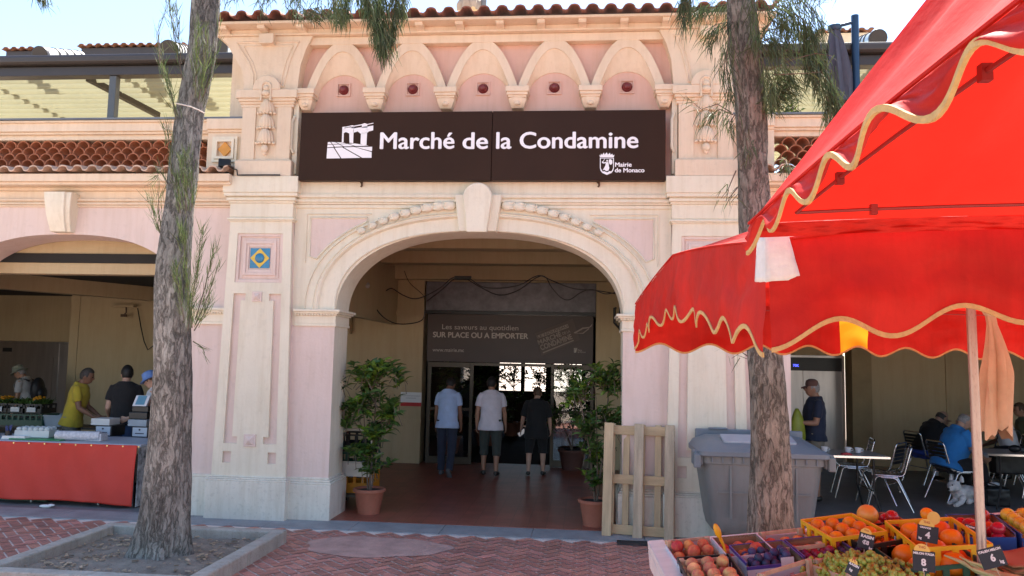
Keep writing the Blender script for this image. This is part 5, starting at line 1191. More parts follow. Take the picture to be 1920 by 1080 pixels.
person('woman in a blue denim bucket hat mostly hidden behind the left trunk', (x.x, 1.55, 0), R(95), 1.66, SK2, HBr, 'short', cloth('white_cotton_top', (.55, .55, .55)), cloth('grey_cotton', (.12, .12, .13)), 1, .3, LEATH, lean=9, head=(20, 0), hat='bucket', hatm=cloth('pale_denim', (.13, .24, .52)),
       armL=((-.1, .35, -1), (.05, .8, -.35)), armR=((.1, .25, -1), (-.05, .85, -.4)), group=STALLP)
# right side
x = at(1527, 800, 2.6)
pr = person('man in navy polo, khaki shorts and cap holding up a yellow-green bag', (x.x, 2.6, 0), R(88), 1.70, SK1, HG, 'short', cloth('navy_pique', (.018, .026, .055)), cloth('khaki_cotton', (.24, .20, .145)), .56, .72, LEATH, lean=-2, head=(4, 0), girth=1.05, hat='cap', hatm=cloth('brown_red_cap', (.14, .07, .055)), belly=.02,
       armL=((-.12, .15, -1), (.10, 1, .02)), armR=((.12, .2, -1), (-.05, 1, -.02)))
e = pr['ends']['L']; m = MB(); K = 20
rgb_ = []
for i in range(9):
    tt = i/8; rr = (.02, .05, .075, .085, .095, .10, .105, .10, .06)[i]
    rgb_.append([Vector((rr*math.cos(2*math.pi*j/K)*(1+.12*math.cos(3*2*math.pi*j/K)), rr*.7*math.sin(2*math.pi*j/K), .16-.50*tt)) for j in range(K)])
m.rings(rgb_); o = m.build('shopping_bag', mat('yellow_green_plastic', (.36, .42, .05), .4, .2, 5, trans=.3), smooth=180)
o.location = rt.location if False else (x.x-.285, 2.42, e[0].z+.03); tag(o, 'yellow-green plastic bag held up by the man in the cap', 'bag')
# ---------------------------------------------------------------- cafe furniture
SLAT = mat('dark_brown_slat', (.05, .045, .045), .3, .1, 8, metal=.7)
def make_chair():
    t = thing('cafe_chair', 'aluminium cafe chair', 'chair')
    m = MB(); p = []
    def bez(pts, k=5):
        out = []
        for i in range(len(pts)):
            a = Vector(pts[i-1]) if i else None; b_ = Vector(pts[i]); c = Vector(pts[i+1]) if i < len(pts)-1 else None
            if a is None or c is None: out.append(b_); continue
            r_ = min(.05, (a-b_).length*.45, (c-b_).length*.45); q0 = b_+(a-b_).normalized()*r_; q1 = b_+(c-b_).normalized()*r_
            for j in range(k+1):
                u = j/k; out.append(q0*(1-u)**2+b_*2*u*(1-u)+q1*u*u)
        return out
    m.tube(bez([(-.20, .20, .445), (-.20, -.17, .445), (-.19, -.27, .83), (.19, -.27, .83), (.20, -.17, .445), (.20, .20, .445)]), .0125, n=8); m.tube([(-.20, .20, .445), (.20, .20, .445)], .0125, n=8)
    m.build('frame', ALU, t, smooth=60)
    for s in (-1, 1):
        m = MB(); m.tube(bez([(s*.215, -.10, .430), (s*.215, .16, .430), (s*.235, .27, .0)]), .0125, n=8); m.build('leg', ALU, t, smooth=60)
        m = MB(); m.tube(bez([(s*.228, .10, .418), (s*.228, -.08, .418), (s*.245, -.27, .0)]), .0125, n=8); m.build('leg', ALU, t, smooth=60)
    m = MB(); m.tube(bez([(-.23, -.12, .25), (.23, -.12, .25)]), .009, n=6); m.build('stretcher', ALU, t)
    m = MB()
    for k in range(8): m.box(-.19, .19, -.165+.046*k, -.124+.046*k, .447, .455)
    m.build('seat', SLAT, t, bevel=.003, seg=1)
    m = MB()
    for k in range(5):
        z = .56+.052*k; y = -.195-.075*(z-.445)/.385
        m.box(-.185, .185, y-.006, y+.002, z-.020, z+.020)
    m.build('backrest', SLAT, t, bevel=.003, seg=1); return t
CHG = 'aluminium chairs of the cafe'
ch = make_chair()
def chp(px, py, rz, lab, first=[True]):
    c = atz(px, py, .004); o = ch if first[0] else copy_tree(ch); first[0] = False
    place(o, (c.x, c.y, .004), R(rz), lab, CHG); return c
cB = chp(1668, 952, 72, 'empty aluminium chair nearest the fruit stand, its back to the right')
chp(1655, 940, 50, 'empty aluminium chair just behind the nearest one, back turned to the square')
chp(1600, 930, 80, 'empty aluminium chair on the far side of the cup table')
cBl = chp(1788, 938, -78, 'aluminium chair under the man in the bright blue T-shirt')
cBk = chp(1738, 905, -72, 'aluminium chair under the man in the black T-shirt')
chp(1896, 915, 85, 'aluminium chair behind the black bag, right of the tan pole')
chp(1932, 930, 95, 'aluminium chair cut by the right picture edge')
def table(x0, x1, y0, y1, lab):
    cx, cy = (x0+x1)/2, (y0+y1)/2; t = thing('folding_table', lab, 'table', (cx, cy, .004), group='folding tables of the cafe'); w_, d = (x1-x0)/2, (y1-y0)/2
    m = MB(); m.box(-w_, w_, -d, d, .715, .74); m.build('tabletop', mat('grey_laminate', (.30, .29, .29), .4, .1, 3), t, bevel=.006)
    m = MB(); m.box(-w_-.004, w_+.004, -d-.004, -d-.0005, .712, .738); m.box(-w_-.004, w_+.004, d+.0005, d+.004, .712, .738); m.build('rim', ALU, t)
    for sx in (-1, 1):
        for sy in (-1, 1):
            m = MB(); m.tube([(sx*(w_-.18), sy*(d-.06), .71), (sx*(w_-.18), sy*(d-.06), .30), (sx*(w_-.10), sy*(d-.02), .0)], .014, n=6); m.build('leg', BLACKP, t)
        m = MB(); m.tube([(sx*(w_-.18), -(d-.06), .30), (sx*(w_-.18), d-.06, .30)], .010, n=6); m.build('brace', BLACKP, t)
    return t
table(2.45, 3.86, 1.52, 2.25, 'folding table carrying coffee cups, between the bin and the empty chairs')
table(5.42, 7.3, 2.32, 3.05, 'folding table with the newspaper in front of the man in blue')
CHINA = mat('white_china', (.75, .75, .76), .25, .03)
def cup(px, py, lab):
    c = atz(px, py, .746); t = thing('coffee_cup', lab, 'cup', (c.x, max(c.y, 1.56), .745), group='white coffee cups')
    m = MB(); m.lathe([(.03, 0), (.072, .010), (.074, .013), (.03, .006), (.002, .006)], 20); m.build('saucer', CHINA, t, smooth=40)
    m = MB(); m.lathe([(.024, .007), (.030, .012), (.040, .05), (.043, .074), (.040, .074), (.036, .05), (.026, .016), (.002, .014)], 20); m.tube([(.040, 0, .062), (.062, 0, .058), (.064, 0, .036), (.036, 0, .026)], .005, n=6); m.build('bowl', CHINA, t, smooth=40)
cup(1546, 848, 'white cup nearest the grey bin on the cup table'); cup(1590, 849, 'white cup beside the red packet on the cup table'); cup(1609, 850, 'white cup and saucer nearest the right end of the cup table')
c = atz(1578, 850, .746); m = MB(); m.prism([(-.06, 0), (-.05, .018), (.02, .03), (.07, .016), (.08, 0)], -.03, .03); o = m.build('sugar_packet', mat('red_paper', (.42, .02, .03), .5), bevel=.004); o.location = (c.x, 1.60, .746); tag(o, 'small red packet lying between the coffee cups', 'packet')
# seated guests
bl = person('heavy grey-haired man in a bright blue T-shirt and dark trousers sitting on a chair', (cBl.x, cBl.y, .004), R(-78), 1.68, SK2, HG, 'thin', cloth('bright_blue_cotton', (.025, .21, .56), .08), cloth('black_cotton_trousers', (.012, .012, .016)), 1, .66, LEATH, pelvis=(0, -.07, .54), lean=20, head=(14, -6), girth=1.24, belly=.07, hem=.08,
            armL=((-.14, .55, -1), (.45, .9, -.25)), armR=((.14, .40, -1), (-.30, .95, -.45)), legL=((-.12, 1, -.06), (0, -.02, -1)), legR=((.15, 1, -.06), (0, .14, -1)), socks=mat('white_sock', (.7, .7, .72), .9))
bk_ = person('bald seated man in black T-shirt and blue shorts, a hand at his face', (cBk.x, cBk.y, .004), R(-72), 1.70, SK2, HD, 'bald', cloth('black_cotton', (.008, .008, .010)), cloth('royal_blue_cotton', (.02, .05, .28)), .52, .6, LEATH, pelvis=(0, -.07, .54), lean=32, head=(10, 0), girth=1.14, hem=.02,
             armL=((-.10, .75, -.8), (.35, .55, .95)), armR=((.12, .75, -.75), (-.30, .55, .95)), legL=((-.12, 1, -.06), (0, -.10, -1)), legR=((.12, 1, -.06), (0, .05, -1)), socks=mat('white_sock', (.7, .7, .72), .9), curl=1.2)
x = at(1872, 830, 4.3)
wm = person('seated woman in white behind the newspaper table, one forearm raised', (x.x, 4.0, .004), R(62), 1.66, SK3, HBr, 'short', cloth('white_cotton_top', (.55, .55, .55)), cloth('white_cotton_shorts', (.5, .5, .5)), .52, .35, LEATH, pelvis=(0, -.04, .58), lean=12, head=(4, 0),
            armL=((-.15, .75, -.6), (.10, .35, 1)), armR=((.35, .35, -1), (.1, .7, -.35)), legL=((-.12, 1, -.06), (0, -.10, -1)), legR=((.12, 1, -.06), (0, .05, -1)))
o = copy_tree(ch); place(o, (x.x, 4.0, .004), R(62), 'aluminium chair under the woman in white', CHG)
x = at(1923, 830, 5.0)
person('person with brown hair at the right picture edge, turned to the left', (x.x, 5.0, .004), R(80), 1.66, SK1, HBr, 'short', cloth('olive_shirt', (.10, .11, .06)), cloth('grey_cotton', (.12, .12, .13)), 1, .6, LEATH, pelvis=(0, -.04, .58), lean=6, head=(2, 0), legL=((-.12, 1, -.06), (0, -.10, -1)), legR=((.12, 1, -.06), (0, .05, -1)))
o = copy_tree(ch); place(o, (x.x, 5.0, .004), R(80), 'aluminium chair under the brown-haired person at the right picture edge', CHG)
# table clutter
c = atz(1801, 846, .75); t = thing('water_bottle', 'clear plastic water bottle with a blue label on the newspaper table', 'bottle', (5.52, 2.75, .745))
m = MB(); m.lathe([(.028, 0), (.032, .01), (.032, .15), (.026, .18), (.012, .205), (.012, .22), (.002, .221)], 18); m.build('bottle_body', mat('clear_blue_pet', (.45, .6, .72), .15, .05, 4, alpha=.5, trans=.5), t, smooth=40)
m = MB(); m.lathe([(.0335, .07), (.0335, .13), (.0325, .131), (.0325, .069)], 18); m.build('label', mat('blue_white_label', (.5, .6, .8), .4, .3, 40), t, smooth=40)
m = MB(); m.lathe([(.014, .219), (.014, .236), (.002, .238)], 14); m.build('cap', mat('white_plastic', (.7, .7, .72), .4), t)
m = MB(); vs = []; nx, ny = 24, 14
for i in range(nx+1):
    for j in range(ny+1): vs.append((6.02+.85*i/nx, 2.40+.5*j/ny, .75+.018*abs(math.sin(i*.42))+.012*noise.noise(Vector((i*.3, j*.3, 2)))))
m.add(vs, [(i*(ny+1)+j, (i+1)*(ny+1)+j, (i+1)*(ny+1)+j+1, i*(ny+1)+j+1) for i in range(nx) for j in range(ny)])
NEWS = mat('newsprint', (.22, .24, .22), .8, .1, 26, col2=(.50, .52, .50)); o = m.build('newspaper', NEWS, smooth=60); o.modifiers.new('s', 'SOLIDIFY').thickness = .006; tag(o, 'open newspaper spread on the right table', 'newspaper')
m = MB(); m.ball((5.86, 2.5, .80), .07, (1.2, .8, .75)); o = solid(m, mat('black_leather', (.010, .010, .011), .4), 'pouch', None, .01, 4, .006); tag(o, 'small black pouch lying beside the newspaper', 'bag')
c = atz(1868, 948, .004); t = thing('handbag', 'black bag with a pale top standing beside the feet of the man in blue', 'bag', (c.x, c.y, .004))
m = MB(); m.box(-.15, .15, -.09, .09, .0, .24); m.ball((0, 0, .24), 1, (.14, .08, .05)); solid(m, mat('black_leather', (.010, .010, .011), .4), 'bag_body', t, .012, 10, .006)
m = MB(); m.tube([(-.09, 0, .26), (-.08, 0, .36), (.08, 0, .36), (.09, 0, .26)], .010, n=6); m.build('handle', mat('black_leather', (.010, .010, .011), .4), t)
m = MB(); m.ball((-.02, 0, .285), 1, (.08, .05, .035)); m.build('bag_top', mat('white_cotton_top', (.55, .55, .55), .8), t, smooth=180)
m = MB(); m.box(-.24, .24, -.10, .10, -.18, .18); m.ball((0, 0, .16), 1, (.22, .09, .06)); m.tube([(-.2, 0, .16), (-.14, -.02, .42), (.0, -.03, .48), (.14, -.02, .42), (.2, 0, .16)], .014, n=6)
o = solid(m, mat('black_nylon', (.012, .012, .014), .5, .2, 8), 'shoulder_bag', None, .014, 8, .008); p = at(1893, 872, 3.2); o.location = (p.x, 3.2, .56); tag(o, 'large black shoulder bag hanging below the newspaper table edge', 'bag')
# dog
c = atz(1803, 945, .004)
m = MB(); D = lambda *p: Vector(p)
loft(m, *interp([(0.30, .20, .10), (.22, .16, .13), (.05, .03, .15), (-.10, -.05, .16), (-.17, -.08, .20)], [(.04, .05), (.09, .10), (.10, .115), (.095, .105), (.06, .07)], 4), 14, side=Vector((0, 0, 1)))
m.ball((-.20, -.10, .255), .085, (1.05, .95, .95)); loft(m, [(-.22, -.12, .25), (-.28, -.145, .225), (-.315, -.16, .215)], [(.058, .055), (.040, .038), (.026, .026)], 12, side=Vector((0, 0, 1)))
for s in (-1, 1):
    u = Vector((-.16+.02*s, -.09, .31))+Vector((.35, -.75, 0)).normalized()*.055*s
    m.tube([u, u+Vector((.005, .0, .06)), u+Vector((.0, 0, .10))], [.034, .024, .006], n=8)
for dx, dy in ((-.04, -.12), (.0, .06)):
    loft(m, [(-.10+dx*.2, -.05+dy, .12), (-.15+dx, -.10+dy, .05), (-.24+dx, -.15+dy, .03), (-.29+dx, -.175+dy, .022)], [(.045, .045), (.035, .035), (.030, .030), (.024, .028)], 10, side=Vector((0, 0, 1)))
loft(m, [(.24, .08, .10), (.14, .02, .05), (.06, -.04, .03), (.0, -.07, .025)], [(.07, .07), (.045, .045), (.034, .03), (.026, .024)], 10, side=Vector((0, 0, 1)))
m.tube([(.32, .21, .12), (.38, .24, .16), (.42, .25, .24)], [.028, .022, .008], n=8)
dg_ = solid(m, mat('white_dog_fur', (.82, .80, .77), .95, .2, 14, .6, 90), 'dog', None, .008, 3, .006); dg_.location = (c.x+.05, c.y+.05, .004); dg_.rotation_euler = (0, 0, R(10)); tag(dg_, 'small white terrier lying under the chair of the man in blue', 'dog')
m = MB(); m.ball((-.325, -.165, .222), .016); 
for s in (-1, 1): m.ball((-.262-.004*s, -.128-.035*s, .275), .010)
m.build('nose_and_eyes', BLACKP, dg_, smooth=180)
# ---------------------------------------------------------------- grey bin
GB = mat('grey_bin_plastic', (.165, .178, .178), .5, .10, 2.5, .06, 50, streak=.12); GL = mat('blue_grey_lid_plastic', (.145, .172, .20), .42, .08, 3, .05, 50)
BX, BY = 1.775, -.52
t = thing('wheeled_bin', 'large grey four-wheeled refuse bin with a blue-grey lid behind the right trunk', 'bin', (BX, BY, 0), R(0))
def rrect(w_, d, r_, z, n_=5):
    out = []
    for cx, cy, a0 in ((w_-r_, d-r_, 0), (-w_+r_, d-r_, 90), (-w_+r_, -d+r_, 180), (w_-r_, -d+r_, 270)):
        for i in range(n_+1): a = R(a0+90*i/n_); out.append((cx+r_*math.cos(a), cy+r_*math.sin(a), z))
    return out
m = MB(); m.rings([rrect(.42, .26, .10, .17), rrect(.475, .31, .11, .22), rrect(.50, .33, .11, .32), rrect(.575, .375, .10, .88), rrect(.60, .39, .09, .885), rrect(.60, .39, .09, .965), rrect(.585, .38, .09, .965), rrect(.58, .375, .09, .94)])
body_ = m.build('bin_body', GB, t, smooth=35)
m = MB(); m.box(-.33, -.31, -.384, -.372, .36, .86); m.box(.30, .32, -.384, -.372, .36, .86); 
for z in (.60,): m.box(-.45, .45, -.368, -.352, z, z+.012)
m.build('rib', GB, body_)
m = MB()
for i in range(11): x = -.5+i*.1; m.box(x-.006, x+.006, -.405, -.388, .90, .955)
m.build('rim_rib', GL, body_)
m = MB(); m.rings([rrect(.625, .415, .08, .955), rrect(.635, .425, .08, .965), rrect(.635, .425, .08, 1.005), [(x, y, z+.05*((y+.4)/.8)) for x, y, z in rrect(.60, .39, .10, 1.02)], [(x, y+.05, z+.045*((y+.3)/.6)) for x, y, z in rrect(.50, .26, .10, 1.075)], [(x, y+.08, z+.04*(y+.2)/.5) for x, y, z in rrect(.40, .18, .10, 1.095)]])
lid = m.build('lid', GL, t, smooth=35)
m = MB(); m.box(-.56, .56, .33, .40, .97, 1.165); m.box(-.42, -.22, .315, .41, 1.16, 1.18); m.box(.22, .42, .315, .41, 1.16, 1.18); m.build('hinge_rail', GL, lid, bevel=.012)
m = MB(); m.rings([rrect(.36, .13, .03, 1.10), rrect(.36, .13, .03, 1.125)]); m.v = [(x, y-.09, z+(y-.0)*.18-.005) for x, y, z in m.v]; m.build('lid_panel', mat('pale_grey_panel', (.34, .36, .40), .4), lid, bevel=.006)
for s in (-1, 1):
    m = MB(); m.box(s*.63-.045, s*.63+.045, -.36, -.16, .86, 1.0); m.box(s*.645-.035, s*.645+.035, -.40, -.35, .84, .98); m.build('side_handle', GL if s < 0 else GB, t, bevel=.014)
    for sy in (-1, 1):
        w_ = bpy.data.objects.new('wheel', None); COL.objects.link(w_); w_.parent = t; w_.location = (s*.34, sy*.22, .10)
        m = MB(); m.tube([(-.022, 0, 0), (.022, 0, 0)], .095, n=24); m.build('tyre', BLACKP, w_, smooth=40, bevel=.008)
        m = MB(); m.tube([(-.025, 0, 0), (.025, 0, 0)], .05, n=18); m.build('hub', mat('grey_plastic', (.2, .2, .21), .5), w_, smooth=40)
        m = MB(); m.box(-.035, -.028, -.03, .03, -.02, .11); m.box(.028, .035, -.03, .03, -.02, .11); m.box(-.04, .04, -.045, .045, .10, .125); m.build('fork', mat('zinc', (.35, .36, .38), .4, metal=.8), w_)
# ---------------------------------------------------------------- wooden pallet
WOOD = mat('pale_pallet_wood', (.50, .37, .22), .8, .22, 3, .15, 60, stretch=(7, 7, .8), speck=.12); WOODH = mat('pallet_crossboard_wood', (.52, .38, .22), .8, .2, 3, .15, 60, stretch=(.8, 7, 7), speck=.12); WOODG = mat('greyed_pallet_wood', (.45, .36, .25), .85, .25, 3, .2, 60, stretch=(7, 7, .8), speck=.25)
pl_, pr_ = atz(1125, 994, .01), atz(1247, 1008, .01)
ang = math.atan2(-.16, .78)
Mp = Matrix.Translation((.215, -.225, .005)) @ Matrix.Rotation(R(-9), 4, 'Z') @ Matrix.Rotation(R(-7.5), 4, 'X')
t = thing('pallet', 'pale wooden pallet leaning upright against the right jamb of the big arch', 'pallet', M=Mp)
PW = .76
for x0, x1 in ((0, .10), (PW/2-.05, PW/2+.05), (PW-.10, PW)):
    m = MB(); m.box(x0, x1, 0, .022, 0, 1.2); m.build('skid_board', WOODG if x0 > .3 else WOOD, t, bevel=.003, seg=1)
    for z in (0, .53, 1.06):
        m = MB(); m.box(x0+.002, x1-.002, .0225, .10, z+.003, z+.137); m.build('block', WOOD, t, bevel=.003, seg=1)
for z in (0, .53, 1.06):
    m = MB(); m.box(0, PW, .1005, .122, z+.02, z+.12); m.build('cross_board', WOODH, t, bevel=.003, seg=1)
for x0, x1 in ((.0, .11), (.20, .27), (PW/2-.04, PW/2+.06), (.545, .615), (PW-.11, PW)):
    m = MB(); m.box(x0, x1, .1225, .144, 0, 1.2); m.build('deck_board', WOOD, t, bevel=.003, seg=1)
# ---------------------------------------------------------------- trolley behind the left shrub
c = atz(672, 955, .01); t = thing('hand_trolley', 'white tubular hand trolley on castors behind the left potted shrub', 'trolley', (c.x-.14, c.y+.32, .012))
m = MB(); m.box(-.22, .28, -.28, .28, .13, .16); m.build('platform', mat('worn_plywood', (.12, .10, .07), .8), t)
m = MB(); m.tube([(-.20, -.26, .16), (-.20, -.26, .90), (-.17, -.26, .95), (.23, -.26, .95), (.26, -.26, .90), (.26, -.26, .16)], .016, n=8); m.tube([(-.2, -.26, .55), (.26, -.26, .55)], .014, n=8); m.box(-.19, .25, -.265, -.255, .38, .54); m.build('handle_frame', mat('white_enamel', (.62, .60, .55), .4), t, smooth=50)
for sx in (-.17, .23):
    for sy in (-.22, .22): m = MB(); m.tube([(sx-.015, sy, .06), (sx+.015, sy, .06)], .058, n=18); m.tube([(sx, sy, .06), (sx, sy, .13)], .014, n=6); m.build('castor', BLACKP, t, smooth=40)
def plain_crate(name, lab, loc, w_, d, h, mt, cat='crate', rz=0, group=None, slots=True, M=None, holes=3, wall=.010):
    t = thing(name, lab, cat, loc, rz, group, M)
    m = MB(); m.box(-w_/2, w_/2, -d/2, d/2, 0, .012); m.build('base', mt, t)
    for sx, sy, L_ in ((0, -1, w_), (0, 1, w_), (-1, 0, d), (1, 0, d)):
        m = MB(); rot = Matrix.Identity(4) if sy else Matrix.Rotation(R(90), 4, 'Z'); off = Matrix.Translation((sx*w_/2, sy*d/2, 0)); Mx = off @ rot
        n_ = max(2, int(L_/.09)) if slots else 1; a, b_ = -L_/2, L_/2
        m.box(a, b_, -wall/2, wall/2, h-.022, h, M=Mx); m.box(a, b_, -wall/2, wall/2, 0, h*.5 if slots else h-.0225, M=Mx)
        if slots:
            for i in range(n_+1):
                x = a+(b_-a)*i/n_; ww = .016; x0_, x1_ = max(a, x-ww), min(b_, x+ww); m.box(x0_, x1_, -wall/2, wall/2, h*.5+.0005, h-.0225, M=Mx)
        m.build('side', mt, t)
    return t
GREENC = mat('dark_green_crate_plastic', (.012, .075, .045), .45, .12); YC = mat('yellow_crate_plastic', (.84, .47, .015), .4, .08); BC = mat('black_crate_plastic', (.012, .012, .013), .45, .15)
plain_crate('crate', 'yellow and red crate on the hand trolley behind the left shrub', (c.x-.11, c.y+.36, .175), .42, .40, .25, mat('orange_yellow_plastic', (.55, .22, .012), .5)); plain_crate('crate', 'dark green crate on top of the yellow one on the hand trolley', (c.x-.11, c.y+.36, .43), .42, .40, .24, GREENC); plain_crate('crate', 'black crate topmost on the hand trolley behind the left shrub', (c.x-.11, c.y+.36, .675), .42, .40, .22, BC)
# ---------------------------------------------------------------- left stall
RED = mat('red_stall_cloth', (.58, .035, .018), .6, .07, 2.5, .1, 30, trans=.1)
STX0, STX1 = -9.2, -5.30
t = thing('market_stall', 'long stall table hung with a bright red cloth under the left arch', 'stall', ((STX0+STX1)/2, .6, 0)); O = Matrix.Translation((-(STX0+STX1)/2, -.6, 0))
m = MB(); m.box(STX0, STX1, .24, 1.05, .72, .75); m.build('tabletop', mat('pale_blue_board', (.42, .46, .52), .5, .1, 3), t, M=O, bevel=.004)
m = MB(); nx, nz = 160, 40; vs = []
for i in range(nx+1):
    for j in range(nz+1):
        x = STX0+.0+(STX1-STX0-.02)*i/nx; v = j/nz
        zt_ = .745-.03*max(0, (x+6.1))*.0; zb_ = .07-.035*max(0, (x+6.4)) + .01*math.sin(x*3)
        z = zt_+(zb_-zt_)*v
        f = .034*v*math.sin(x*5+1.2*math.sin(x*1.7))+.030*math.sin(3*(x+.55*v)+2)*v+.014*math.sin(11*(x-.5*v)+2*math.sin(2*x))*v*(1-.4*v)+.012*noise.noise(Vector((x*2.5, v*2, 1)))*v+.006*math.sin(x*23)*(1-v)
        vs.append((x, .205-.03*v+f, z))
m.add(vs, [(i*(nz+1)+j, i*(nz+1)+j+1, (i+1)*(nz+1)+j+1, (i+1)*(nz+1)+j) for i in range(nx) for j in range(nz)])
fc = m.build('front_cloth', RED, t, smooth=180, M=O); fc.modifiers.new('s', 'SOLIDIFY').thickness = .003
m = MB(); x = STX0+.1
while x < STX1: m.tube([(x, .20, .73), (x, .195, .73)], .010, n=10); x += .2
m.build('eyelet', mat('brass', (.5, .4, .2), .3, metal=1), fc, M=O)
m = MB(); m.box(STX1-.012, STX1-.002, .22, 1.04, .02, .715); m.build('side_cloth', mat('black_white_floral', (.015, .015, .018), .8, .1, 9, col2=(.62, .62, .62)), t, M=O)
for x in (-8.3, -6.72, -5.85, -5.42):
    for y in (.34, .98): m = MB(); m.tube([(x, y, .72), (x, y, .0)], .016, n=8); m.build('leg', mat('zinc', (.35, .36, .38), .4, metal=.8), t, M=O)
STG = 'goods on the red stall'
def item(name, m_, mt, lab, cat, loc, rz=0, bevel=.004, smooth=None, group=None):
    o = m_.build(name, mt, bevel=bevel, smooth=smooth); o.location = loc; o.rotation_euler = (0, 0, rz); return tag(o, lab, cat, group)
ZT = .752
def tpt(px, y=.45): p = at(px, 825, y); return p.x
x = tpt(18); t = thing('pen_cup', 'dark cup of pens at the left of the red stall', 'cup', (x, .42, ZT)); m = MB(); m.lathe([(.035, 0), (.04, .10), (.036, .10), (.032, .01), (.001, .01)], 16); m.build('cup_body', BLACKP, t, smooth=40)
m = MB(); rg = random.Random(8)
for k in range(7): a = k; m.tube([(.015*math.cos(a), .015*math.sin(a), .015), (.035*math.cos(a), .035*math.sin(a), .15+.02*rg.random())], .004, n=6)
m.build('pens', mat('blue_pen', (.05, .08, .25), .4), t)
m = MB()
for k in range(3): m.box(-.17+.006*k, .15-.004*k, -.10, .10, .014*k, .014*k+.012)
item('paper_stack', m, mat('white_paper', (.72, .72, .70), .6, .04), 'stack of white papers beside the pen cup on the stall', 'papers', (tpt(36), .45, ZT))
m = MB()
for i in range(6):
    for j in range(3): m.ball((-.18+.07*i, -.07+.07*j, .10), .036, (1, 1, .8), 8, 6)
m.box(-.215, .215, -.11, .11, .0, .085); item('egg_tray', m, mat('grey_green_pulp', (.46, .52, .52), .9), 'grey pulp tray of egg cups on the green folder', 'tray', (tpt(58), .55, ZT+.02), R(5), bevel=0, smooth=50)
m = MB(); m.box(-.34, .34, -.16, .16, 0, .016); item('folder', m, mat('green_card', (.03, .20, .07), .5), 'flat green folder lying on the red stall', 'folder', (tpt(78), .48, ZT))
m = MB(); m.tube([(-.27, 0, .06), (.27, .06, .06)], .058, n=22); m.box(-.26, .30, .02, .16, 0, .09); item('paper_roll', m, mat('printed_roll', (.35, .36, .40), .6, .1, 30, col2=(.62, .62, .64)), 'printed wrapping-paper roll in its holder on the stall', 'roll', (tpt(147), .42, ZT), bevel=.004, smooth=50)
m = MB(); m.tube([(-.275, -.0, .06), (-.282, -.0008, .06)], .022, n=16); item('roll_core', m, mat('yellow_card', (.6, .45, .05), .6), 'yellow core end of the printed paper roll', 'core', (tpt(147), .42, ZT), bevel=0)
# back counter
t = thing('back_counter', 'dark counter behind the red stall carrying crates and drawers', 'counter', (-7.6, 2.35, 0)); m = MB(); m.box(-2.6, 1.35, 0, .5, .69, .72); m.build('top', mat('dark_board', (.05, .05, .052), .5), t)
m = MB()
for x in (-2.5, -.6, 1.28): m.box(x, x+.05, .05, .10, 0, .69); m.box(x, x+.05, .4, .45, 0, .69)
m.build('leg', BLACKP, t)
def bpt(px, y): return at(px, 800, y).x
plain_crate('crate', 'long dark green crate on the back counter, left of the blue-grey tub', (bpt(40, 2.5), 2.5, .725), .95, .40, .17, GREENC, group=None)
m = MB(); m.rings([rrect(.13, .16, .02, 0), rrect(.155, .185, .02, .15), rrect(.17, .20, .02, .152), rrect(.17, .20, .02, .17), rrect(.15, .18, .02, .17), rrect(.13, .16, .02, .012)]); item('tub', m, mat('pale_blue_plastic', (.36, .43, .50), .5), 'pale blue-grey plastic tub on the back counter', 'tub', (bpt(111, 2.5), 2.5, .722), bevel=0, smooth=30)
for k, px in enumerate((10, 42, 72)):
    X = bpt(px, 2.62); plain_crate('crate', ['black vegetable crate at the far left with orange flowers, on the green crate', 'black vegetable crate full of greens in front of the man in the bucket hat', 'black vegetable crate with a white card, nearest the blue-grey tub'][k], (X, 2.62, .90), .30, .34, .14, BC)
    m = MB(); m.box(-.07, .07, -.004, 0, 0, .07); item('price_card', m, mat('white_paper', (.72, .72, .70), .6, .04), ['white card on the far-left black vegetable crate', 'white card on the middle black vegetable crate', 'white card on the right black vegetable crate'][k], 'card', (X, 2.43, .92), bevel=0)
    m = MB(); cols = []; rg = random.Random(40+k)
    for q in range(110):
        a = rg.uniform(0, 6.3); p = Vector((rg.uniform(-.12, .12), rg.uniform(-.14, .14), .02)); g_ = rg.uniform(.5, 1.5); leaf(m, cols, p, Vector((math.cos(a)*.6, math.sin(a)*.6, rg.uniform(.4, 1.2))), rg.uniform(.06, .14), .016, rg, (g_, g_, g_*.9))
    o = m.build('greens', LEAF); face_colors(o, cols); o.location = (X, 2.62, 1.0); tag(o, ['greens filling the far-left black crate', 'greens filling the middle black crate', 'greens filling the right black crate'][k], 'vegetables')
    if k != 1:
        m = MB(); 
        for q in range(9): m.ball((rg.uniform(-.08, .08), rg.uniform(-.1, .05), rg.uniform(.07, .12)), .024, (1, 1, .7), 8, 6)
        o = m.build('squash_flowers', mat('orange_petal', (.65, .28, .01), .6)); o.location = (X, 2.60, 1.03); tag(o, ['orange squash flowers in the far-left black crate', 'orange squash flowers in the right black crate'][0 if k == 0 else 1], 'flowers')
def drawer_unit(px, z, y, lab, w_=.23):
    X = at(px, 820, y).x; t = thing('storage_box', lab, 'box', (X, y, z)); m = MB(); m.box(-w_/2, w_/2, 0, .3, 0, .14); m.build('carcass', BLACKP, t)
    m = MB(); m.box(-w_/2+.015, w_/2-.015, -.012, -.001, .012, .128); d = m.build('drawer_front', mat('pale_blue_board', (.42, .46, .52), .5, .1, 3), t, bevel=.006)
    m = MB(); m.tube([(0, -.013, .10), (0, -.02, .10)], .012, n=10); m.box(-.06, .06, -.0145, -.0125, .045, .058); m.build('label', mat('dark_print', (.06, .06, .08), .6), d)
for k, (px, z, lab) in enumerate(((193, .752, 'white labelled box between the yellow and the black T-shirts'), (262, .752, 'white labelled box right of the man in black, lower row'))): drawer_unit(px, z, 1.0, lab)
m = MB()
for k in range(6): m.box(-.13+.01*random.random(), .13, -.12, .12, .014*k, .014*k+.011)
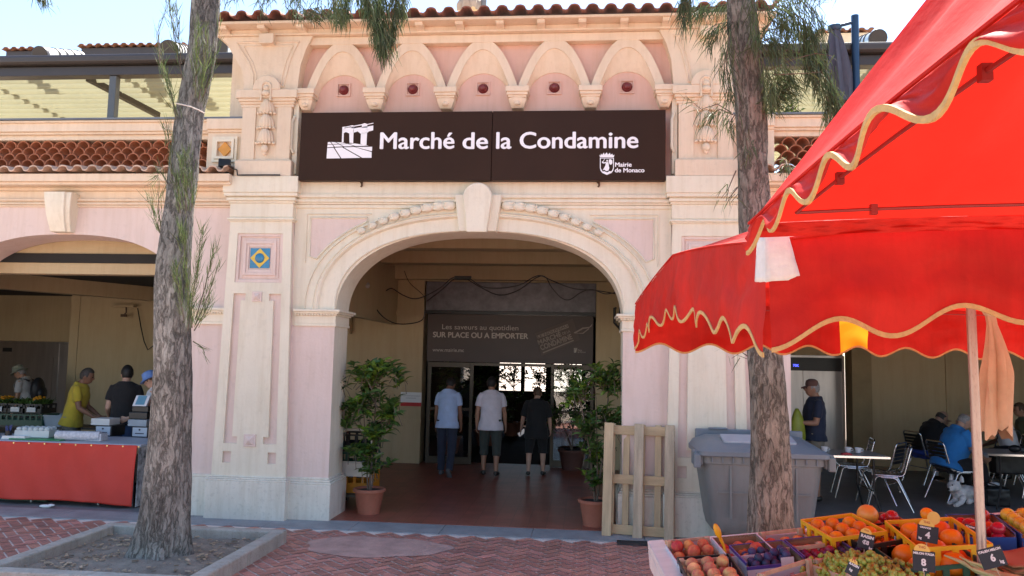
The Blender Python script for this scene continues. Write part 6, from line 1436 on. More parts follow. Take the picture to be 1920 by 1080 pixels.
m2 = MB(); m2.v, m2.f, m2.m = list(m.v), list(m.f), list(m.m)
item('paper_stack', m, mat('white_paper', (.72, .72, .70), .6, .04), 'stack of papers on the box between the two T-shirts', 'papers', (at(193, 800, 1.1).x, 1.15, .894), bevel=0)
item('paper_stack', m2, mat('blue_grey_paper', (.35, .40, .45), .6, .1), 'stack of blue-grey papers on the box right of the man in black', 'papers', (at(262, 800, 1.1).x, 1.15, .894), bevel=0)
X = at(264, 775, 1.15).x; t = thing('cash_register', 'black and white cash register half hidden behind the left trunk', 'register', (X, 1.2, .98)); t.scale = (.75, .75, .75); m = MB(); m.box(-.17, .17, -.16, .16, 0, .12); m.box(-.15, .15, -.1, .16, .12, .22); m.build('register_body', BLACKP, t, bevel=.01)
m = MB(); m.prism([(-.14, .225), (-.02, .41), (.02, .40), (-.08, .225)], -.13, .13, plane='YZ'); sc = m.build('screen_case', mat('white_plastic', (.7, .7, .72), .4), t, bevel=.008)
m = MB(); m.prism([(-.128, .25), (-.03, .40), (-.034, .402), (-.132, .252)], -.08, .08, plane='YZ'); m.build('screen', mat('blue_screen', (.12, .3, .42), .3), sc)
m = MB(); m.ball((0, 0, 0), .05, (1.5, .6, .4)); m.ball((.06, .02, .01), .03, (1.4, .8, .5)); o = m.build('litter', mat('white_paper', (.72, .72, .70), .6, .04), smooth=180); p = atz(85, 949, .02); o.location = (p.x, p.y, .02); tag(o, 'crumpled scrap of white paper on the pavement before the red stall', 'litter')
for k, px in enumerate((60, 215)):
    plain_crate('crate', ['dark green crate stored under the red stall', 'black crate stored under the right end of the red stall'][k], (at(px, 930, .55).x, .6, .006), .6, .4, .2, [GREENC, BC][k])
c = atz(1186, 1018, .004); m = MB(); m.box(-.16, .16, -.10, .10, 0, .004)
for k in range(6): m.box(-.13, .13, -.085+.03*k, -.073+.03*k, .0041, .007)
o = m.build('drain_cover', mat('dark_iron', (.03, .03, .032), .6)); o.location = (c.x, c.y, .002); tag(o, 'small dark iron drain cover in the bricks in front of the pallet', 'drain cover')
# ---------------------------------------------------------------- red market umbrellas
REDC = mat('red_canopy_canvas', (.60, .016, .009), .6, .20, 2.6, .30, 9, trans=.24, spec=.18)
REDC2 = mat('red_valance_canvas', (.48, .016, .010), .6, .24, 2.6, .45, 7, trans=.06, spec=.2, streak=.18)
YELC = mat('yellow_valance_canvas', (.78, .36, .012), .5, .06, 2.0, .1, 14, trans=.4)
TRIM = mat('straw_yellow_trim', (.52, .32, .125), .8, .15, 40, .3, 120); WPATCH = mat('white_corner_patch', (.66, .62, .60), .7, .12, 18, .3, 60)
POLE = mat('pale_rose_steel', (.46, .36, .31), .35, .12, 5, metal=.5, stretch=(3, 3, .6), speck=.2); RIBM = mat('dark_red_rib', (.26, .02, .018), .5)
def umbrella(label, corners, mids, apex, val, pole_xy, sag=.06, amp=.032, lam=.34, trim=.0068, yellow=None, ribs=True, power=1.1, pole=True, ripple=.03, pleat=.006, straight=.0, notrim=()):
    t = thing('market_umbrella', label, 'umbrella', (pole_xy[0], pole_xy[1], 0)); O = Matrix.Translation((-pole_xy[0], -pole_xy[1], 0))
    C4 = [Vector(c) for c in corners]; M4 = [Vector(c) for c in mids]; A = Vector(apex)
    N_, T_ = 48, 22; roof = MB(); edges = []
    for k in range(4):
        c0, c1, mm = C4[k], C4[(k+1) % 4], M4[k]; e = []
        for i in range(N_+1):
            u = i/N_; q = c0*(1-u)*(1-2*u)+mm*4*u*(1-u)+c1*u*(2*u-1); ql = c0.lerp(mm, u*2) if u < .5 else mm.lerp(c1, u*2-1); e.append(q.lerp(ql, straight))
        edges.append(e); vs = []
        for i in range(N_+1):
            u = i/N_
            for j in range(T_+1):
                v = j/T_; p = e[i].lerp(A, v); z = e[i].z+(A.z-e[i].z)*v**power
                pan = abs(math.sin(2*math.pi*u))  # between corner rib, middle rib and corner rib
                z -= sag*pan*math.sin(math.pi*min(1, v*1.0))*(1-v)*1.5
                z += .010*noise.noise(Vector((p.x*2.2, p.y*2.2, 0)))*(1-v)+pleat*(math.sin(u*21+2*math.sin(u*7)+k)+.5*noise.noise(Vector((u*14, v*1.2, k))))*math.sin(math.pi*min(1, v*1.15))
                vs.append((p.x, p.y, z))
        fs = [(i*(T_+1)+j, (i+1)*(T_+1)+j, (i+1)*(T_+1)+j+1, i*(T_+1)+j+1) for i in range(N_) for j in range(T_)]
        roof.add(vs, fs)
    rf = roof.build('canopy', REDC, t, smooth=180, M=O)
    cen = sum(C4, Vector())/4
    for k in range(4):
        if val[k] <= 0: continue
        e = edges[k]; S_ = 170; vm = MB(); V_ = 10; vs = []; low = []
        L_ = sum((e[i+1]-e[i]).length for i in range(N_)); nl = max(2, round(L_/lam)); acc = 0
        out = ((M4[k]-cen)); out.z = 0; out.normalize()
        mi = []
        for i in range(S_+1):
            u = i/S_; f = u*N_; a = min(int(f), N_-1); p = e[a].lerp(e[a+1], f-a)
            drop = val[k]+(0 if k in notrim else amp)*math.cos(2*math.pi*nl*u)
            for j in range(V_+1):
                v = j/V_; r_ = ripple*v*(.35*math.sin(2*math.pi*nl*u*.5+k)+.65*noise.noise(Vector((u*9, v*1.5, k*7.0))))+.022*v*noise.noise(Vector((u*16, v*3.5, k)))+.010*noise.noise(Vector((u*38+v*6, v*5, k)))*math.sin(math.pi*min(1, v+.1))
                q = p+out*(.02*v+r_)+Vector((0, 0, -drop*v)); vs.append(q)
            low.append(q)
        fs = [(i*(V_+1)+j, (i+1)*(V_+1)+j, (i+1)*(V_+1)+j+1, i*(V_+1)+j+1) for i in range(S_) for j in range(V_)]
        vm.add(vs, fs)
        if yellow and yellow[0] == k:
            vm.m = [1 if yellow[1] <= i/S_ < yellow[2] else 0 for i in range(S_) for j in range(V_)]
            vo = vm.build('valance', [REDC2, YELC], t, smooth=180, M=O)
        else: vo = vm.build('valance', REDC2, t, smooth=180, M=O)
        if k in notrim: continue
        m = MB(); m.rings([[q+out*.003+Vector((0, 0, trim*1.1)), q+out*.0035+Vector((0, 0, -trim*.9)), q-out*.0035+Vector((0, 0, -trim*.9)), q-out*.003+Vector((0, 0, trim*1.1))] for q in low]); m.build('trim', TRIM, vo, M=O)
        m = MB(); m.tube([p+out*.004+Vector((0, 0, .002)) for p in e], .004, n=5); m.build('seam', REDC2, vo, M=O)
    if ribs:
        for k in range(4):
            for P_ in (C4[k], M4[k]):
                m = MB(); hub = A+Vector((0, 0, -.10)); pts = [P_+Vector((0, 0, -.02)), P_.lerp(hub, .5)+Vector((0, 0, -.07)), hub]; m.tube(pts, .009, n=6); rb = m.build('rib', RIBM, t, M=O)
                m = MB(); c = P_.lerp(hub, .42)+Vector((0, 0, -.065)); m.tube([c, Vector((A.x, A.y, A.z-.75))], .008, n=6); m.build('strut', mat('pale_steel', (.5, .45, .42), .35, metal=.6), rb, M=O)
        for k in range(4):                       # tie bars round the inside of the edge
            m = MB(); pts = [q.lerp(A, .10)+Vector((0, 0, -.115)) for q in edges[k][::6]]; m.tube(pts, .0045, n=6)
            for q in pts[1:-1:2]: m.box(q.x-.008, q.x+.008, q.y-.008, q.y+.008, q.z-.014, q.z+.012)
            m.build('tie_bar', RIBM, t, M=O)
    if pole:
        px_, py_ = pole_xy
        m = MB(); m.tube([(px_, py_, .02), (A.x, A.y, A.z+.02)], .0225, n=16); pl = m.build('pole', POLE, t, smooth=50, M=O)
        m = MB(); m.tube([(A.x, A.y, A.z-.80), (A.x, A.y, A.z-.70)], .034, n=16); m.tube([(A.x, A.y, A.z-.14), (A.x, A.y, A.z-.04)], .032, n=16); m.build('collar', RIBM, pl, smooth=50, M=O)
        m = MB(); m.box(px_-.28, px_+.28, py_-.28, py_+.28, 0, .05); m.tube([(px_, py_, .05), (px_, py_, .32)], .04, n=14); m.build('foot', mat('dark_iron', (.03, .03, .032), .6), t, bevel=.006, M=O)
    return t, O, edges
cA = [(.511, -6.666, 2.205), (3.62, -6.45, 2.205), (3.50, -3.02, 2.27), (.366, -3.26, 2.275)]
mA = [(2.05, -6.62, 2.375), (3.66, -4.70, 2.39), (1.95, -3.10, 2.285), (.44, -4.975, 2.395)]
apA = (1.955, -4.71, 3.02)
uA, OA, eA = umbrella('scalloped red market umbrella with a white corner patch over the fruit stand', cA, mA, apA, (.272, .30, .31, .285), (1.99, -4.71), yellow=(2, .475, .54), straight=.7)
# white corner patch, near left corner
m = MB(); c0 = Vector(cA[0]); ef, el = eA[0], eA[3]
def skirt(e, d): 
    acc = 0
    for i in range(len(e)-1):
        l = (e[i+1]-e[i]).length
        if acc+l >= d: return e[i].lerp(e[i+1], (d-acc)/l)
        acc += l
    return e[-1]
vs = []; nn = 10
for i in range(nn+1):
    u = -1+2*i/nn; d = abs(u)*.082; p = skirt(ef, d) if u >= 0 else skirt(list(reversed(el)), d)
    for j in range(9):
        v = j/8; w_ = .62+.42*v; q = c0.lerp(p, w_); off = Vector((-.010, -.012, 0)) if abs(u) < .3 else (Vector((0, -.016, 0)) if u > 0 else Vector((-.016, 0, 0)))
        vs.append(q+off+Vector((0, 0, .02-.135*v+.006*noise.noise(Vector((u*4, v*4, 9))))))
m.add(vs, [(i*9+j, (i+1)*9+j, (i+1)*9+j+1, i*9+j+1) for i in range(nn) for j in range(8)])
o = m.build('corner_patch', WPATCH, uA, smooth=180, M=OA); o.modifiers.new('s', 'SOLIDIFY').thickness = .004
# nearer umbrella
cB_ = [(.55, -9.3, 2.24), (2.16, -9.3, 2.24), (2.16, -6.78, 2.25), (.436, -6.797, 2.232)]
mB_ = [(1.35, -9.32, 2.30), (2.20, -8.0, 2.32), (1.28, -6.79, 2.262), (.52, -8.0, 2.30)]
umbrella('steep red market umbrella nearest the camera, overhanging the top right corner', cB_, mB_, (1.30, -8.0, 3.46), (.10, .10, .034, .05), (1.30, -8.0), sag=.10, amp=.028, lam=.25, trim=.0058, ripple=.012, power=1.0, pleat=.022, notrim=(2,))
# hanging cloth tied to the far strut
p = at(1856, 590, -4.30); t = thing('hanging_cloth', 'apricot cloth knotted up and hanging beside the tan umbrella pole', 'cloth', (p.x, -4.30, p.z))
m = MB(); K = 40; rg_ = []
zb_ = at(1870, 812, -4.30).z-p.z
for i in range(26):
    v = i/25; rr = .022 if v < .06 else .018+.042*min(1, (v-.04)*2.2); q = []
    for j in range(K):
        a = 2*math.pi*j/K; f = 1+.42*math.sin(5*a+2*v)+.24*math.sin(8*a-1.5*v+1); q.append((rr*f*math.cos(a)+.035*v+.012*math.sin(v*5), rr*.55*f*math.sin(a), .0+zb_*v*(1+(.05*math.sin(a*2+1)+.02*math.sin(a*11))*max(0, v-.7)/.3)))
    rg_.append(q)
m.rings(rg_); m.build('cloth', mat('apricot_cloth', (.72, .55, .36), .85, .12, 6, .2, 30, trans=.25), t, smooth=60)
m = MB(); m.ball((0, 0, .015), .038, (1, .8, .7)); 
for a in (0.3, 2.0, 3.6): m.tube([(0, 0, .01), (.035*math.cos(a), .02*math.sin(a), .04), (.06*math.cos(a), .03*math.sin(a), .055)], [.018, .022, .006], n=7)
m.build('knot', mat('apricot_cloth', (.62, .36, .16), .85), t, smooth=60)
# ---------------------------------------------------------------- fruit stand (local frame on the sloping display)
SO = Vector((.4, -4.1, .80)); sa, sb = .10, .10
nrm = Vector((-sa, -sb, 1)).normalized(); a5 = R(4)
uu = Vector((math.cos(a5), math.sin(a5), sa*math.cos(a5)+sb*math.sin(a5))).normalized(); vv = nrm.cross(uu).normalized(); uu = vv.cross(nrm)
SM = Matrix((uu, vv, nrm)).transposed().to_4x4(); SM.translation = SO
SMI = SM.inverted()
def st(px, py, h=0.0):                # pixel -> (u, v) on the display plane lifted by h
    d = ray(px, py); o_ = SMI @ CAM; dl = SMI.to_3x3() @ d; k = (h-o_.z)/dl.z; q = o_+dl*k; return q.x, q.y
TH = -.155                            # crate floor level below the rim plane
MET = mat('brushed_aluminium_edge', (.72, .73, .75), .34, .08, 3, metal=.35, stretch=(1, 8, 8))
t = thing('display_table', 'sloping metal-edged display table carrying the fruit crates', 'table', M=SM.copy())
U0, V0 = st(1215, 1020, -.06); U0 -= .0
m = MB(); m.box(U0+.05, 3.4, -1.15, V0-.03, TH-.03, TH-.003); m.build('table_board', mat('dark_board', (.05, .05, .052), .5), t)
m = MB(); m.box(U0, U0+.10, -1.15, V0+.02, -.10, -.045); m.box(U0+.1005, 3.4, V0-.04, V0+.02, -.10, -.05); m.box(U0, U0+.02, -1.15, V0+.02, TH-.06, -.1005); m.box(U0+.0205, 3.4, V0, V0+.02, TH-.06, -.1005); m.build('edge_rail', MET, t, bevel=.006)
for u, v in ((U0+.06, V0-.06), (U0+.06, -1.1), (3.2, V0-.06), (3.2, -1.1), (1.7, V0-.06)):
    m = MB(); top = SM @ Vector((u, v, TH-.03)); bot = Vector((top.x, top.y, 0)); m.tube([SMI @ top, SMI @ bot], .022, n=10); m.build('leg', MET, t)
PWOOD = mat('poplar_crate_wood', (.52, .36, .23), .8, .15, 3, .1, 60, stretch=(6, 6, 1), speck=.06); CARD = mat('brown_cardboard', (.30, .17, .085), .85, .1, 4, .08, 50); PURP = mat('purple_blue_print', (.075, .045, .26), .45, .1, 3); WCARD = mat('white_carton', (.62, .58, .60), .6, .06, 4); BLUEC = mat('blue_carton', (.02, .085, .33), .45, .1, 3); RPRINT = mat('red_logo_print', (.42, .03, .035), .6, .1)
FR_ = random.Random(77)
FN = [0]
def loc(u, v, h=0): return SM @ Vector((u, v, h))
class Crate:
    def __init__(s, kind, name, lab, u0, v1, w_, d, h=.14, rot=0, lift=0.0, skirtm=None):
        s.w, s.d, s.h = w_, d, h
        s.M = SM @ Matrix.Translation((u0, v1, TH+lift)) @ Matrix.Rotation(R(rot), 4, 'Z') @ Matrix.Translation((w_/2, -d/2, 0))
        if kind == 'wood':
            s.t = t = thing(name, lab, 'crate', M=s.M)
            for x0, x1, y0, y1 in ((-w_/2, w_/2, -d/2, -d/2+.008), (-w_/2, w_/2, d/2-.008, d/2)):
                m = MB(); m.box(x0, x1, y0, y1, .0, h*.52); m.box(x0, x1, y0, y1, h-.022, h); m.build('side', PWOOD, t, bevel=.0015, seg=1)
            for x0, x1 in ((-w_/2+.0005, -w_/2+.008), (w_/2-.008, w_/2-.0005)):
                m = MB(); m.box(x0, x1, -d/2+.0085, d/2-.0085, .0, h*.80); m.build('side', PWOOD if x0 > 0 else WCARD, t, bevel=.0015, seg=1)
            m = MB()
            for sx in (-1, 1):
                for sy in (-1, 1): cx, cy = sx*(w_/2-.021), sy*(d/2-.021); m.box(cx-.0125, cx+.0125, cy-.0125, cy+.0125, .011, h+.004)
            m.build('corner_post', PWOOD, t, bevel=.0015, seg=1)
            m = MB(); m.box(-w_/2+.009, w_/2-.009, -d/2+.009, d/2-.009, 0, .010); m.build('base', PWOOD, t)
        elif kind == 'card':
            s.t = t = thing(name, lab, 'crate', M=s.M); om = skirtm or PURP
            for nm, x0, x1, y0, y1, hh in (('side', -w_/2, w_/2, d/2-.006, d/2, h), ('side', -w_/2, w_/2, -d/2, -d/2+.006, h*.86), ('side', -w_/2, -w_/2+.006, -d/2+.0065, d/2-.0065, h), ('side', w_/2-.006, w_/2, -d/2+.0065, d/2-.0065, h)):
                m = MB(); m.box(x0, x1, y0, y1, 0, hh); sd_ = m.build(nm, CARD, t)
                big = (x1-x0) > .05
                m = MB()
                if big: yo = y1+.002 if y0 > 0 else y0-.002; m.box(x0-.001, x1+.001, min(yo, y0), max(yo, y1) if y0 < 0 else yo, hh-.014, hh+.003)
                else: xo = x0-.002 if x0 < 0 else x1+.002; m.box(min(xo, x0), max(xo, x1), y0, y1, hh-.014, hh+.003)
                m.build('printed_rim', om, sd_)
                m = MB()
                if big:
                    ya, yb = (y1, y1+.0015) if y0 > 0 else (y0-.0015, y0); m.box(x0, x1, ya, yb, .0, hh-.0145)
                else:
                    xa, xb = (x0-.0015, x0) if x0 < 0 else (x1, x1+.0015); m.box(xa, xb, y0, y1, 0, hh-.0145)
                m.build('printed_face', WCARD if om is PURP else om, sd_)
            m = MB(); m.box(-w_/2+.0065, w_/2-.0065, -d/2+.0065, d/2-.0065, 0, .008); m.build('base', CARD, t)
        else:
            mt = {'yellow': YC, 'black': BC, 'green': GREENC}[kind]; s.t = plain_crate(name, lab, (0, 0, 0), w_, d, h, mt, M=s.M)
    def P(s, x, y, z): return s.M @ Vector((x, y, z))
def fruit_mesh(kind):
    m = MB(); nu, nv = 22, 16; rg = []
    P_ = {'peach': (.036, .95), 'plum': (.024, 1.08), 'orange': (.042, .97), 'melon': (.075, .92), 'apple': (.038, .92), 'apricot': (.023, .97), 'pomelo': (.066, .95)}[kind]
    for i in range(nv+1):
        th = math.pi*(i+.02)/(nv+.04); q = []
        for j in range(nu):
            a = 2*math.pi*j/nu; r_ = P_[0]; d = Vector((math.sin(th)*math.cos(a), math.sin(th)*math.sin(a), -math.cos(th)))
            dim = 1-(.16 if kind in ('peach', 'apple', 'plum') else .04)*math.exp(-((th-math.pi)/.28)**2)-(.08 if kind == 'apple' else 0)*math.exp(-(th/.3)**2)
            if kind in ('peach', 'plum', 'apricot'): dim *= 1-.05*math.exp(-(a-math.pi)**2/.05)*math.sin(th)
            if kind == 'melon': dim *= 1+.012*math.cos(10*a)*math.sin(th)
            q.append(d*r_*dim*Vector((1, 1, P_[1])).z if False else Vector((d.x*r_*dim, d.y*r_*dim, d.z*r_*P_[1]*dim)))
        rg.append(q)
    m.rings(rg)
    if kind in ('apple', 'pomelo'): m.tube([(0, 0, P_[0]*.70), (.004, 0, P_[0]*1.05)], .002, n=5)
    return m
def fmat(name, c1, c2, rough=.45, objr=.18, sc_=12, coat=0.0, bump=.0): return mat(name, c1, rough, .1, sc_, bump, 120, col2=c2, objrand=objr, coat=coat, spec=.4)
FMATS = {'peach': fmat('red_peach_skin', (.42, .04, .03), (.66, .26, .09), .75, .18, 26), 'palepeach': fmat('pale_peach_skin', (.62, .42, .16), (.50, .10, .08), .75, .2, 24), 'plum': fmat('blue_plum_skin', (.025, .032, .085), (.07, .075, .16), .55, .2), 'redplum': fmat('red_plum_skin', (.30, .012, .03), (.12, .03, .10), .4, .25), 'orange': fmat('orange_skin', (.72, .235, .008), (.80, .31, .012), .42, .12, 20, .1, .15), 'melon': fmat('orange_melon_skin', (.76, .17, .006), (.80, .24, .012), .4, .08, 8, .1, .08), 'apple': fmat('red_apple_skin', (.42, .012, .015), (.52, .06, .03), .28, .2, 9, .3), 'yapple': fmat('yellow_apple_skin', (.62, .46, .03), (.66, .52, .07), .32, .1, 9, .2), 'apricot': fmat('apricot_skin', (.66, .20, .03), (.58, .12, .03), .6, .15), 'pomelo': fmat('yellow_pink_skin', (.66, .36, .04), (.58, .18, .05), .4, .1, 6, .1)}
FME = {}
def fruit(kind, mk, M, lab, cat, grp, s=1.0):
    key = (kind, mk)
    if key not in FME:
        o = fruit_mesh(kind).build({'peach': 'peach', 'plum': 'plum', 'orange': 'orange', 'melon': 'melon', 'apple': 'apple', 'apricot': 'apricot', 'pomelo': 'grapefruit'}[kind], FMATS[mk], smooth=180); FME[key] = o
        first = True
    else: o = FME[key].copy(); COL.objects.link(o)
    o.matrix_world = M @ Matrix.Rotation(FR_.uniform(0, 6.3), 4, 'Z') @ Matrix.Rotation(FR_.uniform(-.9, .9), 4, 'X') @ Matrix.Scale(s*FR_.uniform(.93, 1.06), 4)
    return tag(o, lab, cat, grp)
def fill(cr, kind, mk, r_, rows, lab, cat, grp, z0, layers=1, jit=.25, mound=0.0, x0=0, x1=1, y0=0, y1=1, keep=1.0, s_=1.0):
    W_, D_ = cr.w-.03, cr.d-.03
    for L_ in range(layers):
        nx = max(1, int((x1-x0)*W_/(2*r_))); ny = max(1, int((y1-y0)*D_/(2*r_)))
        for i in range(nx-(L_ % 2)):
            for j in range(ny-(L_ % 2)):
                if FR_.random() > keep: continue
                x = -W_/2+x0*W_+(x1-x0)*W_*(i+.5+.5*(L_ % 2))/nx+FR_.uniform(-jit, jit)*r_*.5; y = -D_/2+y0*D_+(y1-y0)*D_*(j+.5+.5*(L_ % 2))/ny+FR_.uniform(-jit, jit)*r_*.5
                z = z0+r_+L_*r_*1.42+FR_.uniform(0, jit)*r_*.4
                fruit(kind, mk, cr.M @ Matrix.Translation((x, y, z)), lab, cat, grp, s_)
def crate_px(kind, name, lab, bl, br, d, h=.14, lift=0.0, rot=None, hr=0.0, skirtm=None, wk=1.0):
    a, b_ = st(*bl, hr), st(*br, hr); w_ = math.hypot(b_[0]-a[0], b_[1]-a[1])*wk; r_ = math.degrees(math.atan2(b_[1]-a[1], b_[0]-a[0])) if rot is None else rot
    return Crate(kind, name, lab, a[0], a[1], w_, d, h, r_, lift if lift else (hr-TH-h), skirtm)
c1 = crate_px('wood', 'wooden_crate', 'poplar crate of red peaches at the left end of the stand', (1246, 1013), (1330, 1005), .36, .14); fill(c1, 'peach', 'peach', .036, 3, 'red peach in the poplar crate at the left end of the stand', 'peach', 'red peaches in the left poplar crate', .035, 1, y0=.3, y1=1); fill(c1, 'peach', 'peach', .036, 3, 'red peach in the poplar crate at the left end of the stand', 'peach', 'red peaches in the left poplar crate', .085, 1, x0=.0, x1=.95, y0=.35, y1=.95, keep=.7)
c3 = crate_px('card', 'fruit_carton', 'white carton of peaches with a yellow scoop, behind the blue plums', (1333, 1008), (1418, 1000), .30, .13, skirtm=WCARD); fill(c3, 'peach', 'peach', .034, 3, 'peach in the white carton with the yellow scoop', 'peach', 'peaches in the white carton', .04, 1); fill(c3, 'peach', 'peach', .034, 3, 'peach in the white carton with the yellow scoop', 'peach', 'peaches in the white carton', .085, 1, x0=.5, x1=1, y0=.1, y1=.8, keep=.8)
c4 = crate_px('wood', 'wooden_crate', 'poplar crate of flat peaches in front of the right trunk', (1421, 998), (1503, 989), .30, .14); fill(c4, 'peach', 'peach', .034, 3, 'peach in the poplar crate in front of the right trunk', 'peach', 'peaches in the crate before the trunk', .05, 1, keep=.8)
c5 = crate_px('card', 'fruit_carton', 'purple-rimmed carton of blue plums with a white front', (1367, 1023), (1467, 1013), .30, .15); fill(c5, 'plum', 'plum', .0245, 4, 'dark blue plum in the purple-rimmed carton', 'plum', 'blue plums in the purple-rimmed carton', .05, 2); fill(c5, 'plum', 'plum', .0245, 4, 'dark blue plum in the purple-rimmed carton', 'plum', 'blue plums in the purple-rimmed carton', .115, 1, x0=.2, x1=.95, y0=.2, y1=.75, keep=.55)
c6 = crate_px('card', 'fruit_carton', 'purple-rimmed carton of red plums beside the blue ones', (1470, 1012), (1562, 1003), .30, .15); fill(c6, 'plum', 'redplum', .0245, 4, 'red plum in the carton beside the blue plums', 'plum', 'red plums in the purple-rimmed carton', .045, 2); fill(c6, 'plum', 'redplum', .0245, 4, 'red plum in the carton beside the blue plums', 'plum', 'red plums in the purple-rimmed carton', .115, 1, x0=.5, x1=1, y0=.2, y1=.7, keep=.7)
c2 = crate_px('black', 'mesh_crate', 'black mesh crate of pale peaches at the front left of the stand', (1270, 1045), (1366, 1038), .42, .14); fill(c2, 'peach', 'palepeach', .036, 4, 'yellow and pink peach in the black mesh crate', 'peach', 'pale peaches in the black crate', .045, 1); fill(c2, 'peach', 'palepeach', .036, 4, 'yellow and pink peach in the black mesh crate', 'peach', 'pale peaches in the black crate', .095, 1, keep=.85, y0=.0, y1=.9)
m = MB()                                # diagonal mesh on the black crate's back wall
for k in range(-6, 14):
    x = -c2.w/2+k*.022
    for s in (-1, 1):
        xa, xb = (x, x+.07*s)
        if -c2.w/2 < min(xa, xb) and max(xa, xb) < c2.w/2: m.tube([(xa, c2.d/2, .06), (xb, c2.d/2, .118)], .0025, n=4)
m.build('mesh_panel', BC, c2.t)
# printed faces on the plum carton and the slanted poplar crate
def print_on(cr, txt, x, z, size, mt, y=None, parent=None, bold=0.0, width=None):
    return text_mesh('print', txt, mt, size, parent or cr.t, wallM(x, (y if y is not None else -cr.d/2-.0035), z), bold=bold, width=width, depth=.0006)
INK = mat('dark_print', (.06, .06, .08), .6)
print_on(c5, 'Secrets', -c5.w*.36, .085, .02, INK, width=.055); print_on(c5, 'nectarine', -c5.w*.36, .065, .02, INK, width=.06)
m = MB(); m.box(.03, .10, -c5.d/2-.004, -c5.d/2-.002, .10, .165); m.build('paper_tab', WCARD, c5.t)
m = MB(); m.box(.0, .09, -c6.d/2-.004, -c6.d/2-.002, .115, .15); m.build('paper_tab', WCARD, c6.t)
c7 = crate_px('wood', 'wooden_crate', 'slanted poplar crate with a red printed emblem at the front of the stand', (1418, 1076), (1516, 1046), .30, .13, hr=.03); fill(c7, 'orange', 'orange', .045, 2, 'large orange melon in the slanted poplar crate', 'melon', 'melons in the slanted poplar crate', .012, 1, y0=.0, y1=.6)
m = MB()
for k in range(7): a = 2*math.pi*k/7; m.ball((.0+.018*math.cos(a), c7.d/2-.0095, .06+.014*math.sin(a)), .008, (1, .15, 1), 8, 5)
m.ball((0, c7.d/2-.0095, .06), .010, (1, .15, 1), 8, 5)
for k in range(5): m.box(.035, .085-.006*k, c7.d/2-.0098, c7.d/2-.0083, .045+.009*k, .047+.009*k)
m.build('emblem', RPRINT, c7.t)
c8 = crate_px('wood', 'wooden_crate', 'poplar crate heaped with green grapes at the front of the stand', (1524, 1048), (1602, 1038), .40, .13, wk=1.45)
GRAPE = mat('green_grape_skin', (.40, .54, .08), .25, .1, 9, col2=(.50, .58, .12), trans=.3, objrand=.08, coat=.2)
def grape_bunch(cr, x, y, z, seed, L_, lab):
    rg = random.Random(seed); m = MB(); ang = rg.uniform(0, 6.3)
    for k in range(46):
        tt = rg.random()**.7; a = rg.uniform(0, 6.3); rr = .055*(1-.55*tt)
        p = Vector((math.cos(ang)*L_*(tt-.5)+rr*math.cos(a), math.sin(ang)*L_*(tt-.5)+rr*.9*math.sin(a), rr*.75*rg.uniform(-.6, 1)))
        m.ball(p, rg.uniform(.011, .0145), (1, 1, 1.1), 10, 7)
    o = m.build('grape_bunch', GRAPE, smooth=180); o.matrix_world = cr.M @ Matrix.Translation((x, y, z)); tag(o, lab, 'grapes', 'bunches of green grapes in the front crate')
    s_ = MB(); s_.tube([(-math.cos(ang)*L_*.5, -math.sin(ang)*L_*.5, .02), (math.cos(ang)*L_*.3, math.sin(ang)*L_*.3, .02)], .0025, n=5); s_.build('stalk', mat('grape_stalk', (.16, .12, .04), .7), o)
for k in range(26):
    ix, iy = k % 6, k//6
    grape_bunch(c8, -c8.w*.40+c8.w*.16*ix+FR_.uniform(-.012, .012), -.15+.085*iy+FR_.uniform(-.01, .01), .085+.055*(1-abs(ix-2.6)/2.9)+.02*(iy == 2), 200+k, .14, 'bunch of green grapes heaped in the front poplar crate')
c9 = crate_px('yellow', 'plastic_crate', 'bright yellow crate of oranges at the back of the stand', (1502, 974), (1597, 962), .36, .20, hr=.04); fill(c9, 'orange', 'orange', .042, 3, 'orange in the bright yellow back crate', 'orange', 'oranges in the yellow crate', .06, 1); fill(c9, 'orange', 'orange', .042, 3, 'orange in the bright yellow back crate', 'orange', 'oranges in the yellow crate', .125, 1, keep=.95)
c10 = crate_px('black', 'plastic_crate', 'black slatted crate of oranges in front of the yellow crate', (1563, 995), (1662, 979), .28, .16, hr=.02); fill(c10, 'orange', 'orange', .042, 2, 'orange seen through the slats of the black crate', 'orange', 'oranges in the black slatted crate', .02, 1)
c12 = crate_px('yellow', 'plastic_crate', 'orange-yellow crate of large orange citrus fruit in the middle of the stand', (1660, 976), (1770, 970), .46, .20, hr=.05, wk=1.12); fill(c12, 'melon', 'melon', .058, 3, 'large orange citrus fruit in the middle yellow crate', 'citrus fruit', 'large citrus fruit in the middle crate', .03, 1, s_=.76); fill(c12, 'melon', 'melon', .058, 3, 'large orange citrus fruit in the middle yellow crate', 'citrus fruit', 'large citrus fruit in the middle crate', .095, 1, keep=.85, x0=.05, x1=.97, s_=.76)
c11 = crate_px('green', 'plastic_crate', 'dark green crate of round orange melons with a price card on it', (1632, 1020), (1770, 1008), .38, .13, hr=.0); fill(c11, 'melon', 'melon', .070, 3, 'round orange melon in the dark green crate', 'melon', 'orange melons in the green crate', .01, 1, x0=.12, s_=.93)
CLEAR = glass('clear_tray', (.85, .85, .85), .1)
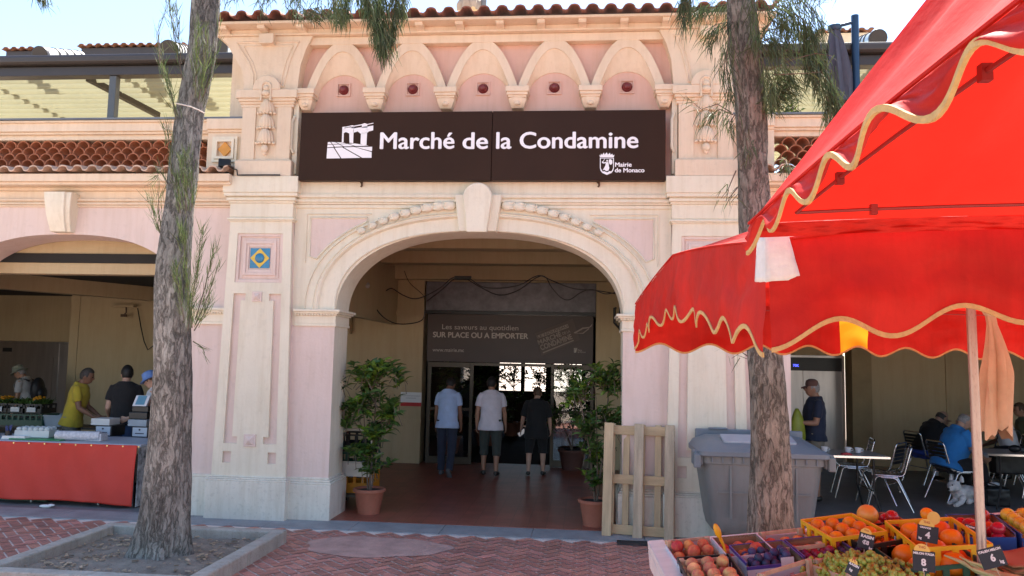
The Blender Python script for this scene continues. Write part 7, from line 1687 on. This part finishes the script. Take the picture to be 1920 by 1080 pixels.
for k, (a_, b_) in enumerate(((1600, 1022), (1660, 1014))):
    u, v = st(a_, b_, .0); tr_ = thing('fruit_tray', ['clear plastic tray of dark berries behind the grapes', 'clear plastic tray of apricots behind the green crate'][k], 'tray', M=SM @ Matrix.Translation((u, v, -.055)) @ Matrix.Rotation(R(4), 4, 'Z'))
    m = MB(); m.rings([rrect(.085, .06, .012, .0), rrect(.10, .072, .014, .045), rrect(.106, .078, .014, .046), rrect(.106, .078, .014, .049), rrect(.098, .070, .014, .049), rrect(.083, .058, .012, .004)]); m.build('tray_shell', CLEAR, tr_, smooth=40)
    for i in range(4):
        for j in range(3): fruit('apricot', 'apricot' if k else 'plum', tr_.matrix_world @ Matrix.Translation((-.06+.042*i, -.04+.04*j, .025)), ['dark berry in the clear tray behind the grapes', 'apricot in the clear tray behind the green crate'][k], ['berry', 'apricot'][k], ['berries in the clear tray', 'apricots in the clear tray'][k], .85)
# back row cartons
c14 = crate_px('card', 'fruit_carton', 'brown carton of red apples behind the pale grapefruit', (1600, 965), (1672, 960), .32, .15, hr=.0, skirtm=CARD); fill(c14, 'apple', 'apple', .038, 3, 'red apple behind the pale grapefruit', 'apple', 'red apples in the left back carton', .09, 1); fill(c14, 'apple', 'apple', .038, 3, 'red apple behind the pale grapefruit', 'apple', 'red apples in the left back carton', .135, 1, keep=.6)
c15 = crate_px('card', 'fruit_carton', 'blue-fronted carton of red apples behind the tan pole', (1772, 965), (1862, 964), .36, .15, hr=.0, skirtm=BLUEC); fill(c15, 'apple', 'apple', .038, 3, 'red apple in the carton behind the tan pole', 'apple', 'red apples in the right back carton', .075, 1); fill(c15, 'apple', 'apple', .038, 3, 'red apple in the carton behind the tan pole', 'apple', 'red apples in the right back carton', .12, 1, keep=.5)
c16 = crate_px('card', 'fruit_carton', 'blue carton of yellow apples with an oval emblem at the right picture edge', (1863, 966), (1960, 963), .36, .15, hr=.0, skirtm=BLUEC); fill(c16, 'apple', 'yapple', .04, 3, 'yellow apple in the blue carton at the right', 'apple', 'yellow apples in the blue carton', .075, 1); fill(c16, 'apple', 'yapple', .04, 3, 'yellow apple in the blue carton at the right', 'apple', 'yellow apples in the blue carton', .125, 1, keep=.7)
m = MB(); m.lathe([(.055, 0), (.055, .002), (.002, .002)], 26, M=Matrix.Translation((.02, -c16.d/2-.003, .085)) @ Matrix.Rotation(R(90), 4, 'X') @ Matrix.Scale(.62, 4, (0, 1, 0))); em_ = m.build('oval_emblem', mat('pale_gold_print', (.62, .55, .28), .5), c16.t)
m = MB(); m.lathe([(.042, 0), (.042, .002), (.002, .002)], 26, M=Matrix.Translation((.02, -c16.d/2-.0052, .085)) @ Matrix.Rotation(R(90), 4, 'X') @ Matrix.Scale(.55, 4, (0, 1, 0))); m.build('green_centre', mat('green_print', (.06, .16, .04), .5), em_)
u, v = st(1645, 1000, -.02); fruit('pomelo', 'pomelo', SM @ Matrix.Translation((u+.02, v+.16, .04)), 'single yellow-pink grapefruit standing proud between the yellow crates', 'grapefruit', None, .88)
u, v = st(1750, 985, .1); fruit('orange', 'orange', SM @ Matrix.Translation((u, v+.06, .145)), 'small orange perched on the back edge of the middle crate', 'orange', None, .85)
# paper bags and leeks
u, v = st(1905, 1040, 0)
for k in range(9):
    m = MB(); m.box(-.17, .17, -.12, .12, 0, .009); m.v = [(x, y, z+.012*math.sin(x*9+k)+.006*math.sin(y*11+k*2)) for x, y, z in m.v] if False else m.v
    vs = []; 
    for i in range(13):
        for j in range(7): vs.append((-.17+.34*i/12, -.12+.24*j/6, .006*math.sin(i*.8+k*1.7)+.004*math.sin(j*1.1+k)))
    m = MB(); m.add(vs, [(i*7+j, (i+1)*7+j, (i+1)*7+j+1, i*7+j+1) for i in range(12) for j in range(6)])
    o = m.build('paper_bag', mat('brown_kraft_paper', (.33, .17, .075), .8, .1, 6), smooth=60); o.modifiers.new('s', 'SOLIDIFY').thickness = .006; o.matrix_world = SM @ Matrix.Translation((u+.06, v-.02, TH+.012+.0165*k)) @ Matrix.Rotation(R(FR_.uniform(-7, 7)), 4, 'Z'); tag(o, 'brown paper bag in the stack behind the Italian melon card', 'paper bag', 'brown paper bags in a stack')
for k in range(7):
    u, v = st(1822+9*k, 1066+1.5*k, 0); m = MB(); d = Vector((.35+.05*k, -.9, .0)).normalized()
    m.tube([Vector((0, 0, 0)), d*.10, d*.22, d*.36], [.009, .011, .013, .015], n=8); m.tube([Vector((0, 0, 0)), -d*.05+Vector((.01, 0, .012)), -d*.13+Vector((.02*(k % 3-1), 0, .03))], [.009, .011, .004], n=6)
    o = m.build('leek', mat('pale_leek', (.46, .44, .20), .5, .2, 8), smooth=60); o.matrix_world = SM @ Matrix.Translation((u, v, .0-.012*(k % 2))); tag(o, 'pale leek in the bundle below the Italian melon card', 'leek', 'leeks in a bundle')
# yellow scoop
u, v = st(1362, 1033, 0); m = MB(); m.tube([(0, 0, -.05), (-.012, .0, .03), (-.028, 0, .075)], [.007, .008, .010], n=8); m.ball((-.040, 0, .115), .045, (.42, .25, 1.0), 12, 9, M=Matrix.Rotation(R(-16), 3, 'Y')); o = m.build('scoop', mat('yellow_plastic', (.70, .32, .01), .4), smooth=60); o.matrix_world = SM @ Matrix.Translation((u, v, .0)); tag(o, 'yellow plastic scoop stuck in the white peach carton', 'scoop')
# price cards
SLATE = mat('slate_black_card', (.012, .014, .02), .55, .2, 8); CHALK = mat('chalk_writing', (.72, .72, .72), .8); TOPP = mat('yellow_card_topper', (.72, .48, .10), .5, .08, 5); TINK = mat('red_brown_ink', (.40, .08, .02), .6)
def price_card(px, py, hpx, lines, lab, rz=0, tilt=0, wide=.11, tall=.105, top=True, back=12, h=.06, ink='THG', vo=0):
    u, v = st(px, py, h); base = SM @ Vector((u, v+vo, h))
    Mt = Matrix.Translation(base) @ Matrix.Rotation(R(rz), 4, 'Z') @ Matrix.Rotation(R(-back), 4, 'X') @ Matrix.Rotation(R(tilt), 4, 'Y')
    tc = thing('price_card', lab, 'price card', M=Mt @ Matrix.Scale(.74, 4))
    m = MB(); m.box(-wide/2, wide/2, -.002, .002, 0, tall); bd = m.build('slate', SLATE, tc, bevel=.001, seg=1)
    if top:
        r_ = wide*.36; m = MB(); m.prism([(-.012+r_*math.cos(math.pi*i/16), tall-.004+r_*.95*math.sin(math.pi*i/16)) for i in range(17)], -.0045, -.0022); tp = m.build('topper', TOPP, tc)
        text_mesh('topper_print', ink, TINK, .02, tp, wallM(-.012-r_*.45, -.0048, tall+r_*.28), width=r_*.9, depth=.0004, bold=.0006)
    m = MB(); m.tube([(0, .003, 0), (0, .003, -.09)], .003, n=5); m.build('stake', mat('pale_stake', (.5, .4, .25), .8), tc)
    for txt, x, z, w_ in lines: text_mesh('chalk_text', txt, CHALK, .02, bd, wallM(x-wide/2, -.0026, z), width=w_, depth=.0006, bold=.0008)
price_card(1621, 1030, 0, (('RAISIN', .012, .080, .085), ('€8', .028, .036, .045), ('kg', .078, .010, .022)), 'slate price card reading Raisin 8 euros behind the grapes', rz=-8, tilt=14, wide=.105, tall=.115, h=.03)
price_card(1738, 1017, 0, (('ORANGE', .016, .092, .07), ('4', .052, .030, .032), ('kg', .012, .016, .02)), 'slate price card reading 4 stuck in the middle crate of orange citrus', rz=-10, tilt=8, wide=.135, tall=.115, h=.07)
price_card(1733, 1072, 0, (('MELON ITALIA', .004, .105, .128), ('8', .050, .038, .030), ('pc', .06, .008, .024)), 'slate price card reading Melon Italia 8 on the green melon crate', rz=-4, tilt=4, wide=.137, tall=.13, h=.04)
price_card(1868, 1064, 0, (('ITALIEN MELON', .006, .100, .145), ('6', .066, .040, .030), ('kg', .115, .018, .026)), 'tilted slate price card reading Italien melon 6 in front of the tan pole', rz=0, tilt=-16, wide=.158, tall=.125, top=False, h=.05)
price_card(1594, 1078, 0, (('RAISIN', .006, .06, .06), ('kg', .02, .025, .02)), 'small slate card with a yellow topper stuck in the green grapes', rz=-25, tilt=22, wide=.075, tall=.08, h=.08, ink='R')
price_card(1818, 1004, 0, (('POMME', .008, .055, .06), ('kg', .03, .02, .03)), 'dark price card leaning in front of the red apples left of the tan pole', rz=-8, tilt=14, wide=.085, tall=.075, top=False, h=.0)
u, v = st(1750, 968, .16)
m = MB(); m.lathe([(.034, 0), (.034, .003), (.001, .003)], 24, M=Matrix.Rotation(R(80), 4, 'X')); m.tube([(0, 0, -.03), (0, .0, -.10)], .003, n=5); o = m.build('round_tag', TOPP); o.matrix_world = SM @ Matrix.Translation((u, v, .15)); tag(o, 'round yellow tag standing up behind the middle crate', 'tag')

finish_solids()
